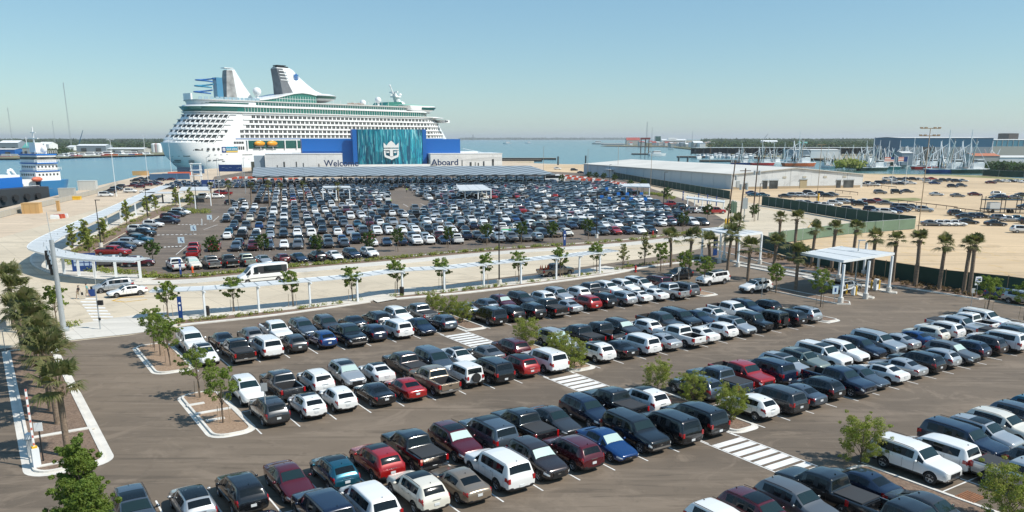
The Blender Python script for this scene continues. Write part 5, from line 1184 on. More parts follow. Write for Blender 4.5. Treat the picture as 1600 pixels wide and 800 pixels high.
# golf cart
r = empty('golf_cart', at(792,372), R(5), 'small bright green cart on the aisle of the middle car park', 'cart')
GRN = mat('bright_green', (.02,.42,.10), .4); MB().box((0,0,.5), (2.3,1.2,.45)).build('body', GRN, r); MB().box((-.1,0,1.75), (1.9,1.2,.08)).build('roof', GRN, r); MB().box((-.2,0,.95), (.9,1.1,.45)).build('seat', BLACK, r)
for x in (-.95,.75):
    for y in (-.5,.5): MB().tube((x,y,.7),(x*.95,y,1.75),.03,n=5).build('post', GRN, r)
for x in (-.75,.75):
    for y in (-.55,.55): MB().tube((x,y-.08,.25),(x,y+.08,.25),.25,n=12).build('wheel', TYRE, r)
# ---- fences
def fence(pts, h, t, m, step=3.0, pm_=GALV, ph=.15):
    r = empty('screened_fence', (*pts[0], 0), 0, t, 'fence'); o0 = Vector((*pts[0], 0)); tot = 0; scr = MB()
    for i in range(len(pts)-1):
        a = Vector((*pts[i], 0))-o0; b2 = Vector((*pts[i+1], 0))-o0; d = b2-a; scr.box(((a.x+b2.x)/2, (a.y+b2.y)/2, h/2+.05), (d.length, .05, h-.1), atan2(d.y, d.x))
        n = max(1, int(d.length/step))
        for j in range(n): p = a+d*(j/n); MB().tube((p.x, p.y, 0), (p.x, p.y, h+ph), .06, n=6).build('post', pm_, r)
    scr.build('screen', m, r)
    rail = MB(); rail.path([(p[0]-o0.x, p[1]-o0.y, h) for p in pts], [.035]*len(pts), 5); rail.build('top_rail', pm_, r); return r
SCR = mat('dark_green_screen', (.012,.05,.035), .8, var=.15, vscale=.4); SCR2 = mat('pale_green_screen', (.14,.21,.14), .8, var=.1, vscale=.4)
fence(A2((1190,388),(1257,410),(1340,427),(1475,450),(1572,461),(1700,480)), 2.5, 'dark green screened fence behind the palms at right', SCR, 4.5, WOODL)
fence(A2((1200,383),(1325,366),(1429,358)), 2.4, 'pale green screened fence crossing from the palms to the road bend', SCR2, 5)  # paler screen colour carries the sunlight on this fence's lit back
fence(A2((1190,321),(1235,328),(1290,337.5),(1355,348.5),(1429,358)), 2.9, 'dark green screened fence along the curved concrete road', SCR, 4)
fence(A2((950,276),(1005,287),(1070,299),(1140,312)), 2.9, 'dark green screened fence in front of the warehouse', SCR, 5)
fence(A2((1535,274.5),(1560,276.5),(1640,279)), 3.4, 'green screened fence at the far right shore', SCR, 8)
fence(A2((0,341),(60,325),(115,312),(150,303),(185,290)), 1.6, 'pale wire fence along the quay by the supply vessel', mat('wire_mesh', (.40,.37,.31), .9), 4)
# low pipe rails in the yard
def rail(p0, p1, t):
    a, b2 = Vector(at(*p0)), Vector(at(*p1)); r = empty('pipe_rail', a, 0, t, 'railing', 'low pipe rails in the yard'); d = b2-a; MB().tube((0,0,1.0),(d.x,d.y,1.0),.12,n=6).build('bar', WOOD, r); n = max(2, int(d.length/4))
    for i in range(n+1): q = d*(i/n); MB().tube((q.x,q.y,0),(q.x,q.y,1.0),.08,n=5).build('post', WOOD, r)
rail((1305,301),(1340,305),'short brown pipe rail right of the warehouse front'); rail((1390,316),(1495,329),'long brown pipe rail across the yard'); rail((1220,312),(1330,312),'low brown rail before the warehouse yard cars'); rail((1490,330),(1545,337),'brown pipe rail leading to the car carrier'); rail((1345,291),(1400,296),'brown pipe rail below the far yard cars')
# utility poles
for i, (xb, yb, xt, yt, h) in enumerate([(1136,352,1142,242,13.0),(1153,374,1165,250,12.5),(1176,340,1183,250,12.0)]):
    b0 = Vector(at(xb, yb)); r = empty('utility_pole', b0, 0, ['leftmost leaning dark utility pole before the warehouse corner','middle leaning dark utility pole, the nearest, with grey cans','rightmost dark utility pole with a crossarm'][i], 'utility pole', 'dark utility poles')
    lean = (1.0, .6, .4)[i]; h = {0:15.0,1:14.2,2:15.5}[i]; MB().tube((0,0,0),(lean,0,h),.20,.13,8).build('pole', WOOD, r, 40); MB().box((lean*.98,0,h-.5), (2.2,.14,.14)).build('crossarm', WOOD, r)
    for s_ in (-.6,.6): MB().tube((lean*.8+s_,0,h*.70),(lean*.8+s_,0,h*.70+1.1),.28,n=10).build('transformer', GALV, r, 40)
# substation cabinets near poles
for i, (x, y, h) in enumerate([(1143,348,5.5),(1147,350,5.5),(1162,346,6.0)]):
    r = empty('equipment_pole', at(x, y), 0, ['slim green equipment post','second slim green equipment post','grey post with tall cabinet'][i]+' beside the leaning utility poles', 'pole'); MB().tube((0,0,0),(0,0,h),.12,n=7).build('pole', GALV, r); MB().box((0,0,h-1.6), (.7 if i < 2 else 1.3,.5,2.6)).build('cabinet', SCR2 if i < 2 else GALV, r)
# ---- people
SKIN = mat('skin', (.42,.25,.17), .6); HAIR = mat('dark_hair', (.03,.02,.015), .7)
def person(loc, rz, top, bottom, t, pose='walk', lean=0.0, hi=None, bag=None):
    r = empty('person', loc, rz, t, 'person'); mats_ = [mat('cloth_'+top, {'teal':(.10,.32,.33),'black':(.012,.012,.014),'lime':(.35,.62,.03),'white':(.7,.7,.7)}[top], .8), mat('cloth_'+bottom, {'khaki':(.36,.29,.20),'dark':(.02,.02,.025)}[bottom], .8), SKIN, TRIM]
    st_ = .24 if pose == 'walk' else .06
    J = {'pel':(0,0,.95),'wa':(.02+lean*.1,0,1.12),'ch':(.04+lean*.4,0,1.34),'nk':(.06+lean*.6,0,1.50),'hd':(.09+lean*.75,0,1.60),'ht':(.10+lean*.8,0,1.74),
         'hL':(0,.10,.90),'kL':(st_*.6,.10,.50),'aL':(st_,.10,.09),'tL':(st_+.16,.11,.04),'hR':(0,-.10,.90),'kR':(-st_*.1,-.10,.50),'aR':(-st_,-.10,.11),'tR':(-st_+.14,-.11,.04),
         'sL':(.05+lean*.5,.20,1.42),'eL':(-.02+lean*.3,.26,1.14),'wL':(.14+lean*.2,.27,.92),'fL':(.17+lean*.2,.27,.82),'sR':(.05+lean*.5,-.20,1.42),'eR':(-.08+lean*.2,-.26,1.15),'wR':(-.18,-.30,.93),'fR':(-.22,-.31,.84)}
    rad = dict(pel=.15,wa=.135,ch=.155,nk=.06,hd=.095,ht=.07,hL=.095,kL=.062,aL=.042,tL=.035,hR=.095,kR=.062,aR=.042,tR=.035,sL=.065,eL=.045,wL=.030,fL=.035,sR=.065,eR=.045,wR=.030,fR=.035)
    ks = list(J); E_ = [('pel','wa'),('wa','ch'),('ch','nk'),('nk','hd'),('hd','ht'),('pel','hL'),('hL','kL'),('kL','aL'),('aL','tL'),('pel','hR'),('hR','kR'),('kR','aR'),('aR','tR'),('ch','sL'),('sL','eL'),('eL','wL'),('wL','fL'),('ch','sR'),('sR','eR'),('eR','wR'),('wR','fR')]
    me = bpy.data.meshes.new('figure'); me.from_pydata([J[k_] for k_ in ks], [(ks.index(a), ks.index(b2)) for a, b2 in E_], []); o = bpy.data.objects.new('tmp', me); COL.objects.link(o)
    sk = o.modifiers.new('s', 'SKIN'); o.modifiers.new('u', 'SUBSURF').levels = 1
    for i, k_ in enumerate(ks): me.skin_vertices[0].data[i].radius = (rad[k_],)*2
    me.skin_vertices[0].data[0].use_root = True
    dg = bpy.context.evaluated_depsgraph_get(); m2 = bpy.data.meshes.new_from_object(o.evaluated_get(dg)); bpy.data.objects.remove(o)
    for q in mats_: m2.materials.append(q)
    while len(m2.materials) > 4: m2.materials.pop(index=0)
    for p in m2.polygons:
        z = p.center.z; y = abs(p.center.y); p.use_smooth = True
        arm_ = y > .235
        p.material_index = 3 if z < .09 else 2 if (z > 1.50 or (arm_ and z < 1.22) or (z < .46 and bottom == 'khaki')) else (1 if (z < .98 and not arm_) else 0)
    link('body', m2, r)
    h = MB(); h.ball((.075+lean*.8, 0, 1.685), .112, 10, 0, (1,.92,.85)); h.build('hair', HAIR, r, 60)
    return r
person(at(123,467), R(180), 'black', 'khaki', 'person in black top leaning forward beside a pale bag on the crossing', 'walk', -.25); person(at(137.5,464), R(200), 'teal', 'khaki', 'person in teal shirt and shorts walking with a navy suitcase')
person(at(635.5,301), R(90), 'lime', 'dark', 'worker in lime vest at the empty aisle of the middle park', 'stand'); person(at(611,321-2), R(0), 'lime', 'dark', 'worker in lime vest between the parked lanes, nearer', 'stand'); person(at(644,303), R(20), 'white', 'dark', 'person in white top walking on the empty aisle'); person(at(647,306), R(20), 'black', 'dark', 'person in dark clothes walking on the empty aisle')
def case(x, y, m, t, sz=(.45,.28,.65)):
    r = empty('suitcase', at(x, y), R(20), t, 'luggage'); MB().box((0,0,sz[2]/2+.06), sz).build('shell', m, r); MB().box((0,sz[1]*.3,sz[2]+.25), (.25,.03,.38)).build('handle', BLACK, r)
    for s_ in (-1,1): MB().tube((s_*.15,-.03,.04),(s_*.15,.03,.04),.04,n=6).build('wheel', BLACK, r)
case(144,463,NAVY,'navy suitcase beside the person in teal shirt',(.75,.4,.85)); case(129,467,mat('cream_bag',(.55,.48,.38),.7),'low cream bag beside the leaning person',(.7,.45,.4))
# ---------------------------------------------------------------- cruise ship
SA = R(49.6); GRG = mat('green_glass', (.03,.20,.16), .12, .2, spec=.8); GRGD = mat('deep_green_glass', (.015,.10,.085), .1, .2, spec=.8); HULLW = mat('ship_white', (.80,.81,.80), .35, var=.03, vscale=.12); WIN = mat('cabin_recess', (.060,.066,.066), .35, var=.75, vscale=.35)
GREYM = mat('grey_panel', (.13,.14,.15), .5, var=.2, vscale=.3); OR = mat('lifeboat_orange', (.75,.33,.02), .4); SBLUE = mat('ship_blue', (.02,.13,.38), .35); ROCK = mat('climbing_wall', (.30,.30,.29), .8, var=.4, vscale=.25)
sx_, sy_ = -215-19*sin(SA), 560+19*cos(SA)
ship = empty('cruise_ship', (sx_, sy_, 0), SA, 'huge white cruise ship with terraced stern moored behind the blue terminal', 'ship')
def wid(s, s0, s1, hb=19, sr=30, br=75, bp=1.9):
    w = hb
    if s < s0+sr: w *= max(0, 1-((s0+sr-s)/sr)**2.6)**(1/2.3)
    if s > s1-br: w *= max(0, 1-((s-(s1-br))/br)**bp)
    return w
def plan(s0, s1, hb=19, sr=30, br=75, bp=1.9, n=46):
    ss = [s0+(s1-s0)*(.5-.5*cos(pi*i/n)) for i in range(n+1)]
    up = [(s, wid(s, s0, s1, hb, sr, br, bp)) for s in ss]; return [(s, -w) for s, w in up]+[(s, w) for s, w in up[-2:0:-1]]
def loft(levels, mi=0, mb=None, cap=True):
    mb = mb or MB(); n = len(levels[0][1]); o = len(mb.v)
    vs = [(p[0], p[1], z) for z, P in levels for p in P]; fs = []
    for k in range(len(levels)-1):
        for i in range(n): a, b2 = k*n+i, k*n+(i+1)%n; fs.append((a, b2, b2+n, a+n))
    if cap: fs.append(tuple((len(levels)-1)*n+i for i in range(n)))
    return mb.add(vs, fs, mi)
S0 = lambda z: -10+max(0, z-17)*.62
S1_ = lambda z: 274-max(0, z-17)*1.3
HL = [(-2.7, plan(4, 262)), (2, plan(-2, 264)), (9, plan(-8, 268)), (17.3, plan(-10, 275))]
loft(HL).build('hull', HULLW, ship, 35)
loft([(17.3, plan(-8.5, 262, 18.7, 30, 40)), (20, plan(-6.5, 260, 18.7, 30, 38)), (37, plan(9.5, 247, 18.7, 26, 34))]).build('superstructure', HULLW, ship, 35)
def band(z0, z1, sa, sb, off, m, name, s0a, s1a, hb=18.7, sr=30, br=40, side=(-1,), stern=True, parent=None, n=60, slope=0.0):
    mb = MB()
    for sd_ in side:
        pts = []
        for i in range(n+1):
            s = sa+(sb-sa)*i/n; pts.append((s, sd_*(wid(s, s0a, s1a, hb, sr, br)+off)))
        for i in range(n):
            a, b2 = pts[i], pts[i+1]; q = [(a[0], a[1], z0), (b2[0], b2[1], z0), (b2[0]+slope, b2[1], z1), (a[0]+slope, a[1], z1)]
            mb.add(q if sd_ < 0 else q[::-1], [(0,1,2,3)]); mb.add([(a[0],a[1],z1),(b2[0],b2[1],z1),(b2[0],b2[1]-sd_*(abs(off)+.4),z1),(a[0],a[1]-sd_*(abs(off)+.4),z1)], [(0,1,2,3)])
    return mb.build(name, m, parent or ship)
LV = [21.4+3.37*k for k in range(5)]
def sup(z):                                # superstructure plan parameters at height z
    t = (z-20)/17; return (-6.5+16*t, 260-13*t, 18.7, 30-4*t, 38-4*t)
# terraced stern openings with slanted white pillars
for k, z in enumerate([17.9]+LV):
    s0a, s1a, hb, sr, br = sup(z-.9) if z > 19 else (-8.2, 261, 18.7, 30, 39)
    e = 17+2.4*k
    o = band(z-1.05, z+.95, s0a+.05, e, .10, WIN, 'stern_gallery', s0a, s1a, hb, sr, br, (-1, 1), n=40, slope=1.1)
    p = MB()
    for i in range(9):
        s = s0a+.6+(e-s0a-1.5)*(i/8)**1.35
        for sd_ in (-1,):
            y = sd_*(wid(s, s0a, s1a, hb, sr, br)+.35); p.tube((s-.6, y, z-1.1), (s+1.4, y, z+1.1), .38, n=4)
    p.build('pillar', HULLW, o)
    band(z+.95, z+1.35, s0a+.05, e+6, .55, HULLW, 'deck_edge', s0a+.5, s1a, hb, sr, br, (-1, 1), n=40)
# cabin balconies: 5 rows; nearest hundred as parts
wins = []
for k, z in enumerate(LV):
    s0a, s1a, hb, sr, br = sup(z); s = [47, 45, 42, 38, 36][4-k] if k > 1 else 37
    while s < 246-k*2:
        wins.append((s, z, s0a, s1a, hb, sr, br)); s += 3.95
    [band(z+1.15, z+1.45, 40, 248-k*2, .5, HULLW, 'deck_edge', s0a, s1a, hb, sr, br, (q_,), n=70) for q_ in (-1, 1)]
wins.sort(key=lambda w: w[0])
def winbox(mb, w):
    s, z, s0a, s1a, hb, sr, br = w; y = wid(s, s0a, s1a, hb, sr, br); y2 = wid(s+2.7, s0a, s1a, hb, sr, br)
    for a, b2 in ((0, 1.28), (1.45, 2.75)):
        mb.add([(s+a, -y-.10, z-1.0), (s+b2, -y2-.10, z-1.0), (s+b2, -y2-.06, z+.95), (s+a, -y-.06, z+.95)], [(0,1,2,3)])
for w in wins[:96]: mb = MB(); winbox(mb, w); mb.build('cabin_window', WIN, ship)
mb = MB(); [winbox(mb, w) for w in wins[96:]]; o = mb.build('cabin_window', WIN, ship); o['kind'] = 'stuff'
# stripe, promenade, green glass decks
band(19.3, 19.85, 33, 255, .12, SBLUE, 'blue_stripe', *sup(20), side=(-1,))
P37 = (1.0, 250, 18.9, 24, 34)
loft([(37, plan(9, 251, 19.2, 24, 34)), (37.5, plan(8.2, 252, 19.7, 24, 34)), (38.0, plan(7.5, 252, 19.7, 24, 34))]).build('deck_edge', HULLW, ship, 30)
loft([(38.0, plan(9, 236, 18.4, 24, 30)), (41.3, plan(6, 236, 19.0, 24, 30))]).build('glazed_deck', GRG, ship, 30)
band(38.5, 40.3, 12, 36, .5, GRGD, 'dark_window_band', 7.4, 236, 18.8, 24, 30)
loft([(41.3, plan(8, 240, 19.4, 24, 30)), (42.3, plan(9, 240, 19.4, 24, 30))]).build('deck_edge', HULLW, ship, 30)
loft([(42.3, plan(12, 215, 17.6, 22, 26)), (45.2, plan(11, 215, 17.6, 22, 26))]).build('pool_deck', HULLW, ship, 30)
band(42.9, 44.7, 52, 200, .15, GRGD, 'window_band', 3.5, 215, 17.6, 22, 26, (-1, 1), n=80); band(43.2, 44.1, 14, 46, .2, GRGD, 'window_band', 11.8, 215, 17.6, 22, 26, (-1, 1), n=40)
m_ = MB()
for i in range(62): s = 54+i*2.35; y = wid(s, 3.5, 215, 17.6, 22, 26); m_.box((s, -y-.2, 43.8), (.25,.2,2.0))
for i in range(75): s = 42+i*2.45; y = wid(s, 0, 236, 18.8, 24, 30); m_.box((s, -y-.15, 39.6), (.18,.5,3.0))
m_.build('mullion', HULLW, ship)
loft([(45.2, plan(10, 218, 18.2, 22, 26)), (45.9, plan(10, 218, 18.2, 22, 26))]).build('top_deck', mat('ship_deck', (.60,.60,.57), .6), ship, 30)
m_ = MB()                                   # aft sports deck rail screen and clutter
for i in range(14): m_.box((14+i*3.1, -16.4 if i > 3 else -10-2*i, 46.8), (2.6, .12, 1.8))
m_.build('rail_screen', mat('blue_grey_glass', (.30,.42,.48), .2), ship)
MB().box((11.5,2,47.9), (1.2, 10, 4.4)).build('stern_bulwark', HULLW, ship)
def prof(name, pts, y0, y1, m, parent=ship, top=1.0, smooth=None):
    mb = MB(); n = len(pts); zc = max(p[1] for p in pts); zb = min(p[1] for p in pts); yc = (y0+y1)/2
    f = lambda y, z: yc+(y-yc)*(1+(top-1)*(z-zb)/(zc-zb))
    area = sum(pts[i][0]*pts[(i+1)%n][1]-pts[(i+1)%n][0]*pts[i][1] for i in range(n)); pts = pts if area > 0 else pts[::-1]
    vs = [(p[0], f(y0, p[1]), p[1]) for p in pts]+[(p[0], f(y1, p[1]), p[1]) for p in pts]
    mb.add(vs, [tuple(range(n)), tuple(range(2*n-1, n-1, -1))]+[(i, i+n, (i+1)%n+n, (i+1)%n) for i in range(n)]); return mb.build(name, m, parent, smooth)
# solarium glass with white swooping roof
swoop = [(56,46.3),(62,47.0),(70,48.3),(78,50.2),(86,51.9),(93,52.7),(100,52.2),(106,51.2)]
prof('solarium_glass', [(52,45.9)]+swoop+[(106,45.9)], -15.5, 15.5, GRG)
m_ = MB()
for i in range(22): s = 57+i*2.3; m_.box((s, -15.6, 48), (.2,.12,4.2 if s > 70 else 2))
m_.box((82,-15.62,48.2), (46,.1,.25)); m_.build('mullion', HULLW, ship)
m_ = MB()
for i in range(len(swoop)-1):
    a, b2 = swoop[i], swoop[i+1]; m_.add([(a[0],-16.4,a[1]),(b2[0],-16.4,b2[1]),(b2[0],16.4,b2[1]),(a[0],16.4,a[1]),(a[0],-16.4,a[1]+.8),(b2[0],-16.4,b2[1]+.8),(b2[0],16.4,b2[1]+.8),(a[0],16.4,a[1]+.8)], [(0,3,2,1),(4,5,6,7),(0,1,5,4),(1,2,6,5),(2,3,7,6),(3,0,4,7)])
m_.build('swoop_roof', HULLW, ship)
# lounge drum under the funnel tail
lo = loft([(47.2, [(117+7*cos(t), 9*sin(t)) for t in [2*pi*i/28 for i in range(28)]]), (48.9, [(118+12.5*cos(t), 15*sin(t)) for t in [2*pi*i/28 for i in range(28)]]), (52.0, [(118+14*cos(t), 16*sin(t)) for t in [2*pi*i/28 for i in range(28)]]), (53.2, [(116+11*cos(t), 13*sin(t)) for t in [2*pi*i/28 for i in range(28)]])]).build('lounge', HULLW, ship, 40)
loft([(49.6, [(118+13.3*cos(t), 15.6*sin(t)) for t in [2*pi*i/28 for i in range(28)]]), (51.5, [(118+14.1*cos(t), 16.2*sin(t)) for t in [2*pi*i/28 for i in range(28)]])], cap=False).build('window_band', GRGD, lo)
# funnel
fu = prof('funnel', [(84,47),(82.5,60),(80.5,71),(92,71),(95,69.5),(98,66),(106,60),(113,55.5),(120,53.3),(122,52),(100,50)], -6, 6, HULLW, ship, .6)
prof('louvre_panel', [(83.4,47.4),(82.3,60),(80.3,70.4),(85.5,70.4),(89,60),(94,50),(95,47.6)], -6.35, 6.35, GREYM, fu, .62)
m_ = MB(); [m_.box((86+.4*i, 0, 71.4+(i%2)*.35), (9,6.4-.4*i,.5)) for i in range(3)]; m_.box((85.5,0,72.6), (8,5,.6)); m_.build('exhaust_grille', BLACK, fu)
for i in range(4): MB().box((85.2+i*.35, -5.0, 68.8-2.2*i), (7.5,.3,.5)).build('ladder_deck', HULLW, fu)
# simplified crown and anchor emblem
def emblem(parent, m, sc, name='emblem', thick=.15):
    pts = [(-1.0,.35),(-1.0,1.0),(-.62,.62),(-.38,.95),(0,1.25),(.38,.95),(.62,.62),(1.0,1.0),(1.0,.35)]
    mb = MB()
    def ex(P):
        P = [(p[0]*sc, p[1]*sc) for p in P]; n = len(P); area = sum(P[i][0]*P[(i+1)%n][1]-P[(i+1)%n][0]*P[i][1] for i in range(n)); P = P if area > 0 else P[::-1]
        mb.add([(p[0],-thick,p[1]) for p in P]+[(p[0],0,p[1]) for p in P], [tuple(range(n)), tuple(range(2*n-1,n-1,-1))]+[(i,i+n,(i+1)%n+n,(i+1)%n) for i in range(n)])
    ex(pts); ex([(-1,.22),(1,.22),(1,.02),(-1,.02)]); ex([(-.2,.02),(.2,.02),(.22,-.9),(-.22,-.9)])
    ex([(-1.0,-.05),(-.78,-.05),(-.74,-.62),(-.22,-.78),(-.22,-1.12),(-.9,-.85),(-.98,-.5)]); ex([(1.0,-.05),(.78,-.05),(.74,-.62),(.22,-.78),(.22,-1.12),(.9,-.85),(.98,-.5)]); ex([(-.22,-.78),(.22,-.78),(.22,-1.12),(0,-1.25),(-.22,-1.12)])
    ex([(-.72,-.15),(-.3,-.15),(-.3,-.32),(-.62,-.32)]); ex([(.72,-.15),(.3,-.15),(.3,-.32),(.62,-.32)])
    return mb.build(name, m, parent)
e = emblem(fu, SBLUE, 2.0); e.location = (96.5,-4.7,65.0)
# aft tower, slides, radomes, mast
tw = prof('climbing_tower', [(38,46),(40.5,67),(46.5,67.5),(52.5,57),(60,46.5)], -4, 4, HULLW, ship, .55); prof('rock_face', [(37.3,46),(39.9,66.6),(44.5,66.8),(46,46)], -4.3, 4.3, ROCK, tw, .6)
MB().box((42,0,68.2), (7,5,.5)).build('tower_cap', HULLW, tw); MB().box((32.6,-2,54.5), (4.6,5,13.5)).build('stair_tower', mat('blue_tower_glass', (.06,.22,.36), .15, spec=.8), ship)
for i, zz in enumerate((60.5, 56.6, 52.6)):
    pts = [(31-i*1.0+6.5*cos(a)-8, -3+6.5*sin(a), zz-a*.55) for a in [pi*2*j/14 for j in range(12)]]
    MB().path(pts, [.5]*len(pts), 7).build('water_slide', SBLUE if i != 1 else mat('ship_teal', (.03,.25,.40), .4), ship, 60)
for (s, y, z, r_) in ((59,-9,52.6,3.1),(159,-6,48.0,2.5),(173.5,-8,50.6,2.6),(203,-4,47.6,3.2)):
    m_ = MB(); m_.ball((s,y,z), r_, 16); m_.tube((s,y,45.5),(s,y,z-r_*.8),r_*.35,n=10); m_.build('radome', HULLW, ship, 60)
m_ = MB(); m_.path([(204,0,46),(201,0,52),(197.5,0,58)], [3.4,2.6,1.7], 8); m_.path([(197.5,0,57),(194.0,0,63.5)], [.8,.45], 6); m_.box((198,0,58.2),(1.4,10,.9)); m_.box((200,0,54.5),(6,7,1.0)); m_.box((197,0,55.8),(6,.8,.8)); m_.ball((203.5,-2,56),1.5,8); m_.ball((194,0,63.5),.9,6); m_.build('radar_mast', HULLW, ship, 40)
prof('sun_canopy', [(180,46),(184,49.4),(198,50),(202,46)], -9, 9, GRG); m_ = MB(); [m_.ball((140+i*3.2, -12, 46.4+.3*(i%2)), 1.6, 8, 0, (1.4,1,.6)) for i in range(5)]; m_.build('deck_shade', mat('tan_canvas', (.30,.24,.20), .8), ship, 60)
m_ = MB(); [m_.box((120+i*7, -17.8, 47.3), (.2,.2,2.4)) for i in range(9)]; m_.build('deck_light', HULLW, ship)
br = loft([(42.3, plan(200, 237, 17.4, 6, 22, 2.4)), (43.4, plan(197, 240, 18.4, 6, 22, 2.4)), (46.3, plan(195, 244, 18.8, 6, 22, 2.4)), (46.9, plan(194, 243, 18.6, 6, 22, 2.4))]).build('forward_lounge', HULLW, ship, 30)
loft([(43.7, plan(208, 241.2, 18.6, 6, 22, 2.4)), (45.7, plan(208, 243.6, 18.95, 6, 22, 2.4))], cap=False).build('window_band', GRGD, br)
prof('green_canopy', [(194,46.9),(196,48.0),(230,47.6),(234,46.9)], -15, 15, mat('pale_green_roof', (.22,.42,.36), .4))
m_ = MB(); m_.box((243,-8,34.4), (4,24,2.4)); m_.box((241,-20.1,34.6), (3.4,.3,1.0), mi=1); m_.build('bridge_wing', [HULLW, WIN], ship)
loft([(37.0, plan(215, 256, 18, 5, 30, 2.2)), (37.6, plan(215, 256, 18, 5, 30, 2.2))]).build('deck_edge', HULLW, ship)
# lifeboat recess, boats, hull openings, portholes
rec = MB(); rec.box((66,-18.95,15.6), (50,.6,5.6)).build('lifeboat_recess', GRGD, ship)
for i in range(5): MB().box((41.5+10.3*i,-19.5,15.4), (.7,1.2,6)).build('davit', HULLW, ship)
for i in range(2):
    b = MB(); b.ball((56.4+10.4*(i)-10.4+5.0, -20.0, 16.3), 1, 14, 0, (4.5,1.7,1.9)); o = b.build('lifeboat', OR, ship, 60); MB().box((56.4+10.4*i-5.4,-20.3,14.4), (8.6,1.6,.5)).build('cradle', GREYM, o)
for i in range(5): MB().box((31.6+1.7*i,-19.05,13.3), (1.1,.3,2.2)).build('mooring_opening', WIN, ship)
for i in range(4): MB().box((32+2.0*i,-19.05,17.0), (1.6,.3,1.4)).build('mooring_opening', WIN, ship)
hw_ = lambda s, z: wid(s, -10+max(0,(17.3-z))*.3, 272, 19, 30, 75)
for (s, z, w_, h_) in [(-7,12.6,3,1.6),(-1,12.6,7,1.5),(5.5,12.6,5,1.5),(-6,8.7,2.4,1.3),(-1.5,8.7,3.4,1.5),(1,5.0,3,.7),(1,4.1,3,.6),(-5,5.2,2,.7),(-5,4.2,2,.6),(12,5.3,2,.6),(16,5.3,3,.5),(20,5.5,4,.5),(22,4.4,2,.5),(60,7.6,1,.5),(41,8.6,8,.4)]:
    m_ = MB(); a, b2 = s-w_/2, s+w_/2; ya, yb = hw_(a, z)+.12, hw_(b2, z)+.12; m_.add([(a,-ya,z-h_/2),(b2,-yb,z-h_/2),(b2,-yb,z+h_/2),(a,-ya,z+h_/2)], [(0,1,2,3)]); m_.build('hull_opening', WIN, ship)
for s in (11.5, 15.5, 19.0): m_ = MB(); m_.tube((s,-18.4,12.7),(s,-19.25,12.7),.9,n=14); m_.build('porthole', WIN, ship)
for s in (22.5, 26): m_ = MB(); m_.tube((s,-18.4,[21.4,24.8][s > 25]),(s,-19.1,[21.4,24.8][s > 25]),.9,n=14); m_.build('porthole', WIN, ship)
m_ = MB(); [m_.box((12+4.4*i,-19.06,9.0), (1.4,.14,.5)) for i in range(4)]; [m_.box((42+5*i,-19.06,5.6), (.6,.14,.5)) for i in range(18)]; m_.build('hull_mark', mat('hull_mark_grey', (.42,.43,.43), .5), ship)  # small grey marks along the hull side
bn = empty('ship_banner', (0,0,0)); bn.parent = ship
bn.location = (21.5,-19.2,10.4)
MB().box((1.5,0,1.9), (3,.12,3.8)).build('panel', NAVY, bn); MB().box((7.6,0,2.5), (9,.12,2.6)).build('panel', mat('teal_sign', (.01,.22,.36), .4), bn); MB().box((7.6,0,.6), (9,.12,1.1)).build('panel', mat('gold_sign', (.66,.45,.10), .5), bn)
text_obj('lettering', 'book online', 1.9, (3.5,-.1,1.8), (pi/2,0,0), WHITE, bn, .05, sx=.88); e = emblem(bn, WHITE, 1.0, thick=.05); e.location = (1.5,-.1,2.0)
# ---------------------------------------------------------------- terminal
tm = empty('terminal_building', (-60,520,0), R(15.2), 'blue and white cruise terminal with curved turquoise mural front', 'building')
TBL = mat('terminal_blue', (.004,.12,.42), .55); 
def m_mural():
    n = NB('turquoise_mural', .5); f = n.noise(1.0, n.mapv(0, (.55,.55,.055)), 3, .5); g = n.noise(1.0, n.mapv(0, (1.6,1.6,.11), (7,3,1)), 2, .5)
    cr = n.N('ShaderNodeValToRGB'); n.L(f, cr.inputs[0]); cr.color_ramp.interpolation = 'CONSTANT'
    E_ = cr.color_ramp.elements; E_[0].color = (.004,.075,.14,1); E_[1].position = .42; E_[1].color = (.006,.17,.24,1)
    for p, c in ((.5, (.01,.28,.36,1)), (.56, (.006,.14,.26,1)), (.62, (.03,.40,.48,1))): e_ = E_.new(p); e_.color = c
    c = n.mix(n.rng(g, .60, .62, 0, 1), cr.outputs[0], (.16,.52,.58)); c = n.mix(n.rng(g, .70, .72, 0, 1), c, (.40,.62,.64)); c = n.mix(n.rng(g, .36, .34, 0, .7), c, (.004,.06,.13)); return n.out(c)
MUR = m_mural(); TW = m_concrete('terminal_white', (.74,.74,.72), 0, 5.1, .14, .80, .03, .15)
arc = [(-36+40*i/24, -8.5*sin(pi*i/24)*.62) for i in range(25)]
MB().prism(arc+[(4,14),(-36,14)], 0, 25.3).build('mural_drum', MUR, tm, 30)
MB().prism([(-38.8,14.2),(-38.8,-.2),(-36.2,-.2),(-36.2,14.2)], 0, 25.35).build('blue_fin', TBL, tm); MB().prism([(4.2,14.2),(4.2,-.2),(6.6,-.2),(6.6,14.2)], 0, 25.35).build('blue_fin', TBL, tm)
MB().box((-20,27,9.75), (98,46,19.5)).build('main_hall', TBL, tm)
MB().box((-53.8,.5,19.0), (30,.4,.5)).build('roof_edge', TBL, tm)
for x0, x1, h, y0 in ((-90.5,-46,10.9,-9),(-1.0+9,54,10.55,-6)):
    MB().prism([(x0,y0),(x1,y0),(x1,y0+28),(x0,y0+28)], 0, h).build('white_wing', TW, tm); MB().box(((x0+x1)/2, y0+14, h+.12), (x1-x0+.4, 28.4, .3)).build('parapet', WHITE, tm)
MB().box((-94,-2,5), (6,10,10)).build('grey_wing', mat('wall_blue_grey', (.33,.40,.45), .6), tm); MB().box((-97.5,0,3.2), (3,6,6.4)).build('tan_shed', mat('tan_metal', (.40,.33,.20), .7), tm)
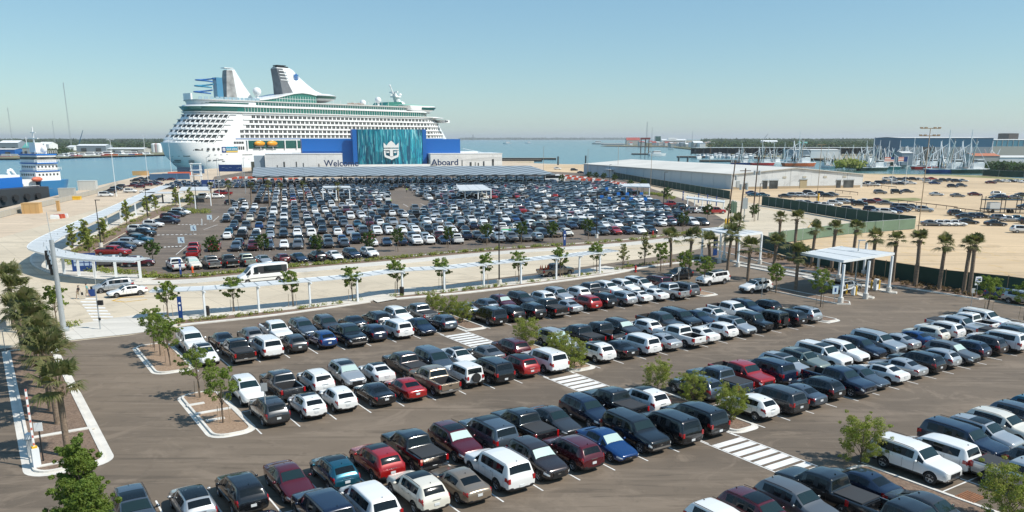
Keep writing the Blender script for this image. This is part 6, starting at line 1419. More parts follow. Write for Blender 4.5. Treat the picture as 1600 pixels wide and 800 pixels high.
MB().box((32,8,11.3), (18,4,1.2)).build('roof_plant', WHITE, tm)
MB().box((-20,-10,3.6), (62,.6,1.9)).build('entrance_beam', WHITE, tm)
for x, h, w_ in ((-80,6,.8),(-73,6,.6),(-69,5,.5),(28,6.2,.5),(33.5,4.5,1.2),(38.5,3.8,.8),(42,5.2,.9),(48,7.0,1.2),(36.5,4.4,.4)): MB().box((x,-9.06 if x < 0 else -6.06, 2.2+h/3), (w_,.1,h*.75)).build('window', WIN, tm)
for x, h in ((-84,4),(-60,5)): MB().box((x,-9.06,2+h/3), (.5,.1,h*.6)).build('window', WIN, tm)
e = emblem(tm, mat('emblem_white', (.80,.81,.80), .5), 4.6, thick=.4); e.location = (-16.2,-6.6,12.8)
INK = mat('letter_navy', (.006,.03,.10), .5)
wl = empty('welcome_letters', (-60,520,0), R(15.2), 'large dark navy letters reading Welcome left of the mural', 'sign'); t_ = text_obj('lettering', 'Welcome', 5.2, (-57.2,-14,3.8), (pi/2,0,0), INK, wl, .4, bold=.09); w0 = t_.dimensions.x; t_.scale.x = 20.3/max(w0,1)
al = empty('aboard_letters', (-60,520,0), R(15.2), 'large dark navy letters reading Aboard right of the mural', 'sign'); t_ = text_obj('lettering', 'Aboard', 5.2, (7.6,-11,3.8), (pi/2,0,0), INK, al, .4, bold=.09); w0 = t_.dimensions.x; t_.scale.x = 17.0/max(w0,1)
# ---------------------------------------------------------------- solar carport
SOL = ribbed('solar_roof', (.36,.40,.42), 4.4, TM+R(-50), .28, .4, .1, 1.7)
f0, f1, b1, b0 = [Vector(at(*q)) for q in ((394,275,4.6),(868,272,4.6),(828,258.8,7.2),(396,261.5,7.2))]
sc_ = empty('solar_carport', (f0.x, f0.y, 0), 0, 'long sloping grey blue solar roof over shaded cars before the terminal', 'canopy')
n_ = 12
for i in range(n_):
    a = f0.lerp(f1, i/n_); b2 = f0.lerp(f1, (i+1)/n_-.0004); c = b0.lerp(b1, (i+1)/n_-.0004); d = b0.lerp(b1, i/n_); o0 = Vector((f0.x, f0.y, 0)); q = [p-o0 for p in (a,b2,c,d)]
    m_ = MB(); m_.add([tuple(p) for p in q]+[(p.x,p.y,p.z-.35) for p in q], [(0,1,2,3),(7,6,5,4),(0,4,5,1),(1,5,6,2),(2,6,7,3),(3,7,4,0)]); m_.build('roof_panel', SOL, sc_)
for j, (t, zt) in enumerate(((.06,4.3),(.42,5.2),(.86,6.5))):
    for i in range(15): p = f0.lerp(f1, (i+.5)/15).lerp(b0.lerp(b1, (i+.5)/15), t)-Vector((f0.x,f0.y,0)); MB().box((p.x,p.y,zt/2), (.35,.35,zt)).build('column', DARKM, sc_)
m_ = MB(); d = f1-f0; m_.box((d.x/2, d.y/2+.3, 4.15), (d.length*.998,.4,.5), atan2(d.y,d.x)); m_.build('front_beam', DARKM, sc_)
for i, x in enumerate((450,482,560,587,637,660)): plant('fpalm', i % 2, at(x, 262.2), f'palm top showing above the solar roof before the terminal, {i+1} from left', 'palms before the terminal', 1.0)
# ---------------------------------------------------------------- warehouse
WHW = m_concrete('warehouse_panel', (.66,.68,.68), R(12.8), 5.8, .10, .7, .04, .1); WHR = mat('warehouse_roof', (.60,.58,.53), .8, var=.12, vscale=.05); WHD = mat('shaded_white_cladding', (.50,.57,.62), .6)  # WHD: white cladding with the side wall's blue-grey shade put into its colour
P1 = Vector(at(1142,296)); dr = Vector(at(1347,293))-P1; L_ = dr.length; wa = atan2(dr.y, dr.x); wh = empty('warehouse', P1, wa, 'long white warehouse with low gabled roof behind the green fence', 'building')
he, ha = 5.8, 8.1; D_ = 142; sk = -.12
def W_(x, y, z): return (x+sk*y, y, z)
m_ = MB(); m_.add([W_(0,0,0),W_(L_,0,0),W_(L_,0,5.3),W_(L_*.47,0,ha),W_(0,0,he)], [(0,1,2,3,4)]); m_.add([W_(0,0,0),W_(0,0,he),W_(0,D_,he),W_(0,D_,0)], [(0,1,2,3)], 1); m_.add([W_(L_,0,0),W_(L_,D_,0),W_(L_,D_,5.3),W_(L_,0,5.3)], [(0,1,2,3)]); m_.add([W_(0,D_,0),W_(0,D_,he),W_(L_*.47,D_,ha),W_(L_,D_,5.3),W_(L_,D_,0)], [(0,1,2,3,4)])
m_.build('wall', [WHW, WHD], wh)
m_ = MB(); m_.add([W_(-.5,-.5,he),W_(L_*.47,-.5,ha+.05),W_(L_*.47,D_,ha+.05),W_(-.5,D_,he),W_(L_+.5,-.5,5.3),W_(L_+.5,D_,5.3),W_(-.5,-.5,he+.3),W_(L_*.47,-.5,ha+.35),W_(L_*.47,D_,ha+.35),W_(-.5,D_,he+.3),W_(L_+.5,-.5,5.6),W_(L_+.5,D_,5.6)], [(6,7,8,9),(7,10,11,8),(0,1,7,6),(1,4,10,7),(0,6,9,3),(4,5,11,10)]); m_.build('roof', WHR, wh)
for i in range(16): MB().box((sk*(4+8.6*i)-.06, 4+8.6*i, he/2), (.14,.12,he), R(7)).build('wall_batten', WHD, wh)
MB().box((L_*.5,-.04,.5), (L_*.97,.06,1.0)).build('tan_plinth', mat('tan_plinth', (.42,.33,.22), .8), wh)
for x, w_, z, h_, m_i in ((6.5,1.2,1.1,2.2,0),(15,2.0,1.6,3.2,0),(18.8,3.7,1.6,3.2,0),(32.2,3.2,1.7,3.4,1),(48.5,2.0,1.5,3.0,0),(53.2,4.6,1.5,3.0,0)):
    o = MB().box((x,-.10,z), (w_,.12,h_)).build('doorway', [WIN, mat('tan_metal')][m_i] if x > 6 else WIN, wh); MB().box((x,-.2,z+h_/2+.25), (w_+.4,.3,.3)).build('lintel', GALV, o)
for x in (25.5, 34.5, 44, 53): MB().box((x-2,-.10,4.6), (1.5,.1,.7)).build('vent', mat('vent_beige', (.50,.47,.38), .7), wh)
MB().box((3,-.1,2.0), (1.4,.14,2.6)).build('meter_box', GALV, wh)
a = Vector(at(974,277)); wb = empty('low_warehouse', a, R(12), 'lower white warehouse with porch left of the long warehouse', 'building')
MB().box((12,14,2.9), (26,28,5.8)).build('wall', WHD, wb); MB().box((12,14,5.95), (27,29,.3)).build('roof', mat('pale_roof', (.60,.60,.57), .7), wb); MB().box((-4,0,4.2), (11,9,.3)).build('porch_roof', WHITE, wb); MB().box((-1,-3.6,2), (.5,.5,4)).build('porch_post', WHITE, wb); MB().box((-8,-3.0,2), (.6,.6,4)).build('porch_post', WHITE, wb)
MB().box((6,-.1,1.6), (3,.1,3.2)).build('doorway', WIN, wb); MB().box((14,-.1,1.6), (3,.1,3.2)).build('doorway', WIN, wb)
# ---------------------------------------------------------------- far side buildings, docks, sheds
def shed(x0, x1, yb, h, depth, t, wallm, roofm, peak=1.5, ang=None, z=0, lower=None, nm='building', name='shed', doors=0):
    a, b2 = Vector(at(x0, yb, z)), Vector(at(x1, yb, z)); d = b2-a; L2 = d.length; g_ = atan2(d.y, d.x) if ang is None else ang
    r = empty(name, a, g_, t, nm); w = MB()
    w.add([(0,0,0),(L2,0,0),(L2,0,h),(0,0,h),(0,depth,0),(L2,depth,0),(L2,depth,h),(0,depth,h),(0,depth/2,h+peak),(L2,depth/2,h+peak)], [(0,1,2,3),(1,5,6,9,2),(4,0,3,8,7),(5,4,7,6)]); w.build('wall', wallm, r)
    q = MB(); e_ = .3; q.add([(-e_,-e_,h),(L2+e_,-e_,h),(L2+e_,depth/2,h+peak+.2),(-e_,depth/2,h+peak+.2),(-e_,depth+e_,h),(L2+e_,depth+e_,h)], [(0,1,2,3),(3,2,5,4)]); q.build('roof', roofm, r)
    if lower: o = MB().box((L2/2,-.15,h*lower/2), (L2*.999,.3,h*lower)); o.build('lower_cladding', mat('beige_cladding', (.45,.44,.40), .7), r)
    for i in range(doors): MB().box((L2*(i+.5)/doors,-.35,h*.3), (L2/doors*.35,.2,h*.6)).build('doorway', WIN, r)
    return r
BGB = mat('slate_blue_cladding', (.02,.11,.20), .5); GRC = mat('grey_cladding', (.24,.29,.33), .6)
r = shed(1405,1548,250,20.3,60,'huge blue and grey boat shed beyond the shrimp boats',BGB,mat('pale_roof'),.6); a, b2 = Vector(at(1405,250)), Vector(at(1548,250)); L2 = (b2-a).length
MB().box((L2/2,-.2,6), (L2,.3,12)).build('lower_cladding', GRC, r); MB().box((26,-.5,6), (12,.4,12)).build('doorway', WIN, r); MB().box((5,-.6,8),(1.2,.5,9)).build('door_rail', WHITE, r)
r = shed(1549,1720,245,18.2,60,'beige and pale blue shed at the far right edge',mat('pale_blue_cladding',(.10,.28,.38),.5),mat('pale_roof'),.6,lower=.62)
for i in range(18): MB().box((4+6*i,-.05,14.5), (.5,.5,7)).build('fin', mat('beige_cladding'), r)
r = shed(1573,1588,236,27.5,30,'distant brown block above the blue shed roof',mat('brown_block',(.16,.13,.12),.7),mat('brown_block'),.1)
dk = empty('covered_dock', at(1086,243,-1), R(0), 'long white roofed covered dock with boats beneath', 'dock'); a, b2 = Vector(at(1086,243,-1)), Vector(at(1402,243,-1)); L2 = (b2-a).length; s_ = 1
MB().box((L2/2,12,9.6), (L2,26,.5)).build('roof', mat('white_metal_roof'), dk)
for i in range(26): MB().box((L2*i/25,0,4.6), (.7,.7,9.2)).build('pile', WIN, dk)
for i in range(26): MB().box((L2*i/25,24,4.6), (.7,.7,9.2)).build('pile', WIN, dk)
MB().box((L2/2,25.5,5.0), (L2,.4,7)).build('back_wall', mat('deep_grey', (.06,.08,.09), .8), dk)
shed(1240,1265,247,8.5,30,'blue grey block at the end of covered dock',GRC,mat('pale_roof'),.5); shed(1266,1312,247,8.0,26,'white low building right of the covered dock',WHITE,mat('pale_roof'),.8)
shed(1408,1425,258,9,14,'small grey shed beside the boat shed door',GRC,mat('pale_roof'),1); shed(1520,1560,262,8,16,'orange roofed shed behind the moored boats',mat('beige_cladding'),mat('orange_roof',(.45,.16,.08),.7),1.5); shed(1560,1640,262,7,18,'white warehouse at the far right shore',WHITE,mat('pale_roof'),1)
N22 = 'first second third fourth fifth sixth seventh eighth ninth tenth eleventh twelfth thirteenth fourteenth fifteenth sixteenth seventeenth eighteenth nineteenth twentieth twenty-first last'.split()
# left far shore
LSH = [(0,30,240,14,'pale grey shed at the far left shore',GRC,WHITE,3),(-20,24,243,7,'low blue fronted shed at the far left edge',TBL,mat('pale_roof'),1),(36,58,243,9,'green roofed waterfront building on the far left shore',mat('beige_cladding'),mat('teal_roof',(.10,.34,.30),.6),6),
       (60,78,240,12,'white shed behind the supply vessel bridge',WHITE,WHITE,3),(120,166,237,9,'long white shed on the far left shore',GRC,WHITE,2),(168,225,238,5,'long low white roof on the far left shore',mat('beige_cladding'),WHITE,1.5),(105,116,235,6,'small white house among far left trees',WHITE,WHITE,2)]
for x0, x1, yb, h, t, wm, rm, pk in LSH: shed(x0, x1, yb, h, 22, t, wm, rm, pk, doors=2)
for i, (x, c) in enumerate(((242,WHITE),(246,REDP),(249,WHITE))):
    b = MB(); b.lathe([(4.2,0),(4.2,11.5),(2.4,12.6),(.01,13)], n=16); o = b.build('storage_tank', mat('tank_pink', (.55,.38,.36), .6) if i == 1 else WHITE, None, 40); o.location = at(x, 238); tag(o, f'round storage tank by the ship stern on the far shore, {["left","middle","right"][i]}', 'tank', 'storage tanks')
# far land
FL_ = m_two('far_land', (.10,.12,.05), (.30,.26,.17), .004)
sheet('far_shore', [at(-900,247.5,-1)[:2], at(60,247.5,-1)[:2], at(130,245,-1)[:2], at(262,241.5,-1)[:2], at(320,238)[:2], at(330,228)[:2], (-500,9000), (-9000,9000), (-9000,1200)], -1.0, FL_)
sheet('far_shore', [at(938,228,-1)[:2], at(1040,229,-1)[:2], at(1090,234,-1)[:2], at(1160,244,-1)[:2], at(1330,249)[:2], at(1400,256,-1)[:2], at(1540,263,-1)[:2], at(1620,264)[:2], at(1900,264)[:2], (9000,2500), (9000,9000), (1700,9000)], -1.0, FL_)
sheet('breakwater', [at(718,217.3,0)[:2], at(960,217.9)[:2], (2200, 14800), (-900,14800)], -1.2, m_two('sand_bar', (.32,.30,.22), (.20,.22,.14), .002))
def wood(name, poly_px, n, rad, size, z, m, t, seed, zb=0):
    r = np.random.default_rng(seed); blobs = []
    for i in range(n):
        x = poly_px[0]+(poly_px[1]-poly_px[0])*r.random(); y = poly_px[2]+(poly_px[3]-poly_px[2])*r.random(); p = at(x, y); q = rad*r.uniform(.6,1.3); blobs.append(((p[0], p[1], zb+z*.45*r.uniform(.7,1.3)), q, z*.5/q, 1))
    o = link(name, leaf_mesh(name, leaf_cloud(n*30, blobs, size, seed, .6), m)); stuff(o, t, 'woods'); return o
wood('woodland', (-60,330,224,232), 420, 10, 3.0, 10, LEAFF, 'green woodland strip along the far left shore', 1); wood('woodland', (-60,330,219,224), 500, 26, 9, 14, LEAFF, 'distant hazy woodland behind the far left shore', 2)
wood('woodland', (1112,1410,226,233), 520, 11, 3.0, 13, LEAFF, 'green trees behind the covered dock', 3); wood('woodland', (1100,1420,219.5,225), 420, 24, 8, 16, LEAFF, 'distant trees beyond the covered dock', 4); wood('woodland', (60,110,236,242), 60, 5, 1.6, 7, LEAFF, 'bushes between the sheds on the far left shore', 5)
wood('woodland', (1310,1345,258,262), 40, 4, 1.2, 5, LEAFY, 'bushes on the near bank by the orange boat', 6); wood('woodland', (720,1000,217.4,218.2), 260, 70, 26, 12, LEAFF, 'thin dark treeline along the horizon', 7); wood('woodland', (1545,1640,262,266), 60, 4, 1.2, 5, LEAFF, 'shrubs on the far right bank', 8)
# distant waterfront town
rr = random.Random(4)
for i in range(26):
    x = 985+i*5.0+rr.uniform(-2,2); w_ = rr.uniform(4,9); yb = rr.uniform(226,228.5) if x < 1045 else rr.uniform(227.5,231.5); h = rr.uniform(6,11)
    cm = rr.choice([WHITE, GRC, mat('beige_cladding'), mat('tan_metal'), mat('pale_roof')]); rm = rr.choice([mat('brick_red_roof',(.36,.07,.05),.7), mat('pale_roof'), WHITE, GRC, mat('tan_canvas')])
    o = shed(x, x+w_, yb, h, 30, f'small waterfront building in the distant town, {["white","grey","beige","tan","pale"][rr.randrange(5)]} wall, number {i+1} from left', cm, rm, rr.uniform(1,4), name='waterfront_building'); o['group'] = 'distant waterfront buildings'; o['label'] = f'small distant harbour town building, {(N22+["twenty-third","twenty-fourth","twenty-fifth","twenty-sixth"])[i]} from the left end'
shed(979,1000,226.5,14,30,'red roofed pier building across the water',mat('beige_cladding'),mat('brick_red_roof'),8); r = shed(1034,1072,225.5,14,40,'large white waterfront building in the distant town',WHITE,WHITE,3,doors=0)
a = Vector(at(1034,225.5)); b2 = Vector(at(1072,225.5)); L2 = (b2-a).length; [MB().box((L2/2,-.6,z), (L2*.9,.4,2.2)).build('window_band', WIN, r) for z in (4.5, 9.5)]; MB().box((L2*.45,15,19), (L2*.35,16,5)).build('upper_storey', WHITE, r)
shed(1024,1032,226,26,20,'green glass block at left of the large white waterfront building',GRGD,GRGD,.3); shed(940,976,227,5,16,'grey pier with moored boats in the distance',GRC,mat('pale_roof'),.5); shed(1190,1215,229,12,20,'white house among the far trees right of centre',WHITE,WHITE,3); shed(1248,1262,230,9,16,'house with pale green roof among the far trees',WHITE,mat('teal_roof'),3)
def tower(x, yb, ytop, w, t, m=GALV, guy=False):
    p = Vector(at(x, yb)); h = HC-(ytop-216)*p.y/1304; r = empty('lattice_tower', p, 0, t, 'tower'); b = MB()
    for a in range(3):
        c, s_ = cos(a*2.1), sin(a*2.1); b.tube((w*c,w*s_,0),(w*.35*c,w*.35*s_,h),w*.14,n=4)
    for k_ in range(14): z = h*k_/14; q = w*(1-.65*k_/14); b.box((0,0,z), (q*1.5,q*1.5,w*.12)); 
    b.build('lattice', m, r); return r
tower(112,232,133,1.5,'tall thin lattice mast on the far left shore'); tower(21,232,170,1.2,'thin mast above the sheds at far left'); tower(88,236,190,.8,'short thin mast right of the supply vessel'); tower(1010,227,191,3.2,'tall lattice tower in the distant harbour town'); tower(1018,227,200,1.8,'shorter mast beside the tall harbour tower'); tower(1081,228,205,1.5,'thin mast right of the large white waterfront building'); tower(739,218.6,210,14,'distant square tower on the horizon',GREYM)
cr_ = empty('harbour_crane', at(122,234), 0, 'small teal crane with raised boom on the far left shore', 'crane'); MB().box((0,0,4), (7,5,7)).build('cab', BGB, cr_); MB().tube((1,0,6),(13,0,34),.9,.5,5).build('boom', BGB, cr_)
cr_ = empty('harbour_crane', at(1187,232), 0, 'pale crane boom raised above the right hand trees', 'crane'); MB().box((0,0,4), (7,5,7)).build('cab', GALV, cr_); MB().tube((1,0,10),(15,0,29),.8,.5,5).build('boom', GALV, cr_)
# ---------------------------------------------------------------- boats
def boat_proto(kind):
    r = bpy.data.objects.new({'shrimp':'fishing_boat','motor':'motor_boat'}[kind], None); COL.objects.link(r); r.location = (0,0,-500)
    if kind == 'shrimp':
        P = lambda k_, s_: [(x*k_, y*s_) for x, y in [(-10,-2.6),(-4,-3.1),(4,-3.0),(8,-1.9),(11.5,0),(8,1.9),(4,3.0),(-4,3.1),(-10,2.6)]]
        h = MB(); loft([(-.6, P(.92,.8)), (1.2, P(1,1)), (1.7, P(1.02,1.0))], mb=h); h.build('hull', SCR, r, 30); q = MB(); loft([(1.7, P(1.02,1.02)), (2.1, P(1.03,1.03))], mb=q); q.build('gunwale', WHITE, r)
        c = MB(); c.box((4.2,0,3.4), (5.5,3.8,2.8)); c.box((5.0,0,5.6), (3.0,3.2,1.8)); co = c.build('wheelhouse', WHITE, r); MB().box((5.0,0,5.7), (3.1,3.3,.7)).build('window', WIN, co)
        MB().tube((0,0,1.7),(-.3,0,20.5),.34,.20,6).build('mast', WHITE, r); MB().tube((2,0,3),(2.6,0,16),.2,.12,5).build('antenna_mast', WOODL, r)
        for s_ in (-1,1):
            o = MB().tube((-.5,.9*s_,2),(-.8,6.2*s_,15),.34,.22,5); o.tube((-3,.9*s_,2),(-.8,6.2*s_,15),.22,.16,5); o.tube((-1,3*s_,8),(-.1,0,15),.14,.1,4); o.build('outrigger', WHITE, r)
            n_ = MB(); n_.add([(-1,5.4*s_,12.5),(-.4,3.4*s_,9),(-1.2,2.2*s_,2.4),(-2.4,4.2*s_,2.6),(-1.8,4.6*s_,8)], [(0,1,2,3,4),(4,3,2,1,0)]); n_.build('net', SCR, r)
        MB().tube((-9,-2.4,1.8),(-8,-1,9),.24,n=5).tube((-9,2.4,1.8),(-8,1,9),.24,n=5).tube((-8,-1,9),(-8,1,9),.24,n=5).tube((-8,0,9),(0,0,14),.14,n=4).tube((11,0,2),(-.2,0,17),.1,n=4).box((-6,0,3.4),(.3,4.6,.3)).tube((-5,-2.6,1.8),(-3,0,9),.16,n=4).tube((-5,2.6,1.8),(-3,0,9),.16,n=4).build('gallows', WHITE, r)
        MB().box((-4,0,2.1), (5,3.5,.9)).build('deck_gear', mat('tan_canvas'), r)
    else:
        P = lambda k_, s_: [(x*k_, y*s_) for x, y in [(-5,-1.5),(1,-1.7),(4,-1.0),(6,0),(4,1.0),(1,1.7),(-5,1.5)]]
        h = MB(); loft([(-.4, P(.9,.8)), (1.3, P(1,1))], mb=h); h.build('hull', WHITE, r, 30); c = MB(); c.box((0,0,2.1), (5,2.4,1.5), taper=.8); co = c.build('cabin', WHITE, r); MB().box((0,0,2.2), (4.7,2.3,.5)).build('window', WIN, co)
    return r
N22 = 'first second third fourth fifth sixth seventh eighth ninth tenth eleventh twelfth thirteenth fourteenth fifteenth sixteenth seventeenth eighteenth nineteenth twentieth twenty-first last'.split()
BP = {k_: boat_proto(k_) for k_ in ('shrimp', 'motor')}
def boat(kind, x, y, a, hullm, label, sc=1.0, group=None):
    r = copy_tree(BP[kind], at(x, y, -2.3), R(a), label, group); r['category'] = 'boat'; r.scale = (sc,)*3
    for c in _made:
        if c.name.startswith('hull') and hullm: paint_slot(c, hullm)
    return r
HG, HB_, HR, HO, HT = SCR, NAVY, REDP, mat('orange_hull', (.60,.13,.03), .5), mat('teal_hull', (.02,.16,.16), .5)
for i, (x, y, a, m, sc, d) in enumerate([(1158,257,5,HB_,.9,'dark blue hulled'),(1190,257.5,5,HR,1.0,'red hulled'),(1208,256,20,WHITE,.9,'white hulled'),(1247,259,8,HO,1.35,'long orange hulled'),(1225,252,-20,WHITE,.9,'white hulled rear'),(1292,262,100,WHITE,.8,'white netted'),(1310,261,80,HG,.8,'green netted'),(1330,262,95,HG,.85,'green hulled stern on'),
      (1362,266,10,HG,1.1,'dark green hulled low'),(1352,256,20,WHITE,1.0,'white rear'),(1385,264,190,HT,1.0,'teal hulled'),(1403,261,30,WHITE,1.0,'white mid rank'),(1372,254,160,WHITE,1.0,'white far rank'),(1425,262,12,WHITE,1.1,'white long'),(1447,264,8,HR,1.1,'maroon hulled'),(1468,258,15,WHITE,1.0,'white high outrigger'),(1478,270,3,HB_,1.35,'long dark blue hulled'),(1512,270,4,HG,1.35,'long dark green hulled'),(1500,259,170,WHITE,1.0,'white rear rank right'),(1545,266,100,WHITE,1.0,'white bow on'),(1388,252,20,WHITE,.9,'white farthest rank'),(1432,252,10,WHITE,.9,'white farthest right rank')]):
    boat('shrimp', x, y, a, m, f'{d} fishing boat with raised outriggers, {N22[i]} along the basin', sc, 'fishing boats in the basin')
rb = random.Random(8)
for i in range(22):
    x = 1092+i*6.6+rb.uniform(-1,1) if i < 14 else 1150+(i-14)*11; y = rb.uniform(245,247.5) if i < 14 else rb.uniform(243.5,245); boat('motor', x, y, rb.uniform(240,300), None, f'white motor boat moored by the covered dock, {N22[i]} from the left', rb.uniform(1.2,1.8), 'motor boats at the covered dock')
for i in range(16):
    x = 95+i*9+rb.uniform(-3,3); boat('motor', x, 246.5-i*.25, rb.uniform(-20,20), [WHITE, HB_, HR, HO, WHITE][i % 5], f'{["white","navy","red","orange","white"][i % 5]} hulled boat moored along the far left shore, {N22[i]} from left', rb.uniform(1.4,2.4), 'boats along the far left shore')
for i in range(7): boat('motor', 8+i*6, 247, rb.uniform(-10,10), rb.choice([YEL, HO, HR]), 'brightly coloured craft below the green roofed waterfront building', 1.6, 'bright craft at the far left shore')
WAKE = mat('foam_wake', (.62,.66,.66), .8)
for x, y, s_, a, t in ((793,225,3.2,190,'white motor yacht with wake, left of two out in the channel'),(826,224,2.8,185,'second motor yacht with white wake out in the channel'),(934,225.5,4.5,0,'grey ferry at the distant pier'),(1026,243,2.2,10,'white trawler style boat in the channel')):
    boat('motor', x, y, a, GALV if x > 900 and x < 1000 else None, t, s_)
    if x < 900:
        p = Vector(at(x, y, -2.55)); q = MB(); d = Vector((cos(R(a+8)), sin(R(a+8)), 0)); w_ = Vector((-d.y,d.x,0)); q.add([tuple(p+d*14+w_*1), tuple(p+d*14-w_*1), tuple(p-d*60-w_*10), tuple(p-d*60+w_*4)], [(0,1,2,3)]); struct(q.build('wake', WAKE))
for pts in (((722,232,760,240),), ((1040,250,1060,252),)):
    for x0, y0, x1, y1 in pts:
        if x0 < 900:
            a, b2 = at(x0,y0,-2.56), at(x1,y1,-2.56); q = MB(); q.add([(a[0],a[1],-2.56),(b2[0],b2[1],-2.56),(b2[0]+3,b2[1]+4,-2.56),(a[0]+3,a[1]+9,-2.56)], [(0,1,2,3)]); struct(q.build('wake', WAKE))
# low piers and barges
def barge(x, y, L2, w, a, t, m=mat('barge_deck', (.36,.25,.18), .8)):
    r = empty('barge', at(x, y, -2.4), R(a), t, 'barge'); MB().box((0,0,.6), (L2,w,1.6)).build('hull', BLACK, r); MB().box((0,0,1.45), (L2*.98,w*.9,.25)).build('deck', m, r); return r
r = barge(1011,241.5,44,8,-8,'long low brown barge in the channel'); [MB().tube((x,0,1.4),(x,0,22),.7,n=6).build('spud', WOOD, r) for x in (-9,-3,2)]; MB().box((-3,0,22), (14,3,2.5)).build('cross_platform', mat('brick_red_roof'), r)
barge(1080,246,34,7,-6,'shorter brown barge near the covered dock'); barge(826,249,60,7,-4,'pale timber pier deck beyond the white terminal wing',mat('pale_pier',(.48,.38,.26),.8)); barge(808,252,50,5,2,'lower timber pier beside the terminal wing',mat('pale_pier')); barge(1125,252.5,40,5,0,'floating dock before the fishing boats',mat('pale_pier'))
for i, (x, y) in enumerate(((1060,258),(1074,259),(780,257),(872,258),(915,256))):
    o = MB().tube((0,0,-3),(0,0,6.5),.7,n=8).build('mooring_pile', mat('dark_pile', (.07,.10,.11), .8)); o.location = at(x, y); tag(o, f'dark mooring pile at the water edge, {["right of centre, left one","right of centre, right one","beyond terminal","by the pier","near the beige shed"][i]}', 'pile')
# ---------------------------------------------------------------- supply vessel at the left quay
sv = empty('supply_vessel', at(42,316,-2.6), R(62), 'blue and white offshore supply vessel moored at the left quay', 'ship')
P = lambda k_, s_, f_=0: [(x*k_+f_, y*s_) for x, y in [(-34,-7),(10,-7.2),(16,-6),(20,-3.5),(22.5,0),(20,3.5),(16,6),(10,7.2),(-34,7)]]
h = MB(); loft([(0, P(.97,.9)), (5.2, P(1,1))], mb=h); h.build('hull', mat('vessel_blue', (.03,.17,.36), .4), sv, 30); h = MB(); loft([(5.2, [(x, y) for x, y in P(1,1)]), (5.3, P(1,1))], mb=h); h.build('deck', mat('vessel_deck', (.22,.23,.22), .8), sv)
h = MB(); loft([(5.2, [(4,-7),(10,-7.2),(16,-6),(20.3,-3.5),(22.8,0),(20.3,3.5),(16,6),(10,7.2),(4,7)]), (8.2, [(4,-7),(10.5,-7.3),(17,-6.2),(21.3,-3.6),(24,0),(21.3,3.6),(17,6.2),(10.5,7.3),(4,7)])], mb=h); h.build('forecastle', mat('vessel_blue'), sv, 30)
MB().box((9,0,10.0), (13,12.5,3.6)).build('deckhouse', WHITE, sv); MB().box((9,0,13.3), (11,12.5,2.8)).build('deckhouse', WHITE, sv)
br_ = MB().box((9,0,16.5), (10,13.5,3.2)).build('bridge', WHITE, sv); MB().box((9,0,16.9), (10.15,13.65,1.1)).build('window_band', WIN, br_); MB().box((9,0,15.0), (11,14.2,.4)).build('blue_band', BLUE, sv); MB().box((9,0,11.9), (12.6,13.2,.35)).build('blue_band', BLUE, sv); MB().box((9,0,18.3), (11,14,.5)).build('blue_band', BLUE, sv)
MB().tube((8,0,18),(8,0,29),.45,.25,8).build('mast', WHITE, sv); MB().box((8,0,24.5), (.5,7,.4)).build('radar', WHITE, sv); MB().box((8,0,26.8), (.4,4,.3)).build('radar', WHITE, sv); MB().box((8,-1,21), (4,5,3.8)).build('mast_house', WHITE, sv); MB().ball((10,-4,20.3),1.5,12).build('radome', WHITE, sv, 60)
for z_ in (10.6, 13.6):
    for i in range(6): MB().box((2.4 if z_ < 12 else 3.4,-4.5+1.8*i,z_), (.1,.9,.8)).build('window', WIN, sv)
    for i in range(6): MB().box((4.5+1.9*i,-6.3,z_), (.9,.1,.8)).build('window', WIN, sv)
for z_, x0, x1 in ((12.2,1.5,16),(15.3,2.4,15.5),(18.6,3.2,14.8)):
    m_ = MB(); [m_.box((x0+(x1-x0)*i/10,-7.0,z_+.55), (.1,.1,1.1)) for i in range(11)]; m_.box(((x0+x1)/2,-7.0,z_+1.1),(x1-x0,.1,.1)); m_.box(((x0+x1)/2,-7.0,z_+.6),(x1-x0,.08,.08)); m_.box((x0,0,z_+1.1),(.1,14,.1)); m_.build('railing', WHITE, sv)
for x_, y_, s_ in ((2.5,4,1.2),(0,3,1.8),(-4,0,1.5),(-6,-3,1.1),(5,5,1.0)): MB().box((x_,y_,6.2+s_/2), (s_*1.6,s_*1.3,s_*1.8), .4).build('deck_gear', GALV if s_ > 1.1 else mat('salmon_orange', (.65,.16,.09), .5), sv)
MB().tube((12,-2,18.5),(12,-2,22.5),.6,n=8).build('funnel', WHITE, sv); MB().tube((6,3,18.5),(6,3,25),.15,n=5).build('antenna_mast', WHITE, sv); MB().box((-18,-7.1,6.3), (26,.3,2.2)).build('bulwark', GALV, sv)
MB().box((-1,-3,7.2), (7,5,3.5)).build('winch_house', WHITE, sv); MB().box((-12,2,6.4), (9,5,2.2)).build('tank', BLUE, sv); MB().box((-22,-2,6.4), (8,6,2.2)).build('tank', BLUE, sv); MB().box((-29,2,6.2), (5,6,1.8)).build('tank', GALV, sv)
MB().tube((-3,-5.6,5.5),(-9,-5.6,13),.6,n=6).tube((-6.5,-5.6,5.5),(-11,-5.6,12.4),.6,n=6).tube((-9,-5.6,13),(-11,-5.6,12.4),.5,n=6).build('deck_crane', WHITE, sv)
b = MB(); b.ball((2,-7.6,9),1,10,0,(3,1.1,1.0)); b.build('rescue_boat', mat('salmon_orange', (.65,.16,.09), .5), sv, 60); MB().ball((-13,-6,9.5),1,10,0,(2.4,1.1,.9)).build('rescue_boat', mat('salmon_orange'), sv, 60)
m_ = MB(); [m_.box((-30+3*i,-7,6), (.15,.15,1.4)) for i in range(12)]; m_.box((-14,-7,6.6), (34,.12,.12)); m_.build('railing', WHITE, sv)
sv.scale = (.72,.74,.92)
